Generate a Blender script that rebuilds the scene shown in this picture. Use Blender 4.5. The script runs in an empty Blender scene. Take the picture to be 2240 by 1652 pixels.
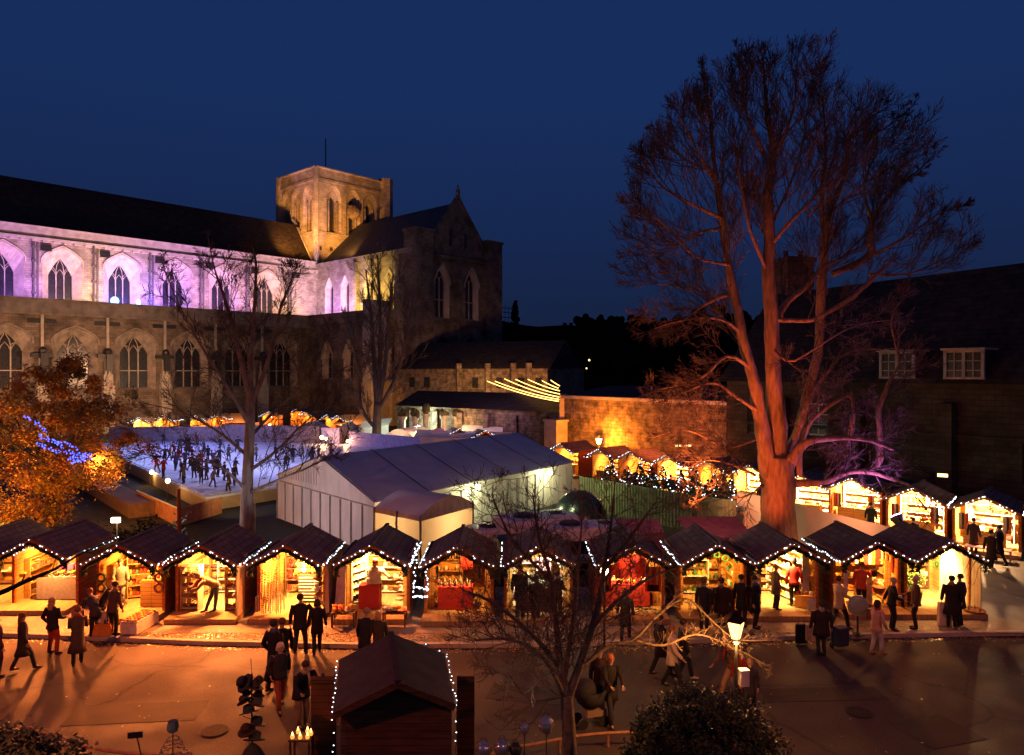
import bpy, bmesh, math, random
from mathutils import Vector, Matrix, noise
from mathutils.geometry import tessellate_polygon
R = math.radians
random.seed(7)
rnd = random.random
def ru(a, b): return a + (b-a)*random.random()
scene = bpy.context.scene
C = scene.collection

# ------------------------------------------------------------------ camera, sky, exposure
F, CX, HY, H = 1600.0, 1120.0, 816.0, 8.6
cam_d = bpy.data.cameras.new('camera'); cam = bpy.data.objects.new('camera', cam_d); C.objects.link(cam)
cam.location = (0, 0, H); cam.rotation_euler = (R(90), 0, 0)
cam_d.lens = 36*F/2240; cam_d.sensor_width = 36; cam_d.shift_y = -10/2240
cam_d.clip_end = 3000; cam_d.clip_start = 0.3
scene.camera = cam
def P(px, py, d): return Vector(((px-CX)*d/F, d, H-(py-HY)*d/F))
def G(px, py, z=0.0): return P(px, py, F*(H-z)/(py-HY))
world = bpy.data.worlds.new('World'); scene.world = world; world.use_nodes = True
wn, wl = world.node_tree.nodes, world.node_tree.links
bg = wn['Background']
sky = wn.new('ShaderNodeTexSky'); sky.sky_type = 'NISHITA'; sky.sun_disc = False
sky.sun_elevation = R(-3.5); sky.sun_rotation = R(200); sky.altitude = 100
tc = wn.new('ShaderNodeTexCoord'); sx = wn.new('ShaderNodeSeparateXYZ'); wl.new(tc.outputs['Generated'], sx.inputs[0])
rp = wn.new('ShaderNodeValToRGB'); wl.new(sx.outputs['Z'], rp.inputs[0])
e = rp.color_ramp.elements
e[0].position = 0.0; e[0].color = (.0085, .0150, .0400, 1)
e[1].position = 0.9; e[1].color = (.0080, .0245, .100, 1)
for p, c in ((.06, (.0080, .0160, .050, 1)), (.17, (.0082, .0205, .076, 1)), (.35, (.0086, .0272, .110, 1))):
    q = e.new(p); q.color = c
mx = wn.new('ShaderNodeMixRGB'); mx.blend_type = 'ADD'; mx.inputs[0].default_value = .012
wl.new(rp.outputs[0], mx.inputs[1]); wl.new(sky.outputs[0], mx.inputs[2]); wl.new(mx.outputs[0], bg.inputs['Color'])
bg.inputs['Strength'].default_value = .84
scene.view_settings.view_transform = 'Standard'; scene.view_settings.look = 'None'
scene.view_settings.exposure = .2; scene.view_settings.gamma = 1
cy = scene.cycles
cy.max_bounces = 5; cy.diffuse_bounces = 3; cy.glossy_bounces = 2; cy.transmission_bounces = 3; cy.transparent_max_bounces = 6
cy.sample_clamp_indirect = 2.5; cy.sample_clamp_direct = 0
cy.use_denoising = True
cy.caustics_reflective = False; cy.caustics_refractive = False

# ------------------------------------------------------------------ materials
MATS = {}
def mat(name, col, rough=.8, col2=None, scale=3.0, bump=0.0, bscale=20.0, metal=0.0, kind='noise', spec=.3, stretch=None, detail=6.0, contrast=.3, emit=None, estr=0, dist=0.0):
    if name in MATS: return MATS[name]
    m = bpy.data.materials.new(name); m.use_nodes = True; MATS[name] = m
    n, l = m.node_tree.nodes, m.node_tree.links
    b = n['Principled BSDF']
    b.inputs['Roughness'].default_value = rough; b.inputs['Metallic'].default_value = metal
    b.inputs['Specular IOR Level'].default_value = spec
    col2 = col2 or tuple(c*.62 for c in col)
    tc = n.new('ShaderNodeTexCoord'); mp = n.new('ShaderNodeMapping'); l.new(tc.outputs['Object'], mp.inputs[0])
    if stretch: mp.inputs['Scale'].default_value = stretch
    t = n.new('ShaderNodeTexNoise'); t.inputs['Scale'].default_value = scale; t.inputs['Detail'].default_value = detail
    l.new(mp.outputs[0], t.inputs['Vector'])
    r = n.new('ShaderNodeValToRGB'); l.new(t.outputs['Fac'], r.inputs[0])
    r.color_ramp.elements[0].position = .5-contrast*.6; r.color_ramp.elements[1].position = .5+contrast*.6
    r.color_ramp.elements[0].color = (*col2, 1); r.color_ramp.elements[1].color = (*col, 1)
    out = r.outputs[0]; hgt = None
    if kind in ('brick', 'shingle', 'plank', 'vplank'):
        s = n.new('ShaderNodeSeparateXYZ'); l.new(tc.outputs['Object'], s.inputs[0])
        cr = n.new('ShaderNodeVectorMath'); cr.operation = 'CROSS_PRODUCT'; l.new(tc.outputs['Normal'], cr.inputs[0]); cr.inputs[1].default_value = (0, 0, 1)
        a = n.new('ShaderNodeVectorMath'); a.operation = 'DOT_PRODUCT'; l.new(cr.outputs[0], a.inputs[0]); l.new(tc.outputs['Object'], a.inputs[1]); ao = a.outputs['Value']
        cb = n.new('ShaderNodeCombineXYZ')
        if kind == 'shingle':
            a2 = n.new('ShaderNodeMath'); a2.operation = 'ADD'; l.new(s.outputs['X'], a2.inputs[0]); l.new(s.outputs['Z'], a2.inputs[1])
            l.new(s.outputs['Y'], cb.inputs[0]); l.new(s.outputs['X'], cb.inputs[1])
        elif kind == 'vplank':
            l.new(s.outputs['Z'], cb.inputs[0]); l.new(ao, cb.inputs[1])
        else:
            l.new(ao, cb.inputs[0]); l.new(s.outputs['Z'], cb.inputs[1])
        bt = n.new('ShaderNodeTexBrick'); dn = n.new('ShaderNodeTexNoise'); dn.inputs['Scale'].default_value = 1.7; l.new(tc.outputs['Object'], dn.inputs['Vector']); da = n.new('ShaderNodeVectorMath'); da.operation = 'MULTIPLY_ADD'; l.new(dn.outputs['Color'], da.inputs[0]); da.inputs[1].default_value = (dist,)*3; l.new(cb.outputs[0], da.inputs[2]); l.new(da.outputs[0], bt.inputs['Vector'])
        bt.inputs['Scale'].default_value = 1
        bw, bh, ms, jit = {'brick': (.75, .32, .018, .5), 'shingle': (.3, .24, .028, .5), 'plank': (40, .14, .008, 0), 'vplank': (40, .14, .008, 0)}[kind]
        bt.inputs['Brick Width'].default_value = bw; bt.inputs['Row Height'].default_value = bh
        bt.inputs['Mortar Size'].default_value = ms; bt.offset = jit
        bt.inputs['Color1'].default_value = (1, 1, 1, 1); bt.inputs['Color2'].default_value = (.62, .6, .58, 1) if kind in ('brick', 'shingle') else (.8, .8, .8, 1)
        bt.inputs['Mortar'].default_value = (.5, .47, .45, 1) if kind == 'shingle' else (.33, .31, .29, 1)
        m2 = n.new('ShaderNodeMixRGB'); m2.blend_type = 'MULTIPLY'; m2.inputs[0].default_value = .85
        l.new(out, m2.inputs[1]); l.new(bt.outputs['Color'], m2.inputs[2]); out = m2.outputs[0]; hgt = bt.outputs['Fac']
    if kind == 'cobble':
        v = n.new('ShaderNodeTexVoronoi'); v.feature = 'DISTANCE_TO_EDGE'; v.inputs['Scale'].default_value = 7
        l.new(tc.outputs['Object'], v.inputs['Vector'])
        rr = n.new('ShaderNodeValToRGB'); l.new(v.outputs['Distance'], rr.inputs[0]); rr.color_ramp.elements[1].position = .16
        rr.color_ramp.elements[0].color = (.15, .14, .13, 1)
        m2 = n.new('ShaderNodeMixRGB'); m2.blend_type = 'MULTIPLY'; m2.inputs[0].default_value = .9
        l.new(out, m2.inputs[1]); l.new(rr.outputs[0], m2.inputs[2]); out = m2.outputs[0]
        hgt = rr.outputs[0]
    if kind == 'asphalt':
        t3 = n.new('ShaderNodeTexNoise'); t3.inputs['Scale'].default_value = 38; t3.inputs['Detail'].default_value = 3; l.new(tc.outputs['Object'], t3.inputs['Vector'])
        r3 = n.new('ShaderNodeValToRGB'); l.new(t3.outputs['Fac'], r3.inputs[0]); r3.color_ramp.elements[0].position = .35; r3.color_ramp.elements[1].position = .68
        r3.color_ramp.elements[0].color = (.5, .5, .5, 1); r3.color_ramp.elements[1].color = (1.35, 1.35, 1.35, 1)
        v = n.new('ShaderNodeTexVoronoi'); v.feature = 'DISTANCE_TO_EDGE'; v.inputs['Scale'].default_value = .17
        t4 = n.new('ShaderNodeTexNoise'); t4.inputs['Scale'].default_value = .7; t4.inputs['Detail'].default_value = 5; l.new(tc.outputs['Object'], t4.inputs['Vector'])
        ad = n.new('ShaderNodeVectorMath'); ad.operation = 'MULTIPLY_ADD'; l.new(t4.outputs['Color'], ad.inputs[0]); ad.inputs[1].default_value = (1.6, 1.6, 0); l.new(tc.outputs['Object'], ad.inputs[2]); l.new(ad.outputs[0], v.inputs['Vector'])
        rr = n.new('ShaderNodeValToRGB'); l.new(v.outputs['Distance'], rr.inputs[0]); rr.color_ramp.elements[0].color = (.45, .45, .45, 1); rr.color_ramp.elements[1].position = .012
        for q_ in (r3.outputs[0], rr.outputs[0]):
            m2 = n.new('ShaderNodeMixRGB'); m2.blend_type = 'MULTIPLY'; m2.inputs[0].default_value = 1; l.new(out, m2.inputs[1]); l.new(q_, m2.inputs[2]); out = m2.outputs[0]
        r5 = n.new('ShaderNodeMapRange'); l.new(t.outputs['Fac'], r5.inputs[0]); r5.inputs[1].default_value = .35; r5.inputs[2].default_value = .65; r5.inputs[3].default_value = .55; r5.inputs[4].default_value = .85; l.new(r5.outputs[0], b.inputs['Roughness'])
    l.new(out, b.inputs['Base Color'])
    if bump:
        t2 = n.new('ShaderNodeTexNoise'); t2.inputs['Scale'].default_value = bscale; t2.inputs['Detail'].default_value = 4
        l.new(mp.outputs[0], t2.inputs['Vector'])
        bp = n.new('ShaderNodeBump'); bp.inputs['Strength'].default_value = bump; bp.inputs['Distance'].default_value = .03
        if hgt is not None:
            m3 = n.new('ShaderNodeMath'); m3.operation = 'MULTIPLY_ADD'; m3.inputs[1].default_value = 1.5 if kind == 'cobble' else -.8
            l.new(hgt, m3.inputs[0]); l.new(t2.outputs['Fac'], m3.inputs[2]); l.new(m3.outputs[0], bp.inputs['Height'])
        else: l.new(t2.outputs['Fac'], bp.inputs['Height'])
        l.new(bp.outputs[0], b.inputs['Normal'])
    if emit:
        b.inputs['Emission Color'].default_value = (*emit, 1); b.inputs['Emission Strength'].default_value = estr
    return m
def glow(name, col, strength, sample=False):
    if name in MATS: return MATS[name]
    m = bpy.data.materials.new(name); m.use_nodes = True; MATS[name] = m
    n, l = m.node_tree.nodes, m.node_tree.links; n.clear()
    e = n.new('ShaderNodeEmission'); e.inputs[0].default_value = (*col, 1); e.inputs[1].default_value = strength
    o = n.new('ShaderNodeOutputMaterial'); l.new(e.outputs[0], o.inputs[0])
    m.cycles.emission_sampling = 'FRONT' if sample else 'NONE'
    return m
def plain(r, g, b, rough=.8):
    k = 'cloth_%03d_%03d_%03d' % (r*255, g*255, b*255)
    return mat(k, (r, g, b), rough, scale=9, contrast=.5, bump=.15, bscale=40)

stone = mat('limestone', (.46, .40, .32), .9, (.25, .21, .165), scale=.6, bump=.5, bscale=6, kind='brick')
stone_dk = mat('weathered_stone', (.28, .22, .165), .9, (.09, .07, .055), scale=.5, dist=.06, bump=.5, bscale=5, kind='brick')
dressed = mat('dressed_stone', (.5, .44, .36), .9, (.33, .28, .22), scale=1.2, bump=.3, bscale=8)
rubble = mat('rubble_stone', (.36, .26, .19), .95, (.09, .07, .055), scale=1.6, dist=.45, bump=.8, bscale=4, kind='brick')
lead = mat('dark_roof_tiles', (.06, .045, .042), .85, (.03, .024, .024), scale=2, bump=.3, kind='brick', spec=.1)
lead_tr = mat('lead_roof', (.05, .055, .07), .7, (.03, .033, .042), scale=.7, kind='vplank')
wglass = mat('dark_leaded_glass', (.03, .03, .035), .25, (.012, .012, .015), scale=4, spec=.5)
felt = mat('shingle_felt', (.27, .21, .17), .9, (.16, .13, .11), scale=5, bump=.4, kind='shingle', bscale=30)
wood = mat('orange_pine', (.55, .19, .045), .65, (.36, .11, .025), scale=1.5, bump=.3, kind='plank', stretch=(1, 1, 6))
wood_in = mat('pale_pine', (.64, .33, .10), .7, (.48, .22, .05), scale=1.5, bump=.2, kind='plank', stretch=(1, 1, 6))
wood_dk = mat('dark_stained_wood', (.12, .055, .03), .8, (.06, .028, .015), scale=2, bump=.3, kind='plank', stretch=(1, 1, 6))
deckm = mat('deck_boards', (.42, .27, .13), .75, (.28, .17, .08), scale=2, bump=.2, stretch=(6, 1, 1))
asphalt = mat('damp_asphalt', (.078, .054, .044), .55, (.034, .026, .023), scale=.42, bump=.8, bscale=60, detail=12, contrast=.6, spec=.45, kind='asphalt')
paving = mat('stone_flags', (.3, .25, .2), .6, (.2, .165, .13), scale=1.5, bump=.25, kind='brick')
cobble = mat('wet_cobbles', (.34, .27, .2), .42, (.17, .13, .1), scale=5, bump=1.0, bscale=30, kind='cobble', spec=.6)
soil = mat('dark_turf', (.03, .028, .018), .95, (.014, .013, .009), scale=2, bump=.6)
bark = mat('grey_bark', (.13, .10, .08), .95, (.055, .042, .035), scale=3, bump=.9, bscale=9, stretch=(1, 1, .3))
bark_dk = mat('dark_bark', (.10, .08, .065), .95, (.05, .04, .033), scale=5, bump=.6, bscale=14)
bark_pl = mat('pale_bark', (.24, .21, .18), .95, (.12, .10, .085), scale=5, bump=.6, bscale=14, stretch=(1, 1, .3))
canvas = mat('white_marquee_sheet', (.62, .6, .58), .6, (.46, .44, .42), scale=1.6, bump=.5, bscale=1.6, stretch=(1, 1, .35))
canvas_rf = mat('marquee_roof_sheet', (.74, .66, .62), .5, (.6, .54, .51), scale=.9, bump=.45, bscale=1.3)
ice = mat('scuffed_ice', (.75, .77, .86), .35, (.45, .48, .66), scale=.8, bump=.2, detail=8, contrast=.4, stretch=(.6, 1.8, 1))
metal_dk = mat('black_iron', (.02, .02, .022), .5, spec=.5)
metal_gy = mat('grey_steel', (.35, .35, .36), .4, metal=.6)
fir = mat('fir_needles', (.035, .06, .025), .9, (.015, .03, .012), scale=8)
leafm = mat('clipped_leaves', (.09, .10, .025), .45, (.035, .055, .012), scale=8, spec=.25)
autumn = mat('autumn_leaves', (.5, .2, .04), .6, (.2, .15, .03), scale=1.1, contrast=.25)
skin = mat('skin', (.55, .33, .24), .6)
white_p = mat('white_paint', (.75, .73, .68), .5, (.62, .6, .56), scale=4)
bulb_w = glow('cool_white_bulb', (.74, .86, 1.0), 6.5)
bulb_b = glow('blue_bulb', (.07, .10, 1.0), 4)
bulb_y = glow('warm_bulb', (1.0, .62, .22), 14)
lamp_y = glow('sodium_lantern', (1.0, .62, .2), 9)
lamp_w = glow('warm_white_lamp', (1.0, .78, .42), 12)

# ------------------------------------------------------------------ mesh builder
def basis(d):
    d = d.normalized()
    u = d.cross(Vector((0, 0, 1)))
    if u.length < 1e-3: u = d.cross(Vector((0, 1, 0)))
    u.normalize(); return u, d.cross(u).normalized()
class MB:
    def __init__(s): s.v = []; s.f = []; s.m = []; s.mi = 0
    def face(s, ids): s.f.append(ids); s.m.append(s.mi)
    def quad(s, *p):
        k = len(s.v); s.v += [tuple(x) for x in p]; s.face(tuple(range(k, k+len(p)))); return s
    def box(s, c, sz, M=None, rz=0):
        hx, hy, hz = sz[0]/2, sz[1]/2, sz[2]/2
        if rz: M = (M or Matrix()) @ Matrix.Translation(c) @ Matrix.Rotation(rz, 4, 'Z'); c = (0, 0, 0)
        k = len(s.v)
        for z in (-hz, hz):
            for x, y in ((-hx, -hy), (hx, -hy), (hx, hy), (-hx, hy)):
                p = Vector((c[0]+x, c[1]+y, c[2]+z)); s.v.append(tuple(M @ p if M else p))
        for q in ((0, 3, 2, 1), (4, 5, 6, 7), (0, 1, 5, 4), (1, 2, 6, 5), (2, 3, 7, 6), (3, 0, 4, 7)): s.face(tuple(k+i for i in q))
        return s
    def bar(s, a, b, w, h):
        a, b = Vector(a), Vector(b); u, v = basis(b-a); k = len(s.v)
        for p in (a, b):
            for x, y in ((-1, -1), (1, -1), (1, 1), (-1, 1)): s.v.append(tuple(p+u*(x*w/2)+v*(y*h/2)))
        for q in ((3, 2, 1, 0), (4, 5, 6, 7), (0, 1, 5, 4), (1, 2, 6, 5), (2, 3, 7, 6), (3, 0, 4, 7)): s.face(tuple(k+i for i in q))
        return s
    def tube(s, pts, rads, n=6, cap=True):
        pts = [Vector(p) for p in pts]
        if not hasattr(rads, '__len__'): rads = [rads]*len(pts)
        k = len(s.v); u = None
        for i, p in enumerate(pts):
            d = (pts[min(i+1, len(pts)-1)]-pts[max(i-1, 0)])
            if d.length < 1e-6: d = Vector((0, 0, 1))
            d.normalize()
            if u is None: u, w = basis(d)
            else:
                u = (u-d*u.dot(d))
                if u.length < 1e-4: u, w = basis(d)
                u.normalize(); w = d.cross(u)
            r = rads[i]
            for j in range(n):
                a = 2*math.pi*j/n; s.v.append(tuple(p+u*(math.cos(a)*r)+w*(math.sin(a)*r)))
        for i in range(len(pts)-1):
            for j in range(n):
                a = k+i*n+j; b = k+i*n+(j+1) % n; s.face((a, b, b+n, a+n))
        if cap and n > 2:
            s.face(tuple(k+j for j in range(n))[::-1]); s.face(tuple(k+(len(pts)-1)*n+j for j in range(n)))
        return s
    def lathe(s, prof, c=(0, 0, 0), n=10, sx=1, sy=1):
        k = len(s.v)
        for r, z in prof:
            for j in range(n):
                a = 2*math.pi*j/n; s.v.append((c[0]+math.cos(a)*r*sx, c[1]+math.sin(a)*r*sy, c[2]+z))
        for i in range(len(prof)-1):
            for j in range(n):
                a = k+i*n+j; b = k+i*n+(j+1) % n; s.face((a, b, b+n, a+n))
        s.face(tuple(k+j for j in range(n))[::-1]); s.face(tuple(k+(len(prof)-1)*n+j for j in range(n)))
        return s
    def ball(s, c, r, n=8, sx=1, sy=1, sz=1):
        m = max(4, n//2+1)
        return s.lathe([(max(.02, math.sin(math.pi*i/m))*r, -math.cos(math.pi*i/m)*r*sz) for i in range(m+1)], c, n, sx, sy)
    def loft(s, rings, n=12):          # rings: (centre, rx, ry, yaw)
        k = len(s.v)
        for c, rx, ry in rings:
            for j in range(n):
                a = 2*math.pi*j/n; s.v.append((c[0]+math.cos(a)*rx, c[1]+math.sin(a)*ry, c[2]))
        for i in range(len(rings)-1):
            for j in range(n):
                a = k+i*n+j; b = k+i*n+(j+1) % n; s.face((a, b, b+n, a+n))
        s.face(tuple(k+j for j in range(n))[::-1]); s.face(tuple(k+(len(rings)-1)*n+j for j in range(n)))
        return s
    def prism(s, poly, z0, z1):        # polygon in xy, extruded
        n = len(poly); k = len(s.v)
        s.v += [(x, y, z0) for x, y in poly]+[(x, y, z1) for x, y in poly]
        s.face(tuple(k+i for i in range(n))[::-1]); s.face(tuple(k+n+i for i in range(n)))
        for i in range(n): j = (i+1) % n; s.face((k+i, k+j, k+n+j, k+n+i))
        return s
    def mesh(s, name, mats, smooth=False):
        me = bpy.data.meshes.new(name); me.from_pydata(s.v, [], s.f); me.update()
        for m in (mats if isinstance(mats, (list, tuple)) else [mats]): me.materials.append(m)
        if any(s.m): me.polygons.foreach_set('material_index', s.m)
        if smooth: me.polygons.foreach_set('use_smooth', [True]*len(me.polygons))
        return me
    def build(s, name, mats, parent=None, smooth=False, loc=None, rz=None):
        o = bpy.data.objects.new(name, s.mesh(name, mats, smooth)); C.objects.link(o)
        if parent: o.parent = parent
        if loc is not None: o.location = loc
        if rz is not None: o.rotation_euler.z = rz
        return o
def tag(o, label, cat, group=None, kind=None):
    o['label'] = label; o['category'] = cat
    if group: o['group'] = group
    if kind: o['kind'] = kind
    return o
def struct(o, label=None):
    o['kind'] = 'structure'
    if label: o['label'] = label
    return o
def root(name, loc, rz, label, cat, group=None):
    o = bpy.data.objects.new(name, None); C.objects.link(o); o.location = loc; o.rotation_euler.z = rz
    o.empty_display_size = .2
    return tag(o, label, cat, group)
def dup(o, loc=None, rz=None, label=None, group=None, parent=None, scale=None):
    c = o.copy(); C.objects.link(c)
    if parent: c.parent = parent
    if loc is not None: c.location = loc
    if rz is not None: c.rotation_euler.z = rz
    if scale: c.scale = (scale,)*3
    if label: c['label'] = label
    if group: c['group'] = group
    if o.name not in kids: kids[o.name] = list(o.children)
    for ch in kids[o.name]: dup(ch, parent=c)
    return c
kids = {}
def recolor(o, m):                      # give one copy its own material though it shares mesh data
    o.material_slots[0].link = 'OBJECT'; o.material_slots[0].material = m
def light(name, kind, loc, power, col, size=.1, target=None, angle=100, blend=.6):
    l = bpy.data.lights.new(name, kind); l.energy = power; l.color = col
    l.shadow_soft_size = size
    o = bpy.data.objects.new(name, l); C.objects.link(o); o.location = loc
    if kind == 'SPOT': l.spot_size = R(angle); l.spot_blend = blend
    if target is not None: o.rotation_euler = (Vector(target)-Vector(loc)).to_track_quat('-Z', 'Y').to_euler()
    return o
def wall_frame(p0, d):                  # local x along d, local y inward (left of d), z up
    return Matrix.Translation((p0[0], p0[1], 0)) @ Matrix.Rotation(math.atan2(d[1], d[0]), 4, 'Z')

# ------------------------------------------------------------------ ground
g = MB(); g.quad((-500, -60, 0), (500, -60, 0), (500, 900, 0), (-500, 900, 0))
struct(g.build('ground', soil))
g = MB(); g.quad((-60, 2, .004), (60, 2, .004), (60, 25.5, .004), (-60, 25.5, .004))
struct(g.build('road', asphalt))
# the lane in front of the second row of chalets, and the yard
g = MB(); g.quad((18.0, 25.5, .006), (60, 25.5, .006), (36, 33, .006), (3, 78, .006), (-6, 74, .006), (4.5, 52, .006), (9.5, 43.5, .006))
struct(g.build('lane', mat('lane_asphalt', (.16, .125, .10), .6, (.10, .085, .07), scale=1.2, bump=.4, bscale=30)))
kerb_pts = [G(px, py, .13) for px, py in ((-500, 1372), (0, 1385), (448, 1403), (788, 1410), (1150, 1408), (1500, 1400), (1792, 1390), (2240, 1382))]
far_pts = [(19.2, 27.6), (18.3, 29)]
outer = [(p.x, p.y) for p in kerb_pts] + [(20.6, 24.2)] + far_pts + [(-24, 29)]
g = MB(); g.prism([(x, y+.17) if i < 8 else (x, y) for i, (x, y) in enumerate(outer)], 0.0, .12)
struct(g.build('pavement', cobble))
g = MB()
for i in range(7):
    a, b = kerb_pts[i], kerb_pts[i+1]; n = max(1, int((b-a).length/.95))
    for k in range(n):
        p = a.lerp(b, k/n); q = a.lerp(b, (k+.985)/n)
        g.prism([(p.x, p.y), (q.x, q.y), (q.x, q.y+.17), (p.x, p.y+.17)], 0, .135)
struct(g.build('kerb', dressed))
g = MB(); g.quad((-24, 23.85, .126), (19, 23.85, .126), (19, 28.9, .126), (-24, 28.9, .126)); 
struct(g.build('path', paving))
for i, (px, py, w, l_, a) in enumerate(((300, 1560, 3.2, 1.1, .1), (1150, 1520, 2.0, .9, -.2), (1760, 1520, 4.2, .8, .05), (2050, 1600, 1.6, 1.3, .3))):
    c_ = G(px, py); pb_ = MB(); pb_.box((0, 0, 0), (w, l_, .004)); o_ = pb_.build('road_patch', mat('asphalt_patch', (.05, .036, .03), .7, (.03, .023, .02), scale=1, bump=.8, bscale=60), None, False, (c_.x, c_.y, .0085), a); struct(o_)
for i, (px, py) in enumerate(((470, 1600), (1880, 1560))):
    c_ = G(px, py); r_ = root('manhole_cover', (c_.x, c_.y, .012), .3, 'round iron cover set in the road, '+('left of the hat stand' if i == 0 else 'in the right of the road'), 'manhole cover')
    MB().lathe([(.3, 0), (.31, .012), (.30, .014)], n=20).build('lid', mat('worn_iron', (.045, .036, .03), .8, (.025, .02, .018), scale=9, spec=.15), r_)
# fallen wet leaves along kerb and pavement
g = MB()
def leaf(p, s, up=.2):
    a = rnd()*6.28; u = Vector((math.cos(a), math.sin(a), ru(-up, up)))*s; v = Vector((-math.sin(a), math.cos(a), ru(-up, up)))*s*.7
    g.quad(p-u, p-v, p+u, p+v)
for i in range(4200):
    t = rnd()*7; k = int(t); p = kerb_pts[k].lerp(kerb_pts[k+1], t-k)
    if rnd() < .45: p = p+Vector((0, -abs(random.gauss(0, .22))-.03, 0)); p.z = .02
    else: p = p+Vector((0, .2+rnd()*.75, 0)); p.z = .145
    leaf(p, ru(.02, .045))
for i in range(260):
    leaf(Vector((ru(-16, 18), ru(10, 22.5), .02)), ru(.015, .035))
tag(g.build('fallen_leaves', mat('wet_fallen_leaves', (.5, .32, .12), .3, (.3, .2, .08), scale=9, spec=.8)), 'small wet fallen leaves scattered along the kerb and pavement', 'leaves', kind='stuff')

# hills and far town
def ridge(name, d, pts, m, depth=60):
    b = MB()
    k = [P(px, py, d) for px, py in pts]
    for i in range(len(k)-1):
        a, c = k[i], k[i+1]
        b.quad((a.x, a.y-depth, -1), (c.x, c.y-depth, -1), tuple(c), tuple(a))
        b.quad(tuple(a), tuple(c), (c.x, c.y+depth, -1), (a.x, a.y+depth, -1))
    return b.build(name, m)
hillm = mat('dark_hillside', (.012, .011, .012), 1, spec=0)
struct(ridge('hills', 520, [(-200, 760), (900, 745), (1060, 690), (1115, 706), (1150, 712), (1190, 716), (1235, 730), (1300, 726), (1370, 712), (1440, 705), (1560, 712), (1700, 722), (2000, 730), (2600, 760)], hillm))

# ------------------------------------------------------------------ arch helpers
def arch_loop(u, w, sill, spring, apex, n=7, round_=False, flat=False):
    pts = [(u-w/2, sill), (u+w/2, sill), (u+w/2, spring)]
    for i in range(1, 2*n):
        t = i/(2*n)
        if round_: x = math.cos(math.pi*t)*w/2; z = spring+math.sin(math.pi*t)*(apex-spring)
        else:
            s_ = 1-abs(1-2*t); x = (w/2)*(1 if t < .5 else -1)*(1-s_)
            z = spring+(apex-spring)*(s_**.62 if flat else .5*math.sin(s_*math.pi/2)+.5*s_)
        pts.append((u+x, z))
    pts.append((u-w/2, spring)); return pts
def pierced(b, M, u0, u1, z0, z1, loops):
    loops3 = [[Vector((u0, z0, 0)), Vector((u1, z0, 0)), Vector((u1, z1, 0)), Vector((u0, z1, 0))]] + [[Vector((x, z, 0)) for x, z in lp][::-1] for lp in loops]
    flat = [p for lp in loops3 for p in lp]; k = len(b.v)
    b.v += [tuple(M @ Vector((p.x, 0, p.y))) for p in flat]
    for t in tessellate_polygon(loops3): b.face(tuple(k+i for i in t))
def band(b, M, la, ya, lb, yb):
    k = len(b.v); n = len(la)
    b.v += [tuple(M @ Vector((x, ya, z))) for x, z in la]+[tuple(M @ Vector((x, yb, z))) for x, z in lb]
    for i in range(n): j = (i+1) % n; b.face((k+i, k+j, k+n+j, k+n+i))
def church_window(parent, M, u, w_out, w_in, sill, spring, apex_out, apex_in, depth=.8, lights=3, hood=True, bars=True, so=None, sm=None):
    """splayed surround + tracery + leaded glass, children of parent; returns the outer loop for the wall"""
    so = so or spring; lo = arch_loop(u, w_out, sill, so, apex_out, flat=so != spring); li = arch_loop(u, w_in, sill+.25, spring, apex_in)
    s = MB(); band(s, M, lo, 0, li, depth); band(s, M, li, depth, li, depth+.25)
    if hood:
        top = [(x, z) for x, z in arch_loop(u, w_out+.3, sill, so, apex_out+.25, flat=so != spring)[2:]]
        top = [(top[0][0], so-.7)]+top+[(top[-1][0], so-.7)]
        s.tube([M @ Vector((x, -.06, z)) for x, z in top], .13, 4)
    win = s.build('window', sm or dressed, parent)
    t = MB(); th = .11*max(1, w_in/3); yy = depth+.16
    cols = [u-w_in/2+w_in*k/lights for k in range(1, lights)]
    hz = spring+(apex_in-spring)*.05
    for x in cols: t.box((x, yy, (sill+.25+hz+.5)/2), (th, .2, hz+.5-sill-.25), M)
    lw = w_in/lights
    for k in range(lights):                                  # pointed heads of the lights
        c = u-w_in/2+lw*(k+.5)
        a = [(c-lw/2, hz-.15), (c-lw*.32, hz+lw*.35), (c, hz+lw*.75), (c+lw*.32, hz+lw*.35), (c+lw/2, hz-.15)]
        t.tube([M @ Vector((x, yy, z)) for x, z in a], th*.45, 4)
    rise = apex_in-spring
    if lights > 2 and rise > 1:                                # upper tracery
        for sgn in (-1, 1):
            a = [(u+sgn*w_in*.17, hz+lw*.3), (u+sgn*w_in*.13, hz+rise*.55), (u+sgn*w_in*.02, hz+rise*.9)]
            t.tube([M @ Vector((x, yy, z)) for x, z in a], th*.45, 4)
            a = [(u+sgn*w_in*.17, hz+lw*.5), (u+sgn*w_in*.3, hz+rise*.42), (u+sgn*w_in*.36, hz+rise*.3)]
            t.tube([M @ Vector((x, yy, z)) for x, z in a], th*.4, 4)
    if bars: 
        z = sill+.25+(hz-sill)*.45; t.box((u, yy, z), (w_in, .12, .12), M)
    t.build('tracery', dressed, win)
    gl = MB(); pts = [Vector((x, z, 0)) for x, z in li]; k = len(gl.v)
    gl.v += [tuple(M @ Vector((x, depth+.25, z))) for x, z in li]
    for q in tessellate_polygon([pts]): gl.face(tuple(k+i for i in q))
    gl.build('glass', wglass, win)
    return lo

# ------------------------------------------------------------------ cathedral
nd = Vector((.6740, .7387)); td = Vector((.7387, -.6740))        # along the nave, along the transept (towards us)
A0 = Vector((-66.5, 95.0)); N0 = Vector((-71.7, 99.7)); S = 1.3537
cath = root('cathedral', (-50, 120, 0), 0, 'floodlit gothic stone cathedral with a square tower behind the market', 'cathedral')
cath.location = (0, 0, 0)
Ma = wall_frame(A0, nd); Mn = wall_frame(N0, nd)
L1 = 33.8*S
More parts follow.
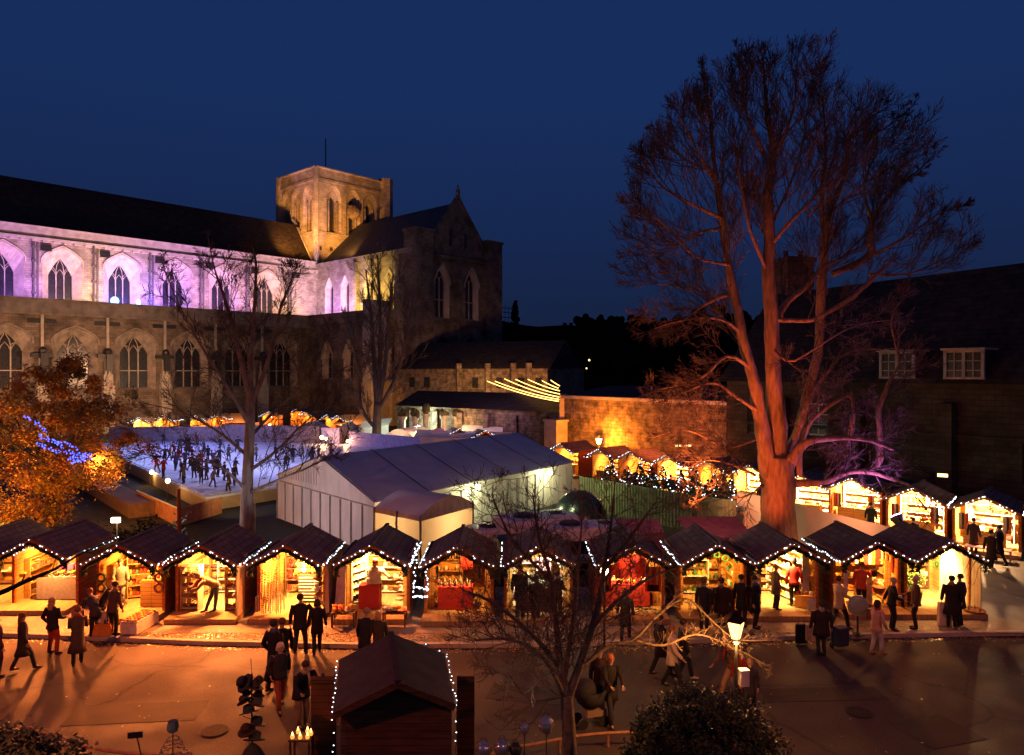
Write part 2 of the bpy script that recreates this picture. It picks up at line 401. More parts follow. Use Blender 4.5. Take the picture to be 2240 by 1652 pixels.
# south aisle
b = MB(); loops = []
for t in (-5.4, .55, 6.49, 12.4, 18.3, 24.2, 30.0):
    loops.append(church_window(cath, Ma, t*S, 5.6, 3.9, 6.2, 11.6, 14.9, 13.9, .9, 3, so=13.3, sm=mat('worn_surround', (.34, .28, .22), .9, (.17, .14, .115), scale=1.2, bump=.3, bscale=8)))
pierced(b, Ma, -30, L1, 0, 16.6, loops)
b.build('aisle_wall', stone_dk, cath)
b = MB(); b.box((-15+L1/2, -.12, 17.55), (L1+30, .7, 1.9), Ma); b.box((-15+L1/2, -.3, 16.6), (L1+30, .5, .3), Ma)
b.box((-15+L1/2, -.2, 18.55), (L1+30, .9, .16), Ma)
b.box((-15+L1/2, 3.6, 17.9), (L1+30, 7.0, .2), Ma)
b.build('parapet', mat('grey_parapet_stone', (.25, .21, .18), .9, (.13, .11, .10), scale=.9, bump=.3, bscale=5), cath)
for t in (-2.4, 3.5, 9.5, 15.4, 21.2, 27.1):
    b = MB(); u = t*S
    b.box((u, -.45, 3.4), (1.5, .9, 6.8), Ma); b.box((u, -.3, 7.6), (1.2, .6, 1.6), Ma)
    b.box((u, -.25, 9.4), (.8, .5, 2.4), Ma)
    k = len(b.v)
    for x, z in ((-.55, 7.4), (.55, 7.4), (0, 8.9)):
        b.v.append(tuple(Ma @ Vector((u+x, -.95, z)))); b.v.append(tuple(Ma @ Vector((u+x, -.2, z))))
    b.face((k, k+2, k+4)); b.face((k, k+4, k+5, k+1)); b.face((k+2, k+3, k+5, k+4))
    b.box((u, -.1, 13.4), (.35, .3, 6.2), Ma)
    b.build('buttress', dressed, cath)
    q = MB(); q.box((u-.1, -.3, 11.0), (2.6, .5, .55), Ma); q.box((u+.1, -.5, 10.2), (.9, .7, 2.6), Ma); q.ball(tuple(Ma @ Vector((u, -.5, 11.6))), .55)
    q.box((u+.05, -.35, 8.9), (.5, .4, 1.4), Ma)
    q.build('gargoyle', metal_dk, cath)
    q = MB(); q.box((u, -.04, 15.6), (3.4, .1, .55), Ma); q.build('louvre', metal_dk, cath)
# clerestory
b = MB(); loops = []; LN = 38.2*S
for t in (-4.4, 1.4, 6.84, 12.83, 18.8, 24.8, 30.8):
    loops.append(church_window(cath, Mn, t*S, 5.1, 3.1, 18.9, 22.9, 26.8, 25.3, 1.1, 3, bars=False, so=25.0))
pierced(b, Mn, -30, LN, 15, 27.6, loops)
b.build('clerestory_wall', stone, cath)
b = MB(); b.box((-15+LN/2, -.1, 28.6), (LN+30, .6, 1.5), Mn); b.box((-15+LN/2, -.32, 27.75), (LN+30, .7, .28), Mn)
b.box((-15+LN/2, -.2, 29.42), (LN+30, .75, .14), Mn)
for i in range(60): b.box((-28+i*1.35, -.35, 27.45), (.9, .5, .3), Mn)
b.build('parapet', dressed, cath)
for t in (-1.5, 4.1, 9.85, 15.8, 21.8, 27.8, 33.8):
    u = t*S
    b = MB(); b.tube([Mn @ Vector((u, -.25, 18)), Mn @ Vector((u, -.25, 27.4))], .16, 6)
    for z in (20, 22.3, 24.6, 26.5): b.box((u, -.25, z), (.5, .35, .3), Mn)
    b.box((u+.55, -.06, 22.8), (.25, .12, 9.5), Mn)
    b.build('drainpipe', mat('drainpipe_lead', (.12, .1, .1), .7), cath)
    b = MB()
    for k in range(3): b.box((u+1.6, -.1, 26.2+.36*k), (1.4, .2, .24), Mn)
    b.build('louvre', metal_dk, cath)
# nave roof
def slope(name, parent, pts, m):
    b = MB(); b.quad(*pts); return b.build(name, m, parent)
w3 = lambda M, u, y, z: tuple(M @ Vector((u, y, z)))
slope('nave_roof', cath, [w3(Mn, -30, .3, 28.9), w3(Mn, LN+4, .3, 28.9), w3(Mn, LN+4, 6.6, 37.4), w3(Mn, -30, 6.6, 37.4)], lead)
slope('nave_roof', cath, [w3(Mn, -30, 6.6, 37.4), w3(Mn, LN+4, 6.6, 37.4), w3(Mn, LN+4, 13, 28.9), w3(Mn, -30, 13, 28.9)], lead)
# tower
Ct = Vector((-36.9, 137.9)); TW, TS = 13.1, 16.3
Mw = wall_frame(Ct+(-td)*TW, td); Ms = wall_frame(Ct, nd)
tow = bpy.data.objects.new('tower', None); C.objects.link(tow); tow.parent = cath
for M, W, us in ((Mw, TW, (2.4, 6.1, 10.2)), (Ms, TS, (3.9, 8.3, 12.4))):
    b = MB(); lps = []
    for u in us: lps.append(arch_loop(u, 3.3, 35.6, 42.2, 44.6, round_=True))
    pierced(b, M, 0, W, 26, 45.0, lps)
    for u, lp in zip(us, lps):
        li = arch_loop(u, 2.5, 35.6, 42.0, 43.8, round_=True); lj = arch_loop(u, 1.15, 35.9, 41.4, 42.6, round_=True)
        band(b, M, lp, 0, li, .35); band(b, M, li, .35, li, .6); band(b, M, li, .6, lj, .75); band(b, M, lj, .75, lj, 1.4)
        for dx in (-.95, .95): b.tube([w3(M, u+dx, .4, 35.6), w3(M, u+dx, .4, 41.6)], .16, 6)
    b.box((W/2, -.1, 45.3), (W+.2, .35, .5), M); b.box((W/2, -.14, 41.95), (W+.1, .3, .22), M) if False else None
    b.box((W/2, .2, 46.5), (W, .7, 2.0), M); b.box((W/2, -.1, 47.5), (W+.4, .9, .22), M); b.box((W/2, -.08, 35.3), (W+.1, .3, .28), M)
    b.build('tower_wall', stone, tow)
    for u in us:
        q = MB(); pts = [Vector((x, z, 0)) for x, z in arch_loop(u, 1.3, 35.9, 41.4, 42.6, round_=True)]; k = 0
        q.v += [w3(M, p.x, 1.2, p.y) for p in pts]
        for f in tessellate_polygon([pts]): q.face(tuple(f))
        q.build('louvre', metal_dk, tow)
b = MB()
for M, W in ((Mw, TW), (Ms, TS)): 
    for s_ in (0, W): b.tube([w3(M, s_, .1, 26), w3(M, s_, .1, 47.4)], .5, 8)
e1 = Ct+nd*TS; b.tube([(e1.x, e1.y, 30), (e1.x, e1.y, 48.2)], 1.5, 8); e2 = Ct-td*TW; b.tube([(e2.x, e2.y, 30), (e2.x, e2.y, 47.6)], .8, 8)
b.build('turret', stone, tow)
q = MB(); q.ball(w3(Ms, 8.3, -.1, 40.3), 1.5, 12, sz=1.0); q.build('clock_face', stone_dk, tow)
q = MB(); q.prism([tuple((Ct+nd*a-td*c)[:]) for a, c in ((0.5, 0.5), (TS-.5, .5), (TS-.5, TW-.5), (.5, TW-.5))], 46.2, 46.6); q.build('tower_roof', lead_tr, tow)
q = MB(); fp = Ct+nd*6-td*6; q.tube([(fp.x, fp.y, 46), (fp.x, fp.y, 55.5)], .12, 5); q.build('flagpole', metal_dk, tow)
b = MB(); 
for x, z in ((3.2, 32.3), (-1.5, 32.2)):
    b.box((x if x > 0 else .8, -.1, z), (.5, .3, .7), Ms)
b.box((5.6, -.03, 30.4), (.5, .1, 1.8), Ms); b.build('slit_window', metal_dk, tow)
# weathering of nave roof against the tower (old raised roof line)
b = MB(); b.bar(w3(Mw, TW, -.2, 28.9), w3(Mw, 5.2, -.2, 38.6), .6, .5); b.build('roof_flashing', dressed, cath)
# transept
Mt = wall_frame(Ct, td); LT = 28.4
b = MB(); loops = []
for u in (4.2, 9.2): loops.append(church_window(cath, Mt, u, 2.6, 1.5, 19.2, 24.2, 26.2, 25.4, .8, 1, hood=False, bars=False))
for u in (16.5, 22.0): loops.append(church_window(cath, Mt, u, 3.2, 1.9, 19.2, 23.6, 26.0, 25.2, .8, 2, hood=True, bars=False))
pierced(b, Mt, 0, LT, 0, 28.2, loops); b.box((LT/2, -.15, 28.6), (LT, .6, .9), Mt)
for u in (13.2, 19.2, 25): b.box((u, -.4, 22), (1.0, .8, 12), Mt)
b.build('transept_wall', stone, cath)
# transept gable wall
Cg = Ct+td*LT; Mg = wall_frame(Cg, nd); WG = 19.6
b = MB(); loops = []
for u in (6.2, 13.2):
    loops.append(church_window(cath, Mg, u, 3.2, 2.0, 17.8, 24.2, 26.8, 26.2, .7, 2, bars=True))
    lo = arch_loop(u, 3.0, 9.4, 13.2, 14.8, round_=True); loops.append(lo)
pierced(b, Mg, 0, WG, 0, 28.2, loops)
for u in (6.2, 13.2):
    lo = arch_loop(u, 3.0, 9.4, 13.2, 14.8, round_=True); li = arch_loop(u, 1.9, 9.7, 13, 14.2, round_=True)
    band(b, Mg, lo, 0, li, .8)
for u in (2.6, 9.7, 16.8): b.box((u, -.3, 14), (1.1, .6, 28), Mg)
b.box((WG/2, -.15, 28.2), (WG, .7, .5), Mg); b.box((WG/2, -.12, 17), (WG, .5, .35), Mg)
k = len(b.v); b.v += [w3(Mg, 1.6, 0, 28.2), w3(Mg, WG-1.6, 0, 28.2), w3(Mg, WG/2, 0, 38.4), w3(Mg, WG/2, .5, 38.4), w3(Mg, 1.6, .5, 28.2), w3(Mg, WG-1.6, .5, 28.2)]
b.face((k, k+1, k+2)); b.face((k+4, k+3, k+5)); 
b.bar(w3(Mg, 1.4, .1, 28.4), w3(Mg, WG/2, .1, 38.8), .5, .7); b.bar(w3(Mg, WG-1.4, .1, 28.4), w3(Mg, WG/2, .1, 38.8), .5, .7)
b.box((WG/2, 0, 39.4), (.5, .5, 1.6), Mg); b.box((WG/2, 0, 40.4), (.16, .2, 1.2), Mg)
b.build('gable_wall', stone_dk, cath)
for u in (6.2, 13.2):
    q = MB(); pts = [Vector((x, z, 0)) for x, z in arch_loop(u, 1.95, 9.7, 13, 14.2, round_=True)]; q.v += [w3(Mg, p.x, .82, p.y) for p in pts]
    for f in tessellate_polygon([pts]): q.face(tuple(f))
    q.build('glass', wglass, cath)
for u in (8.1, 11.6):
    q = MB(); q.box((u, -.04, 31.5), (.55, .1, 2.6), Mg); q.build('slit_window', metal_dk, cath)
for u in (1.5, WG-1.5):
    b = MB(); z = 31.9; b.box((u, .6, z/2), (3.6, 3.2, z), Mg); b.box((u, .6, z+.15), (4.0, 3.6, .4), Mg); b.box((u, .6, 17), (3.8, 3.4, .4), Mg)
    b.build('stair_turret', stone_dk, cath)
gt = Mt
slope('transept_roof', cath, [w3(Mt, -6, .3, 28.6), w3(Mt, LT, .3, 28.6), w3(Mt, LT, WG/2, 38.0), w3(Mt, -6, WG/2, 38.0)], lead_tr)
slope('transept_roof', cath, [w3(Mt, -6, WG/2, 38.0), w3(Mt, LT, WG/2, 38.0), w3(Mt, LT, WG, 28.6), w3(Mt, -6, WG, 28.6)], lead_tr)
# west aisle block of the transept and its big corner buttress
Ac = A0+nd*(33.8*S); Mx = wall_frame(Ac, td)
b = MB(); loops = [church_window(cath, Mx, 5.5, 3.0, 1.9, 7.5, 11.6, 13.8, 13.2, .8, 2), church_window(cath, Mx, 11.8, 3.0, 1.9, 7.5, 11.6, 13.8, 13.2, .8, 2)]
pierced(b, Mx, 0, 15.9, 0, 17, loops); b.box((8, -.1, 17.7), (16, .6, 1.7), Mx); b.box((8, -.2, 18.6), (16, .8, .15), Mx)
b.box((8, 3, 17.9), (16, 6.5, .2), Mx)
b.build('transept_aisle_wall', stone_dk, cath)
Ab = Ac+td*15.9; My = wall_frame(Ab, nd)
b = MB(); b.box((2.0, -.5, 10.1), (4.2, 1.4, 20.2), My); b.box((2.0, -.5, 20.25), (4.5, 1.7, .3), My); b.box((2.0, -.9, 6.4), (4.6, 1.6, 12.8), My)
b.box((-.1, -1.2, 3.5), (1.0, 3.2, 7), My); b.box((4.1, -1.2, 3.5), (1.0, 3.2, 7), My); b.box((2, -2.2, 7.2), (5.2, 1.2, .5), My)
b.build('corner_buttress', dressed, cath)
b = MB(); b.box((7.5, .1, 8.2), (8.5, .8, 16.4), My); b.build('transept_aisle_wall', stone_dk, cath)

# cathedral floodlights (lamps stand on the aisle roof behind the parapet)
def flood(name, loc, target, power, col, angle, label, lens=None, group=None, size=.35, body=True, spread=.7, lr=.25):
    d = (Vector(target)-Vector(loc)).normalized()
    if body:
        r = root(name, loc, 0, label, 'floodlight', group)
        u, v = basis(d)
        b = MB(); b.tube([-d*.55, -d*.12, Vector((0, 0, 0))], [.1, .28, .3], 8); b.tube([Vector((0, 0, -.6)), Vector((0, 0, -.1))-d*.3], .05, 4)
        b.build('housing', metal_dk, r)
        q = MB(); q.tube([d*.01, d*.03], lr, 10); q.build('lens', lens or lamp_w, r)
    light(name+'_light', 'SPOT', Vector(loc)+d*.15, power, col, size, target, angle, spread)
vio, yel, blu, pnk, amb = (.60, .27, 1.0), (1.0, .62, .12), (.05, .10, 1.0), (1.0, .5, .58), (1.0, .38, .06)
lens_b = glow('blue_white_lens', (.16, .42, 1.0), 7); lens_v = glow('violet_lens', (.7, .3, 1.0), 10)
for t, col, pw, tt in ((-6, pnk, 5200, 27), (-1.0, vio, 7500, 25), (4.0, vio, 9000, 25), (7.3, pnk, 6500, 26), (10.2, yel, 8000, 24), (13.2, pnk, 5500, 26), (13.9, blu, 15000, 19), (16.2, vio, 9000, 25), (19.5, vio, 7500, 25), (22.5, pnk, 5500, 26), (25.5, vio, 8500, 25), (28.5, pnk, 6500, 25), (31.8, (1, .55, .3), 6000, 25), (35, (1, .62, .35), 5500, 25)):
    l0 = Ma @ Vector((t*S, .9, 18.35)); tg = Mn @ Vector((t*S+.3, 0, tt))
    light('wall_floodlight_light', 'SPOT', l0, pw*.6, col, .4, tg, 125, .9)
for px, py, s_ in ((250, 659, 1), (302, 664, 1)):
    k = (px-CX)/F; t = (66.5+95*k)/(.9125-k); l0 = Ma @ Vector((t*S, -.2, 18.95))
    flood('floodlight', tuple(l0), tuple(l0+Vector((2 if px < 280 else -3, -14, -1.5))), 2600, (.25, .5, 1), 120,
          'blazing blue floodlight on the aisle parapet, %s of the pair' % ('left one' if px < 280 else 'right one'), lens_b, 'blue floodlights on the parapet', lr=.6 if px < 280 else .42)
for u, col, pw in ((3, vio, 5200), (7, vio, 5200), (11.5, yel, 6000), (15.5, yel, 5500)):
    light('transept_floodlight_light', 'SPOT', Mx @ Vector((u-1, .8, 18.4)), pw, col, .4, Mt @ Vector((u+1, 0, 25)), 125, .9)
light('transept_floodlight_light', 'SPOT', Mt @ Vector((20, -3.2, 17.0)), 3800, yel, .4, Mt @ Vector((21, 0, 24)), 120, .9)
# tower floods, standing on the roof valley
for off, tg, pw in (((-3.5, -6.5, 34.5), (4.5, -.5), 9500), ((3.0, -7.5, 34), (0, 1), 9500)): pass
lt = Ct+Vector((1.5, -9)); light('tower_floodlight_light', 'SPOT', (lt.x-6, lt.y+1, 30.5), 21000, amb, .5, (Ct.x-2.5, Ct.y+3, 38), 80, .9)
light('tower_floodlight_light', 'SPOT', (lt.x+6.5, lt.y+2.5, 30.0), 17000, amb, .5, (Ct.x+3.0, Ct.y+3, 38), 80, .9)
# added spots without fixtures, brightening the lower aisle wall
light('aisle_fill_light', 'SPOT', (-44, 95, 9), 9000, (1, .50, .25), .5, tuple(Ma @ Vector((8*S, 0, 8))), 140, 1)
light('aisle_fill_light', 'SPOT', (-60, 84, 8), 7000, (1, .50, .25), .5, tuple(Ma @ Vector((2*S, 0, 8))), 140, 1)

# ------------------------------------------------------------------ library range, low wall, garden wall
def V2(px, d): return Vector(((px-CX)*d/F, d))
def wallbox(b, a, c, z0, z1, th=.5):
    d = (c-a); n = Vector((-d.y, d.x)).normalized()*th
    b.prism([(a.x, a.y), (c.x, c.y), (c.x+n.x, c.y+n.y), (a.x+n.x, a.y+n.y)], z0, z1); return n
lib = root('library_range', (0, 0, 0), 0, 'long dark-roofed stone range below the transept gable, lit amber', 'building')
a, c = V2(868, 112), V2(1197, 101); b = MB(); n = wallbox(b, a, c, 0, 9.2, 1)
for px in (1012, 1075, 1128, 1160): 
    t = (px-868)/329; p = a.lerp(c, t); b.box((p.x, p.y-.3, 5), (.7, .7, 10), None, .3)
b.build('wall', rubble, lib)
q = MB(); 
for px in (905, 940, 1048, 1100, 1145, 1180):
    t = (px-868)/329; p = a.lerp(c, t); q.box((p.x, p.y-.05, 7.2), (.9, .2, 1.5), None, math.atan2((c-a).y, (c-a).x))
q.build('window', wglass, lib)
b = MB(); nn = n*7; b.quad((a.x-.5, a.y-.4, 9.2), (c.x+.3, c.y-.5, 9.2), (c.x+nn.x, c.y+nn.y, 13.4), (a.x+nn.x, a.y+nn.y, 13.4)); 
b.quad((c.x+.2, c.y, 9.2), (c.x+2*nn.x, c.y+2*nn.y, 9.2), (c.x+nn.x, c.y+nn.y, 13.4)); b.build('roof', lead, lib)
b = MB(); e = c+n*14; b.prism([(c.x, c.y), (c.x+.1, c.y+.1), (e.x+.1, e.y), (e.x, e.y)], 0, 9.3); b.build('wall', stone_dk, lib)
light('range_fill_light', 'SPOT', (-6, 97, 8.0), 2600, (1, .5, .16), .4, (-7, 108, 4.0), 110, .8)  # added spots, no visible lamp, for the amber light on the range
light('range_fill_light', 'SPOT', (1.0, 93, 8.5), 3600, (1, .42, .12), .4, (0, 103, 4), 115, .8)
cw = root('cloister_wall', (0, 0, 0), 0, 'low rubble wall with a dark tiled lean-to roof behind the long marquee', 'wall')
a, c = V2(868, 93), V2(1226, 76); b = MB(); n = wallbox(b, a, c, 0, 4.5, .6)
for k in range(6):
    p = a.lerp(c, .12+k*.16); b.box((p.x, p.y-.25, 2), (.7, .6, 4), None, -.5)
b.build('wall', rubble, cw)
b = MB(); b.quad((a.x-.2, a.y-.5, 4.5), (c.x, c.y-.5, 4.5), (c.x+n.x*6, c.y+n.y*6, 6.3), (a.x+n.x*6, a.y+n.y*6, 6.3)); b.build('roof', lead, cw)
light('lane_light', 'SPOT', (-3, 75, 7), 1300, (.75, .42, .75), .5, (-5, 88, 2.5), 140, 1)  # added spot that brightens the cloister wall
# arcade ruin with stall light behind it
for i, px in enumerate((881, 908, 931, 971, 999)):
    r = root('stone_pillar', (*V2(px, 86), 0), -.3, 'weathered arcade pillar with a rough broken cap, %s along the lit arcade' % ('first from the tower end', 'second', 'tall middle one', 'fourth', 'last beside the glowing arch')[i], 'pillar', 'ruined arcade pillars')
    b = MB(); h = (4.0, 4.0, 4.3, 4.1, 4.0)[i]; b.lathe([(.42, 0), (.42, .3), (.33, .4), (.33, h-1), (.48, h-.8), (.55, h-.5)], (0, 0, 0), 10); b.build('shaft', dressed, r)
    q = MB(); 
    for k in range(7): q.ball((ru(-.35, .35), ru(-.3, .3), h-.3+ru(-.1, .8 if i == 2 else .4)), ru(.25, .5), 6)
    q.build('cap', mat('ivy_stone', (.10, .08, .04), 1, (.05, .05, .02), scale=4, bump=1), r)
light('arcade_light', 'POINT', (*V2(918, 87), 3.0), 1100, (.8, 1, .75), .3); light('arcade_light', 'POINT', (*V2(955, 88), 3.0), 1300, (1, .9, .6), .3)
light('arcade_light', 'POINT', (*V2(999, 88), 3.2), 700, (1, .75, .3), .3); light('arcade_light', 'POINT', (*V2(990, 83), 3.2), 500, (1, .6, .25), .3)
q = MB(); p = V2(985, 89.5); q.box((p.x, p.y, 2.6), (2.2, .1, 3), None, -.3); tag(q.build('display_board', white_p), 'white notice board behind the lit arcade pillars', 'board')
light('buttress_lamp_light', 'SPOT', (*V2(800, 105), 3.5), 2600, (1, .38, .08), .3, (-22.5, 117, 3.5), 100, 1)  # added spot for the orange glow at the buttress foot

gw = root('garden_wall', (0, 0, 0), 0, 'tall rubble stone wall with pale coping behind the curving row of chalets', 'wall')
a, c = V2(1228, 72.5), V2(1606, 56); b = MB(); n = wallbox(b, a, c, 0, 6.1, .8); b.build('wall', rubble, gw)
b = MB(); wallbox(b, a+Vector((-.2, -.15)), c+Vector((0, -.15)), 6.1, 6.38, 1.2); b.build('coping', dressed, gw)
b = MB(); b.box((a.x-.6, a.y-.8, 1.9), (1.9, 1.4, 3.9), None, -.95); b.box((a.x-.6, a.y-.8, 3.95), (2.1, 1.6, .2), None, -.95); b.build('gate_pier', dressed, gw)
b = MB(); b.box((a.x+.05, a.y-.1, 3.2), (.5, .5, 6.4)); b.build('quoin', dressed, gw)
gr = MB(); m_ = a+n*8; w_ = c+n*10; gr.quad((a.x, a.y+.8, 6.3), (c.x, c.y+.8, 6.3), (w_.x, w_.y, 7.3), (m_.x, m_.y, 7.3)); gr.build('roof', lead, gw)
# wall lantern
p = P(1310, 963, 66.5); lr = root('wall_lantern', p, 0, 'glowing sodium lantern on a post against the garden wall', 'lantern')
b = MB(); b.tube([(0, 0, -p.z), (0, 0, -.35)], .07, 6); b.lathe([(.1, .3), (.3, .18), (.28, .16), (.05, .45)], (0, 0, 0), 6); b.build('post', metal_dk, lr)
b = MB(); b.lathe([(.14, -.35), (.27, .12)], (0, 0, 0), 6); b.build('lamp_glass', glow('lantern_glow_far', (1, .6, .15), 22), lr)
light('wall_lantern_light', 'POINT', p+Vector((-.2, -.9, .1)), 3600, (1, .27, .02), .2)
light('wall_fill_light', 'SPOT', (11, 52, 5), 3000, (1, .17, .04), .6, (12, 64, 3), 130, 1)  # added spot beside the lantern, spreads orange over the garden wall
for px in (1484, 1504):
    pp = P(px, 959+16, 57); r = root('bulkhead_lamp', pp, 0, 'tiny yellow lamp under the eaves line, %s' % ('left one' if px < 1490 else 'right one'), 'lamp', 'tiny lamps on the garden wall')
    MB().box((0, 0, 0), (.5, .2, .12)).build('diffuser', glow('dim_yellow', (1, .6, .2), 2.5), r)

# ------------------------------------------------------------------ old house on the right
hs = root('old_house', (0, 0, 0), 0, 'large dark stone house with steep tiled roof, dormers and tall chimney', 'house')
hd = Vector((.584, -.812)); h0 = Vector((28.8, 39.2))-hd*21
Mh = wall_frame(h0, hd); LH = 39; 
b = MB(); loops = []; wins = ((2.6, 5.2), (7.5, 5.4), (20.5, 3.6), (25.5, 3.6))
for u, z in wins: loops.append([(u-.75, z-1.1), (u+.75, z-1.1), (u+.75, z+1.1), (u-.75, z+1.1)])
loops.append([(12.2, .3), (13.9, .3), (13.9, 2.0), (12.2, 2.0)])
pierced(b, Mh, 0, LH, 0, 8.05, loops)
for lp in loops: band(b, Mh, lp, 0, lp, .3)
for u in (5, 10.5, 16, 22, 28): b.box((u, -.4, 3.4), (.9, .8, 6.8), Mh)
b.box((LH/2, -.1, 8.1), (LH+2, .4, .3), Mh); b.box((LH/2, -.1, 4.9), (LH+2, .25, .2), Mh); b.build('wall', mat('dark_house_stone', (.075, .058, .045), .95, (.035, .028, .022), scale=.8, bump=.6, bscale=4, kind='brick'), hs)
def sash(u, z, w, h, y=.22, par=None, rows=3, cols=2, lit=None, m=None):
    f = MB()
    f.box((u, y, z+h/2), (w, .12, .1), Mh); f.box((u, y, z-h/2), (w, .12, .1), Mh); f.box((u-w/2, y, z), (.1, .12, h), Mh); f.box((u+w/2, y, z), (.1, .12, h), Mh)
    for k in range(1, cols): f.box((u-w/2+w*k/cols, y, z), (.06, .1, h), Mh)
    for k in range(1, rows): f.box((u, y, z-h/2+h*k/rows), (w, .1, .05), Mh)
    fo = f.build('window', m or white_p, par or hs)
    q = MB(); q.box((u, y+.05, z), (w, .03, h), Mh); q.build('pane', lit or wglass, fo)
for i, (u, z) in enumerate(wins): sash(u, z, 1.45, 2.1, m=None if i == 1 else mat('dull_frame', (.05, .045, .04), .7))
b = MB(); b.quad(w3(Mh, -.4, -.5, 8.0), w3(Mh, LH, -.5, 8.0), w3(Mh, LH, 6.2, 16.0), w3(Mh, -.4, 6.2, 15.0)); b.quad(w3(Mh, -.4, 12.8, 8.0), w3(Mh, LH, 12.8, 8.0), w3(Mh, LH, 6.2, 16.0), w3(Mh, -.4, 6.2, 15.0))
b.quad(w3(Mh, -.05, 0, 8), w3(Mh, -.05, 12.5, 8), w3(Mh, -.05, 6.2, 14.9)); b.quad(w3(Mh, -.05, 0, 0), w3(Mh, -.05, 12.5, 0), w3(Mh, -.05, 12.5, 8), w3(Mh, -.05, 0, 8)); b.build('roof', lead, hs)
for px in (1966, 2112):
    k = (px-CX)/F; oy = -.25   # solve position along the wall
    A = h0+Vector((-hd.y, hd.x))*oy; t = (k*A.y-A.x)/(hd.x-k*hd.y)
    dmr = bpy.data.objects.new('dormer', None); C.objects.link(dmr); dmr.parent = hs
    b = MB(); b.box((t, oy+1.2, 8.9), (2.1, 2.2, 1.9), Mh) if False else None
    for s_ in (-1, 1): b.box((t+s_*1.02, oy+1.0, 9.1), (.12, 2.4, 1.7), Mh)
    b.build('cheek', lead, dmr)
    b = MB(); b.box((t, oy+.9, 9.98), (2.35, 2.7, .12), Mh); b.build('flat_roof', mat('dim_white_paint', (.45, .40, .36)), dmr)
    b = MB(); b.box((t-.5, oy-.12, 9.1), (.82, .1, 1.5), Mh); b.box((t+.5, oy-.12, 9.1), (.82, .1, 1.5), Mh); b.build('pane', wglass, dmr)
    f = MB()
    for s_ in (-1, 0, 1): f.box((t+s_*1.0, oy-.2, 9.1), (.17, .16, 1.7), Mh)
    for s_ in (-.5, .5):
        f.box((t+s_, oy-.2, 9.1), (.06, .1, 1.5), Mh)
        for z in (8.75, 9.3): f.box((t+s_, oy-.2, z), (.85, .1, .05), Mh)
    for z in (8.3, 9.85): f.box((t, oy-.2, z), (2.2, .16, .13), Mh)
    f.build('window_frame', mat('dim_white_paint', (.45, .40, .36), .6, (.35, .31, .28)), dmr)
b = MB(); cx = P(1735, 600, 60); b.box((cx.x, cx.y, 9), (2.35, 2.2, 18), None, .2); b.box((cx.x, cx.y, 17.75), (2.7, 2.5, .3), None, .2)
for s_ in (-.6, .6): b.lathe([(.22, 0), (.2, .7)], (cx.x+s_, cx.y, 17.9), 8)
b.build('chimney', mat('red_brick', (.22, .08, .05), .9, (.10, .04, .03), scale=2, kind='brick', bump=.3), hs)
pl = P(2062, 1040, 37); r = root('garden_lantern', pl, 0, 'small yellow light glowing low on the dark house wall', 'lamp')
MB().box((0, 0, 0), (.45, .15, .14), None, -.5).build('diffuser', glow('yellow_bulkhead', (1, .6, .18), 5), r)
light('house_fill_light', 'SPOT', (22, 37, 3.2), 60, (1, .45, .3), .6, (26, 44, 5), 140, 1)  # added fill spots so the house wall reads faintly
light('house_fill_light', 'SPOT', (13, 52, 5.0), 260, (1, .4, .2), .6, (18, 57, 6), 140, 1)

# distant silhouettes
def blob_tree(b, c, r, n=60):
    for k in range(n):
        a = rnd()*6.28; ph = math.acos(ru(-1, 1)); rr = r*rnd()**.4
        p = Vector(c)+Vector((math.cos(a)*math.sin(ph), math.sin(a)*math.sin(ph), math.cos(ph)*.8))*rr
        b.ball(tuple(p), r*ru(.12, .26), 5)
b = MB()
for px in range(1290, 1720, 13):
    d = ru(190, 260); blob_tree(b, tuple(P(px+ru(-5, 5), ru(722, 748), d)), ru(3.5, 8), 36)
for px in range(1180, 1760, 22):
    d = ru(130, 170); blob_tree(b, tuple(P(px, ru(775, 800), d)), ru(4, 7), 30)
tag(b.build('distant_woods', hillm), 'dark mass of far trees along the skyline', 'woods', kind='stuff')
b = MB(); p = P(1248, 722, 210); b.box((p.x, p.y, p.z/2), (4.6, 5, p.z+2)); 
for k in range(3): b.box((p.x-1.8+1.8*k, p.y-2, p.z+1.4), (1, .8, 1))
tag(b.build('distant_tower', hillm), 'far squat tower silhouetted against the evening sky', 'tower')
p = P(1127, 660, 150); b = MB()
for k in range(260):
    t = rnd(); rr = .2+2.3*t; a = rnd()*6.28; b.ball((p.x+math.cos(a)*rr*rnd(), p.y+math.sin(a)*rr*rnd(), p.z-t*13), .35, 4)
tag(b.build('conifer', hillm), 'slim pointed conifer silhouette right of the transept', 'tree')
b = MB(); p1 = P(1090, 682, 145); p2 = P(1127, 686, 148)
for dz in (0, .9, -1): b.bar(p1+Vector((0, 0, dz)), p2+Vector((0, 0, dz)), .12, .12)
for k in range(6): q_ = p1.lerp(p2, k/5); b.bar(q_+Vector((0, 0, -6)), q_+Vector((0, 0, 1.5)), .1, .1)
tag(b.build('scaffolding', hillm), 'thin scaffold rails against the sky beside the conifer', 'scaffolding')
b = MB(); a, c = V2(1088, 140), V2(1240, 128); wallbox(b, a, c, 0, 17.0, 14); tag(b.build('dark_building', hillm), 'unlit building range in shadow beyond the lane', 'building')
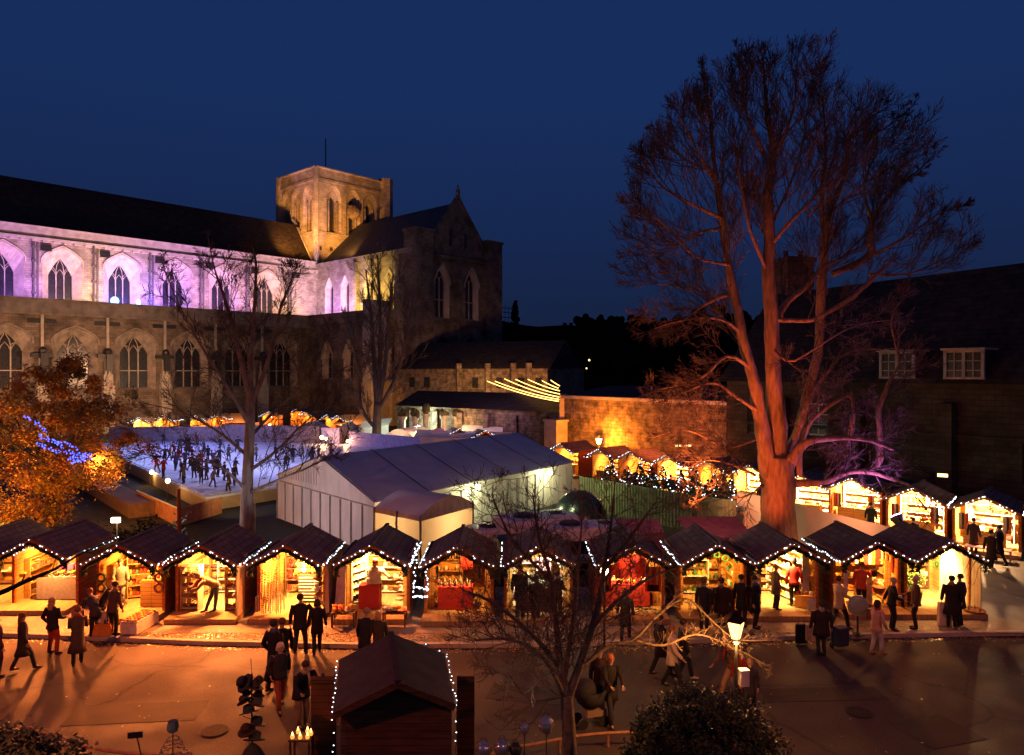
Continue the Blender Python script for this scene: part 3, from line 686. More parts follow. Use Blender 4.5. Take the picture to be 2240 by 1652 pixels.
for i, (px, py, s_) in enumerate(((1333, 728, .5), (1457-7, 817-60, .35), (1289, 788, .42), (1283, 806, .34), (1245, 804, .4), (1478-22, 814, .25))):
    r = root('distant_lamp', P(px, py, 127 if i in (2, 3, 4) else 180), 0, ('bright', 'faint', 'orange', 'greenish', 'tall yellow', 'dim')[i]+' far light point in the dark beyond the garden wall', 'lamp', 'far lights beyond the wall')
    q = MB(); q.ball((0, 0, 0), s_*.45, 6, sz=3 if i == 4 else 1); q.build('bulb', glow('far_light', (1, .65, .25), 2.2), r)
# overhead light strings stretching over the lane
for i, (x0, y0, x1, y1, sg) in enumerate(((1066, 834, 1222, 878, 9), (1083, 834, 1224, 874, 8), (1104, 829, 1225, 869, 8), (1128, 830, 1224, 862, 6), (1155, 830, 1224, 855, 4), (1186, 833, 1221, 849, 2), (1205, 832, 1224, 844, 1))):
    dA, dB = 92, 74+i*.4; A, B = P(x0, y0, dA), P(x1, y1, dB)
    pts = []
    for k in range(13):
        t = k/12; q = P(x0+(x1-x0)*t, y0+(y1-y0)*t+sg*4*t*(1-t)*.55, dA+(dB-dA)*t); pts.append(q)
    r = root('light_rope', A, 0, 'glowing yellow rope of lights sagging across the lane, %s from the left' % ('first', 'second', 'third', 'fourth', 'fifth', 'sixth', 'last')[i], 'light rope', 'light ropes over the lane')
    MB().tube([p-A for p in pts], .045, 5).build('tube', glow('rope_glow', (1.0, .52, .12), 5), r)

# ------------------------------------------------------------------ big marquee
mq = root('marquee', (-6.5, 34.6, 0), 0, 'long white marquee with blue-grey pitched roof', 'marquee')
O = Vector((-6.5, 34.6, 0))
def tent(parent, A, B, Cc, D, ze, zr, nb, wallm=canvas, rfm=canvas_rf, O=O, over=.15, posts=True):
    """A,B = eave corners of the near gable; C,D = far gable (B->C is one side, A->D the other)"""
    A, B, Cc, D = [Vector((*p, 0))-O for p in (A, B, Cc, D)]
    up = Vector((0, 0, 1)); E, Rg = (A+B)/2, (Cc+D)/2
    w = MB(); w.quad(A, B, B+up*ze, E+up*zr, A+up*ze); w.quad(B, Cc, Cc+up*ze, B+up*ze); w.quad(A, D, D+up*ze, A+up*ze); w.quad(Cc, D, D+up*ze, Rg+up*zr, Cc+up*ze)
    w.build('wall_sheet', wallm, parent)
    f = MB(); ax = (Rg-E).normalized()*over; z1 = up*.03
    f.quad(B+up*(ze-.05)-ax+(B-A).normalized()*over, Cc+up*(ze-.05)+ax+(B-A).normalized()*over, Rg+up*zr+ax+z1, E+up*zr-ax+z1)
    f.quad(A+up*(ze-.05)-ax-(B-A).normalized()*over, D+up*(ze-.05)+ax-(B-A).normalized()*over, Rg+up*zr+ax+z1, E+up*zr-ax+z1)
    f.build('roof_sheet', rfm, parent)
    s = MB()
    for k in range(0, nb+1):
        t = k/nb; p = B.lerp(Cc, t); q = A.lerp(D, t); r = E.lerp(Rg, t)
        s.bar(p+up*(ze+.0)+(B-A).normalized()*over, r+up*(zr+.055), .035, .04); s.bar(q+up*ze-(B-A).normalized()*over, r+up*(zr+.055), .035, .04)
    s.build('roof_seam', mat('seam_grey', (.22, .2, .22), .6), parent)
    if posts:
        s = MB(); off = (B-A).normalized()*.05; ba = (E-Rg).normalized()*.05
        for k in range(0, nb*4+1):
            p = B.lerp(Cc, k/(nb*4)); s.bar(p+off, p+off+up*(ze-.35), .07, .04)
        for k in range(0, 11):
            p = A.lerp(B, k/10); s.bar(p+ba, p+ba+up*(ze-.35), .06, .04)
        s.bar(A+ba+up*(ze-.3), B+ba+up*(ze-.3), .06, .05)
        for k in range(16):
            p = A.lerp(B, .04+k*.028); s.bar(p+ba+up*ze, p+ba+up*(ze+(zr-ze)*2*(.04+k*.028)-.1), .02, .02)
        s.build('wall_pole', mat('sheet_pole', (.3, .29, .28), .6), parent)
tent(mq, (-13.9, 43.4), (-6.5, 34.6), (4.1, 49.9), (-3.3, 58.7), 2.55, 4.15, 5)
# curved-roof entrance porch
pr = root('marquee_porch', (-6.4, 34.4, 0), 0, 'white porch tent with curved barrel roof joined to the marquee corner', 'tent')
Op = Vector((-6.4, 34.4, 0)); g0 = P(819, 1097, 34.2); n1 = G(920, 1130, 2.3); n2 = G(1035, 1100, 2.3)
q0 = Vector((g0.x, g0.y)); q1 = Vector((n1.x, n1.y)); q2 = Vector((n2.x, n2.y)); q3 = q0+(q2-q1)
rr = MB(); m = 10; ring = []
for k in range(m+1):
    t = k/m; z = 2.3+.62*math.sin(math.pi*t); a = q1.lerp(q2, t); c = q0.lerp(q3, t); ring.append(((a.x-Op.x, a.y-Op.y, z), (c.x-Op.x, c.y-Op.y, z)))
for k in range(m): rr.quad(ring[k][0], ring[k+1][0], ring[k+1][1], ring[k][1])
rr.build('curved_roof', canvas_rf, pr, smooth=True)
rr = MB(); rr.quad(*[ring[k][0] for k in range(m+1)]); 
rr.quad(*[(x, y, z-.22) for x, y, z in (ring[0][0], ring[-1][0])], ring[-1][0], ring[0][0]); rr.quad(*[(x, y, z-.22) for x, y, z in (ring[0][0], ring[0][1])], ring[0][1], ring[0][0])
rr.build('valance', mat('peach_sheet', (.55, .4, .36), .6), pr)
wp = MB()
for a, c in ((q1, q2), (q1, q0), (q2, q3)):
    d_ = (c-a).normalized()*.03
    wp.quad((a.x-Op.x, a.y-Op.y, 0), (c.x-Op.x, c.y-Op.y, 0), (c.x-Op.x, c.y-Op.y, 2.09), (a.x-Op.x, a.y-Op.y, 2.09))
clear = mat('translucent_sheet', (.8, .66, .42), .4, (.6, .5, .34), scale=1.2)
wp.build('side_sheet', clear, pr)
wp = MB()
for a in (q0, q1, q2, q3, q1.lerp(q0, .5)): wp.tube([(a.x-Op.x, a.y-Op.y-.04, 0), (a.x-Op.x, a.y-Op.y-.04, 2.35)], .05, 6)
wp.build('pole', metal_gy, pr)
clear.node_tree.nodes['Principled BSDF'].inputs['Transmission Weight'].default_value = 0
b_ = clear.node_tree.nodes['Principled BSDF']
tr = clear.node_tree.nodes.new('ShaderNodeBsdfTranslucent'); tr.inputs[0].default_value = (.9, .7, .4, 1)
ms = clear.node_tree.nodes.new('ShaderNodeMixShader'); ms.inputs[0].default_value = .5
clear.node_tree.links.new(b_.outputs[0], ms.inputs[1]); clear.node_tree.links.new(tr.outputs[0], ms.inputs[2])
clear.node_tree.links.new(ms.outputs[0], clear.node_tree.nodes['Material Output'].inputs[0])
cc = (q0+q2)/2; light('porch_light', 'POINT', (cc.x, cc.y, 1.7), 260, (1, .66, .36), .2)
# yard floodlights on the marquee eave
for i, (px, py) in enumerate(((1032, 1066), (1190, 1034))):
    t = (px-819)/(1251-819); t = (.36, .82)[i]; p = Vector((-6.5, 34.6, 0)).lerp(Vector((4.1, 49.9, 0)), t)
    k = (px-CX)/F; A_ = Vector((-6.5, 34.6)); D_ = Vector((10.6, 15.3)); t = (k*A_.y-A_.x)/(D_.x-k*D_.y); p = A_+D_*t; dd = p.y-.35
    pos = Vector((p.x+.35, dd, H-(py-HY)*dd/F))
    r = root('yard_floodlight', pos, 0, 'glaring greenish floodlight on the marquee wall, %s' % ('nearer one by the porch' if i == 0 else 'farther one'), 'floodlight', 'yard floodlights')
    MB().ball((0, 0, 0), .15, 10).build('lamp_glass', glow('mercury_glow', (.85, 1, .45), 45), r)
    MB().tube([(0, .3, .1), (0, .05, .0)], .05, 5).build('bracket', metal_dk, r)
    light('yard_floodlight_light', 'POINT', pos+Vector((.3, -.45, -.05)), 210, (1, .92, .45), .15)
light('yard_fill_light', 'SPOT', (-1.6, 39.5, 3.4), 800, (.85, 1, .42), .2, (1.5, 38.0, 1.2), 110, .9)  # added spots besides the floodlights, to brighten trailers and yard
light('yard_fill_light', 'SPOT', (3.4, 44.2, 3.2), 520, (.9, 1, .42), .2, (7.5, 43.0, .6), 130, .9)
light('yard_fill_light', 'SPOT', (.8, 35.2, 5.0), 520, (.88, 1, .5), .2, (1.8, 37.5, 1.2), 120, .9)
b = MB(); pts = []
for k in range(15):
    t = k/14; p = Vector((-6.2, 34.8, 2.35)).lerp(Vector((1.5, 46, 2.45)), t); pts.append(p+Vector((.25, -.2, -.18*abs(math.sin(t*9)))))
tag(MB().tube(pts, .02, 4).build('cable', metal_dk), 'black power cable looped along the marquee eave', 'cable')
light('gable_fill_light', 'SPOT', (-16.5, 31.5, 3.6), 1300, (.85, .78, 1), .3, (-9.8, 38.6, 1.8), 95, 1)  # added unseen spot to lift the marquee gable

# yard behind the front chalets: caterers' vans, generator, screens
def van(px, py, z, L, W, rz, label):
    p = G(px, py, z); r = root('catering_trailer', (p.x, p.y, 0), rz, label, 'trailer', 'trailers in the yard')
    bm = bmesh.new(); bmesh.ops.create_cube(bm, size=1); bmesh.ops.scale(bm, vec=(L, W, z-.5), verts=bm.verts); bmesh.ops.translate(bm, vec=(0, 0, .5+(z-.5)/2), verts=bm.verts)
    bmesh.ops.bevel(bm, geom=bm.edges[:], offset=.14, segments=2, affect='EDGES'); me = bpy.data.meshes.new('body'); bm.to_mesh(me); bm.free(); me.materials.append(white_p)
    o = bpy.data.objects.new('body', me); C.objects.link(o); o.parent = r
    MB().lathe([(.5, z-.01), (.5, z+.07), (.36, z+.14)], (-L*.18, 0, 0), 14).build('roof_vent', metal_dk, r)
    MB().lathe([(.3, z-.01), (.3, z+.05)], (L*.28, .1, 0), 12).build('roof_vent', metal_dk, r)
    for s_ in (-1, 1):
        q = MB(); q.tube([(L*.1, s_*(W/2-.1), .32), (L*.1, s_*(W/2+.1), .32)], .32, 14); q.build('wheel', metal_dk, r)
    q = MB(); q.box((0, -W/2-.01, z*.6), (L*.5, .03, z*.28)); q.build('hatch', mat('hatch_dark', (.05, .05, .05), .5), r)
van(1175, 1127, 2.2, 3.6, 2.2, .45, 'white trailer with round roof vent under the nearer floodlight')
van(1278, 1146, 2.0, 3.4, 1.9, .15, 'smaller white trailer with oval roof vents beside the dark dome')
van(1095, 1148, 1.7, 3.0, 1.8, .5, 'low pale trailer against the marquee porch')
p = G(1262, 1142, 0); b = MB(); b.lathe([(1.5, 0), (1.55, .6), (1.42, 1.3), (1.1, 1.9), (.6, 2.3), (.1, 2.42)], (0, 0, 0), 18)
o = b.build('dome_cover', mat('dark_green_tarpaulin', (.01, .018, .014), .25, (.006, .01, .008), scale=2, bump=.4, bscale=2, spec=.8), None, True, (p.x, 38.5, 0)); o.location.x = (1268-CX)*38.5/F
tag(o, 'shiny dark green dome tarpaulin beside the trailers', 'cover')
for i, (x, y, w, h) in enumerate(((1150, 1165, 2.6, 1.7), (1180, 1172, 2.2, 1.5))):
    p = G(x, y+60, 0); b = MB(); b.box((0, 0, h/2), (w, 1.1, h)); b.box((0, 0, h+.05), (w+.1, 1.2, .1)); o = b.build('generator', metal_dk, None, False, (p.x, 30.5+i*1.3, 0), .3); tag(o, 'dark boxy generator unit behind the chalets, %s' % ('wider one' if i == 0 else 'narrower one'), 'generator')
# corrugated yard fence and pale hoarding
def hoarding(name, pts, h, m, label, cat, ribs=.22):
    r = root(name, (0, 0, 0), 0, label, cat); b = MB(); s = MB()
    for i in range(len(pts)-1):
        a, c = Vector(pts[i]), Vector(pts[i+1]); wallbox(b, a, c, 0, h, .05)
        n = int((c-a).length/ribs) if ribs else 0
        for k in range(n): p = a.lerp(c, k/n); s.box((p.x, p.y-.05, h/2), (.05, .07, h-.04))
    b.build('panel', m, r)
    if ribs: s.build('rib', m, r)
    return r
fa, fb, fc = G(1268, 1042, 2.0), G(1420, 1068, 2.0), G(1610, 1096, 2.0)
hoarding('yard_fence', [(fa.x, fa.y), (fb.x, fb.y), (fc.x, fc.y)], 2.0, mat('green_hoarding', (.15, .155, .09), .7, (.10, .105, .06), scale=2), 'ribbed greenish hoarding round the yard below the Christmas trees', 'fence')
pa, pb = G(1612, 1074, 2.3), G(2000, 1166, 2.3)
ps = mat('pale_sheet', (.62, .44, .34), .55, (.5, .36, .28), scale=1, bump=.1)
hoarding('pale_screen', [(pa.x, pa.y), (pb.x, pb.y)], 2.3, ps, 'long plain pale sheet screen behind the big tree', 'screen', 0)
light('screen_light', 'SPOT', (10.3, 36.2, 2.8), 520, (1, .42, .2), .3, (12.7, 38, .9), 118, .9)  # added spots in front of the screen to brighten its sheet
light('screen_light', 'SPOT', (12.9, 30.6, 3.4), 480, (1, .42, .2), .3, (14.9, 31.8, .9), 118, .9)
def flatroof(px0, px1, py0, py1, label):
    a, c = G(px0, py1, 2.2), G(px1, py0, 2.2); r = root('flat_tent', (0, 0, 0), 0, label, 'tent', 'pink-lit sheet roofs behind the chalets')
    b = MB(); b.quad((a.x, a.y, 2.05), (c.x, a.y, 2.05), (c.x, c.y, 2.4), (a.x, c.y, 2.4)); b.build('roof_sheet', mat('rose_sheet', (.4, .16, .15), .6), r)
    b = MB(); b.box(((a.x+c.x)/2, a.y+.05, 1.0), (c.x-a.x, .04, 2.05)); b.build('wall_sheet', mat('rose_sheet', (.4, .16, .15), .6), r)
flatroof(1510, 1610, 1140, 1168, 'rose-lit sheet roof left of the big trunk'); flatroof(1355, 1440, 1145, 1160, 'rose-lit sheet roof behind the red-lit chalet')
light('rose_light', 'SPOT', (8, 27.6, 4.6), 120, (1, .3, .25), .3, (7.5, 30.6, 2.2), 120, 1)

# ------------------------------------------------------------------ ice rink
ri = root('ice_rink', (0, 0, 0), 0, 'outdoor ice rink glowing violet-blue beside the cathedral', 'ice rink')
poly = [(-19, 45.3), (-6, 64), (-14, 79.5), (-41, 83), (-46, 79.5)]
MB().prism(poly, .75, .9).build('ice_surface', ice, ri)
b = MB(); pp = [Vector(p) for p in poly]
for i in range(5): wallbox(b, pp[i], pp[(i+1) % 5], 0, .74, .12)
b.build('plinth', mat('ply_plinth', (.5, .36, .2), .7, (.4, .27, .15), scale=2), ri)
b = MB(); 
for i in (0, 4): 
    a, c = pp[i], pp[(i+1) % 5]; b.bar((a.x, a.y, 1.02), (c.x, c.y, 1.02), .06, .06)
    for k in range(24): p = a.lerp(c, k/24); b.bar((p.x, p.y, .9), (p.x, p.y, 1.0), .04, .04)
b.build('rail', mat('pale_rail', (.6, .6, .8), .4), ri)
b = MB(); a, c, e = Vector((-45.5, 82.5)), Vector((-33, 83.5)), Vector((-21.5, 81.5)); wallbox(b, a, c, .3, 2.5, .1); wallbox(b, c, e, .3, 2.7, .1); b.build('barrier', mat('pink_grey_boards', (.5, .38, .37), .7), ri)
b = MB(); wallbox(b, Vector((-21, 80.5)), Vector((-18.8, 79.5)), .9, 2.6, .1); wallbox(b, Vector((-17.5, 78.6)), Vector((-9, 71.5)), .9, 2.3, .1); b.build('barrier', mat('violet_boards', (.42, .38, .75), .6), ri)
light('rink_light', 'SPOT', (-28, 66, 9), 4600, (.48, .47, 1), .5, (-27, 66.5, 0), 150, .9)
light('rink_light', 'SPOT', (-20, 58, 8), 3200, (.5, .5, 1), .5, (-19, 58.5, 0), 150, .9)
light('rink_light', 'SPOT', (-35, 75, 8), 3000, (.34, .34, 1), .5, (-34, 75.5, 0), 150, .9)
# side deck and orange sheet wall left of the rink
dk = root('rink_walkway', (0, 0, 0), 0, 'timber walkway wall with sheeted side lit orange beside the rink', 'walkway')
a, c = Vector((-21, 44.5)), Vector((-34.5, 60.5)); b = MB(); wallbox(b, a+Vector((-.5, -.3)), c+Vector((-.5, -.3)), 0, .82, 1.5)
b.build('deck', mat('tan_deck', (.22, .12, .07), .7), dk)
a, c = G(300, 1077, .9), G(390, 1117, .9); b = MB(); wallbox(b, Vector((a.x, a.y)), Vector((c.x, c.y)), -.0, 1.0, .06); wallbox(b, Vector((c.x, c.y)), Vector((c.x, c.y))+Vector((.9, 3.9)), -.0, 1.0, .06)
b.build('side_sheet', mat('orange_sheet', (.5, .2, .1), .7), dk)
b = MB(); b.bar((a.x, a.y-.05, 1.03), (c.x, c.y-.05, 1.03), .06, .06); b.build('handrail', white_p, dk)
light('walkway_lamp_light', 'SPOT', (-21, 37, 4.2), 1500, (1, .45, .15), .3, (-24, 46, .6), 110, 1)
light('plinth_lamp_light', 'SPOT', (-15.5, 42.5, 2.6), 420, (1, .7, .3), .3, (-17.5, 47.2, .4), 110, 1)
for i, (px, py, d) in enumerate(((332, 1033, 56), (367, 1052, 49))):
    p = P(px, py, d); r = root('globe_lamp', p, 0, 'warm globe lamp on a thin pole at the rink edge, %s' % ('farther one' if i == 0 else 'nearer one'), 'lamp', 'globe lamps at the rink edge')
    MB().ball((0, 0, 0), .17, 8).build('globe', glow('globe_glow', (1, .6, .25), 8), r); MB().tube([(0, 0, -p.z), (0, 0, -.15)], .04, 5).build('pole', metal_dk, r)
    light('globe_lamp_light', 'POINT', p+Vector((0, -.4, 0)), 60, (1, .55, .2), .15)
for px, py0, py1, d, w, m, lb in ((391, 1070, 1200, 30, .09, mat('rusty_pole', (.3, .08, .03), .6), 'tall rust-red pole behind the third chalet'), (558, 1092, 1150, 29, .03, metal_gy, 'thin grey aerial pole above a chalet ridge')):
    p = P(px, py0, d); tag(MB().tube([(0, 0, -p.z), (0, 0, 0)], [w, w*.8], 6).build('pole', m, None, False, p), lb, 'pole')
# pink-lit gable tents beyond the rink
for i, (ax, ay, hw, hh, d, dep) in enumerate(((668, 926, 1.75, .9, 84, 5), (745, 931, 1.8, 1.05, 82, 5.5))):
    ap = P(ax, ay, d); r = root('pagoda_tent', (ap.x, d, 0), 0, ('left', 'right')[i]+' white gable tent glowing pink-orange beyond the rink', 'tent', 'pink-lit gable tents')
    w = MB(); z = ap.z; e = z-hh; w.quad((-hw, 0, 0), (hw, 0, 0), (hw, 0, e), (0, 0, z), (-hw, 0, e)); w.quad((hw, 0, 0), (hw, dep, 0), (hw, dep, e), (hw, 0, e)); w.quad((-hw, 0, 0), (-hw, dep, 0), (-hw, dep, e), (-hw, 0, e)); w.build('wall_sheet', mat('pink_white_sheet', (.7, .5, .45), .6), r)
    w = MB(); 
    for s_ in (-1, 1): w.quad((s_*(hw+.1), -.15, e-.05), (s_*(hw+.1), dep, e-.05), (0, dep, z+.05), (0, -.15, z+.05))
    w.build('roof_sheet', canvas_rf, r)
for i, (px, py, d) in enumerate(((704, 957, 79), (713, 960, 79), (760, 965, 79), (660, 958, 85), (590, 930, 92), (911, 947, 80), (974, 953, 79))):
    p = P(px, py, d); r = root('festoon_lamp', p, 0, ('leftmost of the two in front of the tents', 'close beside the tent valley', 'before the right gable tent', 'left of the gable tents', 'starry above the rink', 'left of the arcade', 'before the arcade pillars')[i]+', small yellow lamp globe', 'lamp', 'bright yellow lamps by the tents')
    MB().ball((0, 0, 0), .17 if i else .22, 8).build('globe', glow('festoon_glow', (1, .66, .25), 14), r)
    MB().tube([(0, 0, -p.z), (0, 0, -.15)], .04, 5).build('pole', metal_dk, r)
    light('festoon_lamp_light', 'POINT', p+Vector((0, -.8, .1)), 130 if i < 3 else 70, (1, .42, .16), .2)
# arched canopy tent and long dark tents behind the marquee
r = root('arched_tent', (*V2(872, 79), 0), 0, 'white arched-front tent brightly lit inside, behind the marquee ridge', 'tent')
w = MB(); pts = [(-1.7+3.4*k/10, 0, 1.6+.95*math.sin(math.pi*k/10)) for k in range(11)]
for k in range(10): w.quad(pts[k], pts[k+1], (pts[k+1][0]+1.5, 5, pts[k+1][2]), (pts[k][0]+1.5, 5, pts[k][2]))
w.build('curved_roof', canvas_rf, r, True); w = MB(); w.quad(*pts); w.box((-1.7, 2, .9), (.05, 4, 1.8)); w.build('front_sheet', mat('pink_white_sheet', (.7, .5, .45), .6), r)
light('arched_tent_light', 'POINT', (*(V2(868, 77.5)), 2.3), 150, (1, .75, .45), .2)
for i, (pa_, za, pb_, zb, lb) in enumerate(((V2(785, 84), 2.2, V2(850, 90), 2.9, 'low dark tent roof left of the arched tent'), (V2(905, 76), 2.0, V2(1120, 72), 2.5, 'long dark tent roof behind the marquee ridge'), (V2(1010, 84), 2.2, V2(1100, 80), 3.1, 'dark stall roof before the cloister wall'))):
    b = MB(); d_ = pb_-pa_; b.quad((pa_.x, pa_.y, za), (pb_.x, pb_.y, za), (pb_.x, pb_.y+3, zb), (pa_.x, pa_.y+3, zb)); b.quad((pa_.x, pa_.y, 0), (pb_.x, pb_.y, 0), (pb_.x, pb_.y, za), (pa_.x, pa_.y, za))
    tag(b.build('dark_tent', canvas_rf), lb, 'tent')
b = MB(); q = MB(); s_ = P(962, 940, 78); pts = [(.0+1.05*math.cos(math.pi*k/12), 0, 1.05*math.sin(math.pi*k/12)) for k in range(13)]; b.quad(*pts)
k = b.v[:]; b.v += [(x, .08, z) for x, y, z in k]; 
for i in range(12): b.face((i, i+1, 14+i, 13+i))
tag(b.build('arched_sign', mat('mauve_sign', (.6, .45, .65), .5), None, False, (s_.x, 77, s_.z-.8)), 'mauve half-round sign board beside the arcade', 'sign')

# ------------------------------------------------------------------ trees
def grow(b, p, d, L, r, lvl, up=.25, wob=.22, kids_=(3, 5), ratio=.62, spread=(25, 60), sides=(7, 5, 3, 3, 3), minr=.006, seg=None, rk=.55, endr=.35, maxlvl=4, tipdir=None):
    n = seg or (6 if lvl < 2 else 4 if lvl < 3 else 3)
    pts, rads = [p.copy()], [r]; q = p.copy(); d = d.normalized()
    for i in range(n):
        d = (d+Vector((random.gauss(0, wob), random.gauss(0, wob), random.gauss(0, wob)))*.6+Vector((0, 0, up*.35))).normalized()
        q = q+d*(L/n)
        if i and not inside(q): break
        pts.append(q.copy()); rads.append(max(minr, r*(1-(1-endr)*(i+1)/n)))
    b.tube(pts, rads, sides[min(lvl, len(sides)-1)], cap=False)
    if lvl < maxlvl: branch(b, pts, rads, L, lvl, up, wob, kids_, ratio, spread, sides, minr, rk, endr, maxlvl)
    return pts
def branch(b, pts, rads, L, lvl, up, wob, kids_, ratio, spread, sides, minr, rk, endr, maxlvl, t0=.25, cnt=None):
    k = cnt or random.randint(*kids_); n = len(pts)-1
    for i in range(k):
        t = t0+(1-t0)*(i+rnd())/k; x = min(t*n, n-.001); j = int(x); p = pts[j].lerp(pts[j+1], x-j); d = (pts[j+1]-pts[j]).normalized()
        u, v = basis(d); a = rnd()*6.283; s = R(ru(*spread)); nd_ = d*math.cos(s)+(u*math.cos(a)+v*math.sin(a))*math.sin(s)
        rr = max(minr, (rads[j]+(rads[j+1]-rads[j])*(x-j))*rk)
        grow(b, p, nd_, L*ratio*ru(.7, 1.15)*(1-.35*t), rr, lvl+1, up, wob, kids_, ratio, spread, sides, minr, None, rk, endr, maxlvl)
ENV = None
def inside(p):
    if ENV is None: return True
    (cx_, cy_, cz_), (rx, ry, rz) = ENV; z = (p.z-cz_)/rz if p.z > cz_ else (p.z-cz_)/(rz*1.9)
    return ((p.x-cx_)/rx)**2+((p.y-cy_)/ry)**2+z*z < ru(.86, 1.06)
def smooth_path(pts, n=4):
    out = []
    P_ = [pts[0]]+pts+[pts[-1]]
    for i in range(1, len(P_)-2):
        for k in range(n):
            t = k/n; p0, p1, p2, p3 = P_[i-1], P_[i], P_[i+1], P_[i+2]
            out.append(.5*((2*p1)+(p2-p0)*t+(2*p0-5*p1+4*p2-p3)*t*t+(3*p1-p0-3*p2+p3)*t**3))
    out.append(pts[-1]); return out
def limb(b, spec, sides=9):
    """spec: (px, py, depth, radius) stations seen in the photograph, each with its own distance"""
    pts = [P(x, y, d) for x, y, d, r in spec]; sp = smooth_path(pts, 8 if sides > 9 else 4)
    rs = [s[3] for s in spec]; n = (len(sp)-1)/(len(spec)-1)
    rad = [rs[min(int(i/n), len(rs)-1)]*(1-(i/n-int(i/n)))+rs[min(int(i/n)+1, len(rs)-1)]*(i/n-int(i/n)) for i in range(len(sp))]
    b.tube(sp, rad, sides); return sp, rad

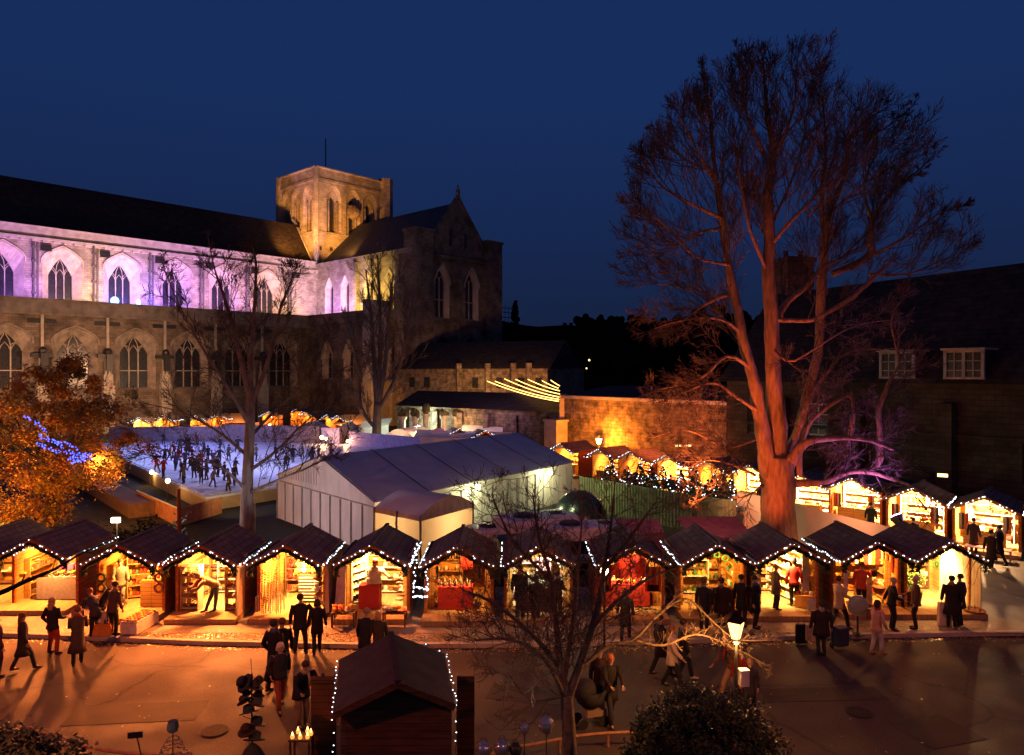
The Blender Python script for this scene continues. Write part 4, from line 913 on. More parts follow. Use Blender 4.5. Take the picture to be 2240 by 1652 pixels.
# the great lime tree
bt = root('lime_tree', (12.2, 34, 0), 0, 'huge bare lime tree floodlit orange and violet, many upright stems', 'tree')
O_ = Vector((12.2, 34, 0))
tb, cb_ = MB(), MB()
D = 34
limbs = []
L = [
 [(1700, 1230, D, .95), (1702, 1150, D, .80), (1703, 1060, D, .72), (1700, 1000, D, .62)],
 [(1690, 1060, D, .58), (1672, 960, D-.2, .40), (1652, 850, D-.3, .33), (1625, 740, D-.3, .27), (1605, 640, D, .23), (1583, 520, D+.2, .19), (1565, 380, D+.4, .13), (1552, 250, D+.6, .08), (1540, 150, D+.6, .03)],
 [(1706, 1060, D, .62), (1700, 940, D, .46), (1692, 820, D, .42), (1688, 700, D, .38), (1682, 600, D, .34), (1683, 520, D, .31), (1680, 430, D, .27), (1690, 340, D+.2, .2), (1678, 240, D+.3, .13), (1668, 120, D+.4, .04)],
 [(1690, 720, D+.1, .25), (1715, 670, D+.4, .2), (1765, 625, D+.9, .15), (1800, 585, D+1.3, .11), (1845, 560, D+1.8, .07), (1900, 500, D+2.2, .03)],
 [(1712, 1050, D+1.0, .42), (1740, 960, D+1.2, .3), (1762, 880, D+1.6, .26), (1790, 760, D+2, .24), (1796, 640, D+2, .26), (1803, 560, D+2, .24), (1812, 470, D+2, .2), (1850, 380, D+2, .13), (1862, 300, D+2, .09), (1930, 240, D+2.4, .03)],
 [(1803, 560, D+2, .16), (1798, 430, D+2.2, .13), (1806, 330, D+2.3, .09), (1800, 210, D+2.4, .03)],
 [(1730, 1010, D-.5, .34), (1765, 970, D-.8, .2), (1830, 960, D-1, .16), (1900, 962, D-1.2, .12), (1950, 985, D-1.2, .05)],
 [(1720, 1000, D+.2, .26), (1750, 930, D+.3, .2), (1775, 870, D+.5, .13), (1810, 815, D+.8, .09), (1860, 770, D+1, .07), (1960, 762, D+1.5, .03)],
 [(1722, 1060, D, .3), (1800, 1052, D-.4, .17), (1880, 1030, D-.6, .13), (1960, 1050, D-.8, .1), (2010, 1075, D-.8, .05)],
 [(1745, 1040, D-.3, .16), (1760, 950, D-.3, .13), (1800, 900, D-.3, .1), (1862, 868, D-.2, .09), (1862, 930, D-.2, .12), (1850, 1000, D-.3, .1)],
 [(1880, 1030, D-.6, .1), (1922, 1010, D-.4, .17), (1924, 900, D-.4, .15), (1945, 840, D-.2, .1), (1965, 790, D, .07), (1950, 700, D+.3, .04), (1985, 640, D+.5, .02)],
 [(1688, 700, D, .18), (1775, 700, D-.8, .13), (1850, 660, D-1.2, .15), (1905, 615, D-1.4, .12), (1960, 560, D-1.5, .05)],
 [(1660, 900, D-.4, .14), (1600, 860, D-.8, .1), (1550, 840, D-1, .07), (1450, 880, D-1.4, .03)],
 [(1650, 810, D-.3, .13), (1590, 780, D-.8, .1), (1530, 830, D-1, .06), (1440, 850, D-1.5, .03)],
 [(1630, 740, D-.2, .12), (1580, 700, D-.6, .08), (1500, 700, D-.8, .05), (1430, 720, D-1, .02)],
 [(1605, 640, D, .12), (1545, 665, D+.5, .09), (1495, 700, D+.8, .05), (1440, 720, D+1, .02)],
 [(1583, 500, D+.2, .12), (1530, 510, D+.8, .09), (1470, 540, D+1.5, .05), (1390, 560, D+2, .02)],
 [(1583, 480, D+.2, .11), (1500, 440, D-.6, .09), (1440, 400, D-1, .05), (1400, 330, D-1.4, .02)],
 [(1565, 400, D+.4, .1), (1520, 320, D+.2, .07), (1480, 240, D, .03)],
 [(1683, 540, D, .14), (1735, 480, D-.8, .1), (1790, 420, D-1.2, .06), (1830, 330, D-1.2, .03)],
 [(1820, 600, D+2.5, .2), (1900, 560, D+3.5, .26), (1905, 500, D+3.5, .2), (1940, 430, D+4, .12), (2000, 380, D+4.4, .06), (2050, 330, D+4.6, .02)],
 [(1905, 480, D+3.5, .12), (1890, 400, D+3.5, .08), (1920, 330, D+3.3, .03)],
 [(1862, 300, D+2, .08), (1930, 285, D+2.6, .06), (2000, 230, D+3, .03)],
 [(1650, 1040, D-.6, .1), (1580, 1010, D-1.5, .06), (1500, 1010, D-2, .03)],
 [(1700, 330, D, .12), (1735, 240, D-.4, .08), (1745, 130, D-.6, .03)],
 [(1668, 330, D-.3, .12), (1628, 230, D-.8, .08), (1615, 110, D-1, .03)],
 [(1640, 800, D, .12), (1600, 720, D+1, .09), (1520, 640, D+1.5, .05), (1420, 620, D+2, .02)],
 [(1595, 580, D, .1), (1520, 560, D-1, .07), (1440, 480, D-1.5, .04), (1370, 440, D-2, .02)],
 [(1682, 600, D, .12), (1640, 500, D-1, .09), (1620, 400, D-1.4, .06), (1600, 280, D-1.6, .03)],
 [(1683, 500, D, .12), (1730, 400, D+1, .08), (1760, 290, D+1.4, .05), (1775, 170, D+1.6, .02)],
 [(1905, 560, D+3.5, .14), (1980, 520, D+3, .09), (2050, 470, D+3, .05), (2110, 450, D+3, .02)],
 [(1900, 600, D+3, .12), (1980, 600, D+2.6, .07), (2060, 570, D+2.4, .04), (2120, 540, D+2.2, .02)],
 [(1812, 470, D+2, .12), (1870, 420, D+1, .08), (1930, 370, D+.6, .05), (1990, 330, D+.4, .02)],
 [(1565, 380, D+.4, .1), (1500, 350, D+1.4, .06), (1430, 290, D+2, .03)],
 [(1688, 760, D, .1), (1740, 790, D-1.6, .07), (1850, 720, D-2, .04), (1950, 700, D-2.2, .02)],
 [(1655, 960, D-.4, .08), (1590, 980, D-1.2, .05), (1500, 940, D-1.6, .03), (1420, 960, D-1.8, .015)],
 [(1668, 1060, D-.5, .08), (1620, 1090, D-1.4, .05), (1560, 1080, D-2, .03), (1500, 1110, D-2.2, .015)],
]
for i, sp in enumerate(L):
    sp = [(x_, y_, d_, r_*(.86 if r_ > .2 else .78)) for x_, y_, d_, r_ in sp] if i else sp
    s, r = limb(tb, sp, 18 if i < 6 else 10 if i < 12 else 7); limbs.append((s, r, i))
ENV = ((13.8, 34, 15.0), (9.3, 8.5, 9.2))
for s, r, i in limbs:
    if i == 0: continue
    tot = sum((s[k+1]-s[k]).length for k in range(len(s)-1))
    hi = i in (1, 2, 3, 4, 5, 16, 17, 18, 19, 20, 21, 22, 24, 25) or 26 <= i <= 33
    c = int(tot*(1.7 if i in (1, 2, 4, 5) else 2.9 if hi else 2.3 if i in (12, 13, 14, 15, 23, 35, 36) else 1.7))
    branch(cb_, s, [min(x, .05) for x in r], 5.4 if hi else 3.6, 1, .34 if hi else .06, .13, (6, 9), .6, (16, 46) if hi else (22, 60), (5, 4, 3, 3, 3), .0095, .55, .4, 4, t0=.5 if i in (1, 2, 4) else .15, cnt=c)
ENV = None
def gnarl(b, O, a=.05):
    out = []
    for x, y, z in b.v:
        v = Vector((x, y, z)); n1 = noise.noise_vector(v*.9)*a*1.6; n2 = noise.noise(Vector((x*7, y*7, z*1.1)))*a; n3 = noise.noise_vector(v*3.1)*a*.5
        k = min(1, .25+.75*max(0, 1-(z-2)/14)); v = v+(n1+n3)*k+Vector((n2, -n2, 0))*k; out.append(tuple(v))
    b.v = out
gnarl(tb, O_, .065)
for m_ in (tb, cb_): m_.v = [(x-O_.x, y-O_.y, z) for x, y, z in m_.v]
tb.build('trunk', mat('lime_bark', (.44, .27, .16), .95, (.08, .05, .035), scale=7, bump=1.0, bscale=16, contrast=.55, stretch=(1, 1, .22)), bt, True)
cb_.build('branches', bark, bt)
print('lime tree faces', len(cb_.f))
for t0_, tg, pw, col, an in (((8.0, 29.2, 2.0), (11.3, 34, 8), 9500, (1, .19, .03), 60), ((8.2, 30.0, 2.4), (6.6, 33.6, 7.0), 6500, (1, .19, .04), 80), ((9.6, 30.2, 1.5), (12.0, 34, 5.5), 1500, (1, .15, .03), 85), ((10.8, 30.6, 1.2), (12.0, 34, 14), 3600, (1, .17, .03), 34)):
    light('tree_uplight_light', 'SPOT', t0_, pw, col, .12, tg, an, .8)
p = P(1959, 1129, 31.8)
flood('violet_floodlight', tuple(p), (15.2, 34, 6.5), 800, (.72, .2, 1), 95, 'small violet floodlight glowing above a chalet roof, aimed at the big tree', glow('violet_lens2', (.8, .4, 1), 30), size=.12)
q = MB(); q.tube([(p.x, p.y, 0), (p.x, p.y, p.z-.3)], .04, 6); tag(q.build('stand', metal_dk), 'slim stand carrying the violet floodlight', 'stand')
light('tree_violet_light', 'SPOT', (17.2, 31.6, 2.2), 260, (.75, .25, 1), .12, (12.5, 34, 5), 60, .8)

# bare tree in front of the rink
t2 = root('bare_tree', (-12, 32.5, 0), 0, 'bare slender tree with pale trunk in front of the ice rink', 'tree')
tb, cb_ = MB(), MB(); D = 32.5; lim = []
for sp in ([(540, 1240, D, .40), (540, 1150, D, .33), (541, 1060, D, .26), (545, 980, D, .24), (548, 900, D, .2), (545, 840, D, .15)],
           [(545, 900, D, .2), (548, 800, D+.1, .16), (555, 700, D+.2, .12), (560, 580, D+.2, .08), (548, 530, D, .03)],
           [(546, 870, D, .18), (520, 760, D-.3, .14), (490, 650, D-.5, .1), (470, 590, D-.6, .05), (455, 520, D-.7, .02)],
           [(548, 890, D, .16), (590, 780, D+.5, .12), (612, 680, D+.7, .09), (635, 620, D+.9, .04), (650, 570, D+1, .02)],
           [(545, 930, D, .14), (500, 850, D-.6, .1), (430, 740, D-1.2, .07), (380, 640, D-1.6, .04), (350, 560, D-1.8, .02)],
           [(545, 1000, D, .12), (470, 940, D+.3, .08), (390, 900, D+.8, .05), (300, 880, D+1, .02)],
           [(545, 1030, D, .12), (600, 990, D-.6, .09), (660, 930, D-1, .05), (720, 880, D-1.2, .02)],
           [(542, 1080, D, .12), (610, 1050, D-.8, .08), (680, 1020, D-1.4, .05), (750, 985, D-1.6, .02)],
           [(542, 1075, D, .1), (480, 1020, D-.9, .07), (400, 1000, D-1.2, .04), (300, 960, D-1.4, .02)],
           [(545, 960, D, .12), (600, 900, D+.8, .08), (680, 830, D+1.2, .04), (740, 760, D+1.4, .02)]):
    lim.append(limb(tb, [(x_, y_, d_, r_*(.72 if k_ else .8) if r_ < .2 else r_) for k_, (x_, y_, d_, r_) in enumerate(sp)], 8))
ENV = ((-11.4, 32.5, 8.0), (6.6, 5, 6.3))
for i, (s, r) in enumerate(lim):
    if i: 
        tot = sum((s[k+1]-s[k]).length for k in range(len(s)-1))
        branch(cb_, s, [min(x, .05) for x in r], 3.4, 1, .3, .22, (6, 8), .6, (22, 58), (4, 3, 3, 3), .0095, .5, .35, 4, t0=.12, cnt=int(tot*2.2))
ENV = None
for m_ in (tb, cb_): m_.v = [(x+12, y-32.5, z) for x, y, z in m_.v]
tb.build('trunk', bark_pl, t2, True); cb_.build('branches', bark_dk, t2); print('t2', len(cb_.f))
light('tree_grey_light', 'SPOT', (-8.5, 30, 2.5), 300, (.8, .75, .9), .2, (-12, 32.5, 5), 70, 1)

# bare tree beside the corner buttress
t3 = root('bare_tree', (-14.7, 79, 0), 0, 'tall bare tree standing before the cathedral transept, forked low', 'tree')
tb, cb_ = MB(), MB(); D = 79; lim = []
for sp in ([(822, 990, D, .55), (824, 930, D, .5), (826, 880, D, .42)],
           [(826, 890, D, .35), (842, 800, D, .25), (850, 700, D, .18), (860, 600, D, .06)], [(826, 890, D, .35), (818, 790, D, .26), (812, 690, D, .18), (800, 590, D, .06)],
           [(826, 870, D, .3), (832, 760, D, .22), (830, 650, D, .15), (826, 560, D, .05)], [(824, 940, D, .22), (790, 890, D, .18), (785, 800, D, .13), (755, 700, D, .04)],
           [(826, 900, D, .25), (868, 820, D, .18), (890, 730, D, .12), (905, 640, D, .04)]):
    lim.append(limb(tb, sp, 7))
for i, (s, r) in enumerate(lim):
    if i: branch(cb_, s, [min(x, .12) for x in r], 6.0, 1, .5, .2, (5, 7), .6, (20, 50), (4, 3, 3), .022, .5, .35, 4, t0=.1, cnt=14)
for m_ in (tb, cb_): m_.v = [(x+14.7, y-79, z) for x, y, z in m_.v]
tb.build('trunk', bark, t3, True); cb_.build('branches', bark, t3)

# small foreground tree by the street lamp
t4 = root('young_tree', (1.1, 14, 0), 0, 'small bare tree in the foreground with spreading spurred branches', 'tree')
tb, cb_ = MB(), MB(); D = 14; lim = []
for sp in ([(1250, 1850, D, .17), (1248, 1700, D, .15), (1244, 1600, D, .135), (1240, 1520, D, .12)],
           [(1240, 1530, D, .10), (1225, 1450, D, .075), (1218, 1380, D-.1, .06), (1205, 1270, D-.2, .045), (1180, 1180, D-.3, .03), (1165, 1080, D-.4, .012)],
           [(1240, 1530, D, .10), (1270, 1450, D+.1, .08), (1305, 1340, D+.2, .065), (1320, 1250, D+.3, .05), (1335, 1160, D+.2, .03), (1345, 1060, D+.1, .012)],
           [(1290, 1380, D+.1, .055), (1345, 1320, D+.4, .045), (1420, 1265, D+.9, .03), (1490, 1240, D+1.2, .012)],
           [(1270, 1460, D+.1, .05), (1330, 1415, D+.9, .038), (1385, 1400, D+1.7, .035), (1440, 1345, D+2.3, .03), (1500, 1310, D+2.6, .024), (1560, 1360, D+2.7, .02), (1610, 1398, D+2.6, .015), (1690, 1400, D+2.4, .009)],
           [(1385, 1400, D+1.7, .03), (1450, 1412, D+2.2, .027), (1520, 1388, D+2.5, .022), (1580, 1405, D+2.7, .018), (1640, 1435, D+2.7, .012), (1695, 1465, D+2.7, .008)],
           [(1440, 1345, D+2.3, .02), (1500, 1290, D+2.5, .015), (1570, 1275, D+2.6, .008)],
           [(1225, 1460, D, .05), (1160, 1385, D-.5, .04), (1080, 1320, D-.9, .028), (1010, 1290, D-1.2, .012)],
           [(1222, 1420, D, .045), (1205, 1310, D+.5, .035), (1130, 1240, D+.8, .024), (1060, 1180, D+.9, .01)],
           [(1238, 1520, D, .05), (1160, 1530, D-.3, .02), (1110, 1470, D-.4, .01)],
           [(1235, 1480, D, .06), (1255, 1350, D+.6, .045), (1265, 1240, D+.8, .03), (1275, 1110, D+.9, .012)],
           [(1320, 1250, D+.3, .04), (1390, 1160, D+.3, .028), (1440, 1090, D+.3, .012)],
           [(1205, 1270, D-.2, .04), (1120, 1180, D-.6, .025), (1075, 1080, D-.9, .01)],
           [(1235, 1525, D, .05), (1190, 1440, D-.7, .04), (1120, 1400, D-1.3, .026), (1040, 1400, D-1.6, .012)]):
    lim.append(limb(tb, sp, 7))
for i, (s, r) in enumerate(lim):
    if i: 
        tot = sum((s[k+1]-s[k]).length for k in range(len(s)-1))
        branch(cb_, s, [min(x, .026) for x in r], 1.75 if i not in (4, 5, 6) else .6, 1, .25, .26, (4, 6), .6, (30, 70), (4, 3, 3), .0052, .55, .45, 4 if i not in (4, 5, 6) else 3, t0=.1, cnt=int(tot*(6.5 if i not in (4, 5, 6) else 10)))
for m_ in (tb, cb_): m_.v = [(x-1.1, y-14, z) for x, y, z in m_.v]
tb.build('trunk', mat('young_bark', (.20, .14, .10), .9, (.10, .075, .055), scale=12, bump=.4), t4, True); cb_.build('branches', mat('young_bark', (.2, .14, .1)), t4); print('t4', len(cb_.f))
# dark bough reaching in from the left
bb = MB(); s, r = limb(bb, [(-260, 1390, 8, .05), (-60, 1310, 8, .035), (0, 1297, 8.2, .03), (60, 1270, 8.3, .024), (120, 1245, 8.4, .018), (180, 1210, 8.5, .012), (250, 1180, 8.6, .006)], 6)
branch(bb, s, r, .35, 2, 0, .3, (1, 2), .5, (30, 70), (4, 3, 3), .003, .5, .5, 3, t0=.3, cnt=9)
tag(bb.build('bough', bark_dk, None, True), 'thin dark bough crossing the leftmost chalets from outside', 'branch')

# autumn tree on the left
def leafy(name, pos, rx, ry, rz, n, size, m, clumps, seed=1, hollow=.35):
    random.seed(seed); b = MB(); cl = []
    for k in range(clumps):
        a = rnd()*6.283; ph = math.acos(ru(-1, 1)); rr = ru(hollow, 1)**.6
        cl.append((Vector((math.cos(a)*math.sin(ph)*rx, math.sin(a)*math.sin(ph)*ry, math.cos(ph)*rz))*rr, ru(.10, .26)*rx))
    for k in range(n):
        c, s = random.choice(cl); p = c+Vector((random.gauss(0, s*.5), random.gauss(0, s*.5), random.gauss(0, s*.4))); leaf(p, size*ru(.6, 1.3), .9)
    return b if False else (b, cl)
def foliage(n, cl, size, seed):
    random.seed(seed); b = MB(); global g; keep = g; g = b
    for k in range(n):
        c, s = random.choice(cl); leaf(c+Vector((random.gauss(0, s*.55), random.gauss(0, s*.55), random.gauss(0, s*.42))), size*ru(.6, 1.3), .9)
    g = keep; return b
def clumps(n, rx, ry, rz, seed, hollow=.3, cs=(.1, .24)):
    random.seed(seed); cl = []
    for k in range(n):
        a = rnd()*6.283; ph = math.acos(ru(-1, 1)); rr = ru(hollow, 1)**.6
        cl.append((Vector((math.cos(a)*math.sin(ph)*rx, math.sin(a)*math.sin(ph)*ry, math.cos(ph)*rz))*rr, ru(*cs)*rx))
    return cl
at = root('autumn_tree', (-24.6, 39, 0), 0, 'leafy orange autumn tree lit from below at the left edge', 'tree')
cl = [(c+Vector((0, 0, 4.4)), s) for c, s in clumps(105, 5.0, 4, 4.0, 3, .25, (.07, .17))] + [(c+Vector((.8, 0, 7.6)), s) for c, s in clumps(30, 2.2, 2, 2.2, 5)]
foliage(46000, cl, .066, 11).build('foliage', autumn, at)
random.seed(21); b = MB(); b.tube([(0, 0, 0), (.1, 0, 2), (0, .1, 4)], [.3, .22, .16], 8)
for k in range(14): 
    a = rnd()*6.28; grow(b, Vector((0, 0, ru(1.8, 4))), Vector((math.cos(a), math.sin(a), ru(.3, 1.4))), ru(3, 4.6), .09, 1, .2, .2, (3, 4), .5, maxlvl=3)
b.build('trunk', bark_dk, at)
for loc, pw in (((-23.2, 33.2, 2.4), 1100), ((-26.5, 33.6, 2.2), 1100), ((-22, 41, 2.5), 180), ((-28, 42, 3), 500), ((-24.5, 33.0, 8.5), 130)):  # last point is added at crown height to brighten the top
    light('autumn_uplight_light', 'POINT', loc, pw, (1, .36, .05), .25)
# low dark hedge below it and behind the first chalets
cl = [(Vector((ru(-5, 9), ru(-1, 1), ru(.2, 1.5))), ru(.3, .6)) for k in range(60)]
tag(foliage(9000, cl, .08, 12).build('hedge', mat('dark_hedge', (.03, .035, .015), .8), None, False, (-24, 33.5, 0)), 'low dark hedge behind the leftmost chalets', 'hedge')
# blue string lights in the autumn tree
r = root('blue_fairy_lights', (0, 0, 0), 0, 'blue string of lights sagging behind the autumn tree', 'string lights')
random.seed(31); b = MB(); w = MB(); nb_ = 0
for (xa, ya, xb, yb) in ((58, 908, 100, 942), (85, 950, 140, 975), (80, 968, 130, 990), (120, 960, 168, 980), (140, 985, 196, 1000), (150, 1000, 200, 992), (155, 1010, 190, 1003)):
    A, B = P(xa, ya, 34.8), P(xb, yb, 34.8); w.tube([A, B], .008, 3)
    for k in range(22): b.ball(tuple(A.lerp(B, k/21)+Vector((ru(-.06, .06), ru(-.1, .1), ru(-.12, .06)))), ru(.02, .04), 5)
b.build('bulbs', bulb_b, r); w.build('wire', metal_dk, r)

# clipped evergreen bush bottom right, shaggy bush bottom left
r = root('clipped_bush', (3.35, 12.6, 0), 0, 'large round clipped evergreen bush in the bottom foreground', 'bush')
cl = []
random.seed(41)
for k in range(420):
    a = rnd()*6.283; ph = math.acos(ru(-.9, 1)); rr = ru(.86, 1.02)
    q_ = Vector((math.cos(a)*math.sin(ph), math.sin(a)*math.sin(ph), math.cos(ph))); m_ = 1+.13*noise.noise(q_*2.3)+.05*noise.noise(q_*6)
    cl.append((Vector((q_.x*1.28*m_, q_.y*1.2*m_, 1.70+q_.z*1.3*m_)), ru(.09, .2)))
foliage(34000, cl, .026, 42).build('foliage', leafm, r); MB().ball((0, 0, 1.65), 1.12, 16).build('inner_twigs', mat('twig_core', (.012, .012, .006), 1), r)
MB().tube([(0, 0, 0), (0, 0, 1)], .12, 8).build('trunk', bark_dk, r)
r = root('shaggy_bush', (-9.3, 13.2, 0), 0, 'shaggy evergreen shrub in the bottom left corner', 'bush')
cl = [(c+Vector((0, 0, 1.0)), s) for c, s in clumps(160, 1.6, 1.3, 1.1, 8, .6, (.07, .15))]
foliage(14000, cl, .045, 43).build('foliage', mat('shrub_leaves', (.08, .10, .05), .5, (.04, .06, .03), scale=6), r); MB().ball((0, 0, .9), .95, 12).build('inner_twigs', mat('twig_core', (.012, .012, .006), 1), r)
cl = [(Vector((ru(-1.9, 4.4), ru(-1.3, .35), ru(0, .18))), .16) for k in range(150)]
o = foliage(7000, cl, .03, 44).build('ground_cover', mat('bed_leaves', (.16, .07, .03), .7, (.05, .04, .02), scale=6), None, False, (0, 12.6, 0)); tag(o, 'low brown ground cover in the planting bed', 'ground cover', kind='stuff')

# ------------------------------------------------------------------ market chalets
random.seed(99)
HW, EZ, AZ, Y0, Y1 = 1.2, 2.02, 2.66, -.85, 2.5          # half width, eave, apex heights above pavement; roof front and back
def make_chalet(name, label, back=False):
    r = root(name, (0, 0, 0), 0, label, 'market stall')
    b = MB(); b.box((0, 2.32, (EZ+.1)/2), (2*HW, .05, EZ+.1)); k = len(b.v); b.v += [(-HW, 2.3, EZ+.05), (HW, 2.3, EZ+.05), (0, 2.3, AZ-.05), (-HW, 2.35, EZ+.05), (HW, 2.35, EZ+.05), (0, 2.35, AZ-.05)]; b.face((k, k+1, k+2)); b.face((k+4, k+3, k+5))
    b.build('back_wall', wood_in, r)
    for s in (-1, 1):
        b = MB(); b.box((s*(HW-.02), 1.15, (EZ+.12)/2), (.04, 2.3, EZ+.12)); b.mi = 1; b.box((s*(HW-.055), 1.15, (EZ+.1)/2), (.02, 2.26, EZ+.06)); b.build('side_wall', [wood, wood_in], r)
    b = MB(); b.box((0, .85, .09), (2.44, 3.5, .17)); b.build('deck', deckm, r)
    b = MB()
    for s in (-1, 1):
        b.quad((s*(HW+.06), Y0, EZ), (s*(HW+.06), Y1, EZ), (0, Y1, AZ+.02), (0, Y0, AZ+.02)); b.quad((s*(HW+.06), Y0, EZ-.04), (s*(HW+.06), Y1, EZ-.04), (0, Y1, AZ-.03), (0, Y0, AZ-.03))
        b.quad((s*(HW+.06), Y0, EZ), (s*(HW+.06), Y1, EZ), (s*(HW+.06), Y1, EZ-.04), (s*(HW+.06), Y0, EZ-.04))
    b.bar((0, Y0, AZ+.04), (0, Y1, AZ+.04), .14, .05); b.build('roof', felt, r)
    for s in (-1, 1):
        b = MB(); b.bar((s*(HW+.05), Y0-.02, EZ-.06), (0, Y0-.02, AZ-.04), .03, .14); b.build('bargeboard', wood, r)
    for s in (-1, 1):
        b = MB(); b.box((s*(HW-.05), 0, EZ/2+.1), (.1, .1, EZ-.15)); b.build('corner_post', wood, r)
    b = MB(); k = len(b.v); b.v += [(-.42, .0, AZ-.26), (.42, .0, AZ-.26), (0, .0, AZ-.04)]; b.face((k, k+1, k+2)); b.box((0, 0, EZ+.02), (2*HW-.1, .07, .07)) if False else None; b.build('gable_infill', wood_in, r)
    return r
def make_string(right=True, many=True, step=.15):
    r = root('string_lights', (0, 0, 0), 0, 'x', 'string lights'); s = 1 if right else -1
    path = [Vector((-(HW+.07), Y0-.05, EZ-.02)), Vector((0, Y0-.05, AZ+.03)), Vector((HW+.07, Y0-.05, EZ-.02))]
    side = [Vector((s*(HW+.09), Y0, EZ-.02)), Vector((s*(HW+.09), Y1, EZ-.02))]
    pts = []
    for a, c in ((path[0], path[1]), (path[1], path[2]), (side[0], side[1])):
        n = int((c-a).length/step)
        for k in range(n):
            if rnd() < .1: continue
            t = (k+ru(.15, .85))/n; pts.append(a.lerp(c, t)+Vector((ru(-.02, .02), ru(-.02, .02), ru(-.05, .02)-.05*math.sin(t*math.pi*3)**2)))
    w = MB(); w.tube(path, .007, 3); w.tube(side, .007, 3); w.build('wire', metal_dk, r)
    if many:
        me = MB().ball((0, 0, 0), .0185, 6).mesh('bulb', bulb_w, True)
        for p in pts:
            o = bpy.data.objects.new('bulb', me); C.objects.link(o); o.parent = r; o.location = p; q = ru(.6, 1.3); o.scale = (q, q, q)
    else:
        b = MB()
        for p in pts: b.ball(tuple(p), ru(.016, .026), 5)
        b.build('bulbs', bulb_w, r)['kind'] = 'stuff'
    return r
def make_garland():
    global g
    keep = g; g = MB()
    for s in (-1, 1):
        for k in range(620):
            t = rnd(); x = s*HW*(1-t); z = EZ-.1+(AZ-EZ)*t-.04+random.gauss(0, .035); leaf(Vector((x, Y0-.02+random.gauss(0, .04), z)), ru(.03, .06), 1)
        for k in range(140): leaf(Vector((s*(HW-.05)+random.gauss(0, .05), Y0+random.gauss(0, .05), EZ-.12-rnd()*.3)), ru(.02, .05), 1)
    b, g = g, keep; return tag(b.build('fir_garland', fir), 'x', 'garland')
felt_b = mat('shingle_felt_faded', (.32, .25, .20), .9, (.17, .13, .11), scale=2.5, bump=.4, kind='shingle', bscale=30, contrast=.6)
felt_c = mat('shingle_felt_slate', (.21, .17, .15), .85, (.14, .115, .10), scale=4, bump=.5, kind='shingle', bscale=30, contrast=.5)
proto = make_chalet('market_chalet', 'x'); strR = make_string(True); strL = make_string(False); gar = make_garland(); far_str = make_string(True, False); far_strL = make_string(False, False)
used = set()
def first(o, loc, rz, label, group=None):
    """move the source itself the first time, copy it afterwards"""
    if o.name not in used:
        used.add(o.name); o.location = loc; o.rotation_euler.z = rz; o['label'] = label
        if group: o['group'] = group
        return o
    return dup(o, loc, rz, label, group)
bulb_me = MB().ball((0, 0, 0), .06, 8).mesh('glass', lamp_w, True)
def pendant(M, x, y, z, label, group, pw, col, spot=0, scol=(1, .20, .035), inward=True, dsp=2.6):
    p = M @ Vector((x, y, z)); r = root('pendant_lamp', p, 0, label, 'lamp', group)
    o = bpy.data.objects.new('glass', bulb_me); C.objects.link(o); o.parent = r
    MB().tube([(0, 0, .05), (0, 0, AZ-z-.04)], .008, 3).build('flex', metal_dk, r)
    light('pendant_lamp_light', 'POINT', M @ Vector((x, y-.09, z-.1)), pw*(.45 if spot > 450 or not inward else .22), col, .07)
    if inward: light('stall_fill_light', 'SPOT', M @ Vector((x, .12, z+.12)), pw*dsp, (1, col[1]*1.3, col[2]*1.3), .06, M @ Vector((x, 1.9, .9)), 140, .7)  # added inward spot, brightens the stall without spilling on the road
    if spot: light('forecourt_fill_light', 'SPOT', M @ Vector((x*.2, .35, AZ-.42)), spot, scol, .07, M @ Vector((0, -3.0, -.2)), 125, .8)  # added outward spot to light the ground before the stall
row = []   # (px, d)
FR = [(-72, 25.8, 'leftmost chalet, half out of view with a dark mottled roof'), (67, 25.6, 'chalet selling pictures and small goods on a white-clothed table'), (259, 24.75, 'chalet with a tall rack of red ornaments and a pine counter'),
      (438, 24.7, 'chalet with two curved shelf stands of wooden bowls'), (622, 24.7, 'chalet hung with bead necklaces beside a striped chest'), (811, 24.7, 'chalet with white spice shelves and a red spotted counter'),
      (1000, 24.5, 'chalet with red goods inside, right of the cluster of hanging lights'), (1180, 24.6, 'chalet behind the young tree with pink and white goods'), (1387, 24.7, 'chalet with red draped walls and glowing amber lanterns'),
      (1572, 24.8, 'chalet with pale walls and hanging greenery, customers crowding it'), (1735, 25.0, 'chalet with bright white shelving and a red-coated shopper'), (1921, 25.2, 'chalet with hanging garments and a white stepped rack'), (2082, 25.2, 'end chalet with potted greenery and pale plank side wall')]
PW = [320, 420, 360, 620, 700, 440, 150, 230, 230, 260, 560, 440, 600]
COL = [(1, .36, .07)]*13; COL[3] = (1, .48, .15); COL[4] = (1, .46, .11); COL[5] = (1, .46, .15); COL[7] = (1, .75, .5); COL[8] = (1, .42, .12); COL[12] = (1, .56, .18); COL[10] = (1, .5, .16)
SP = [1300, 2400, 2100, 2300, 2200, 1000, 40, 30, 40, 40, 90, 80, 110]
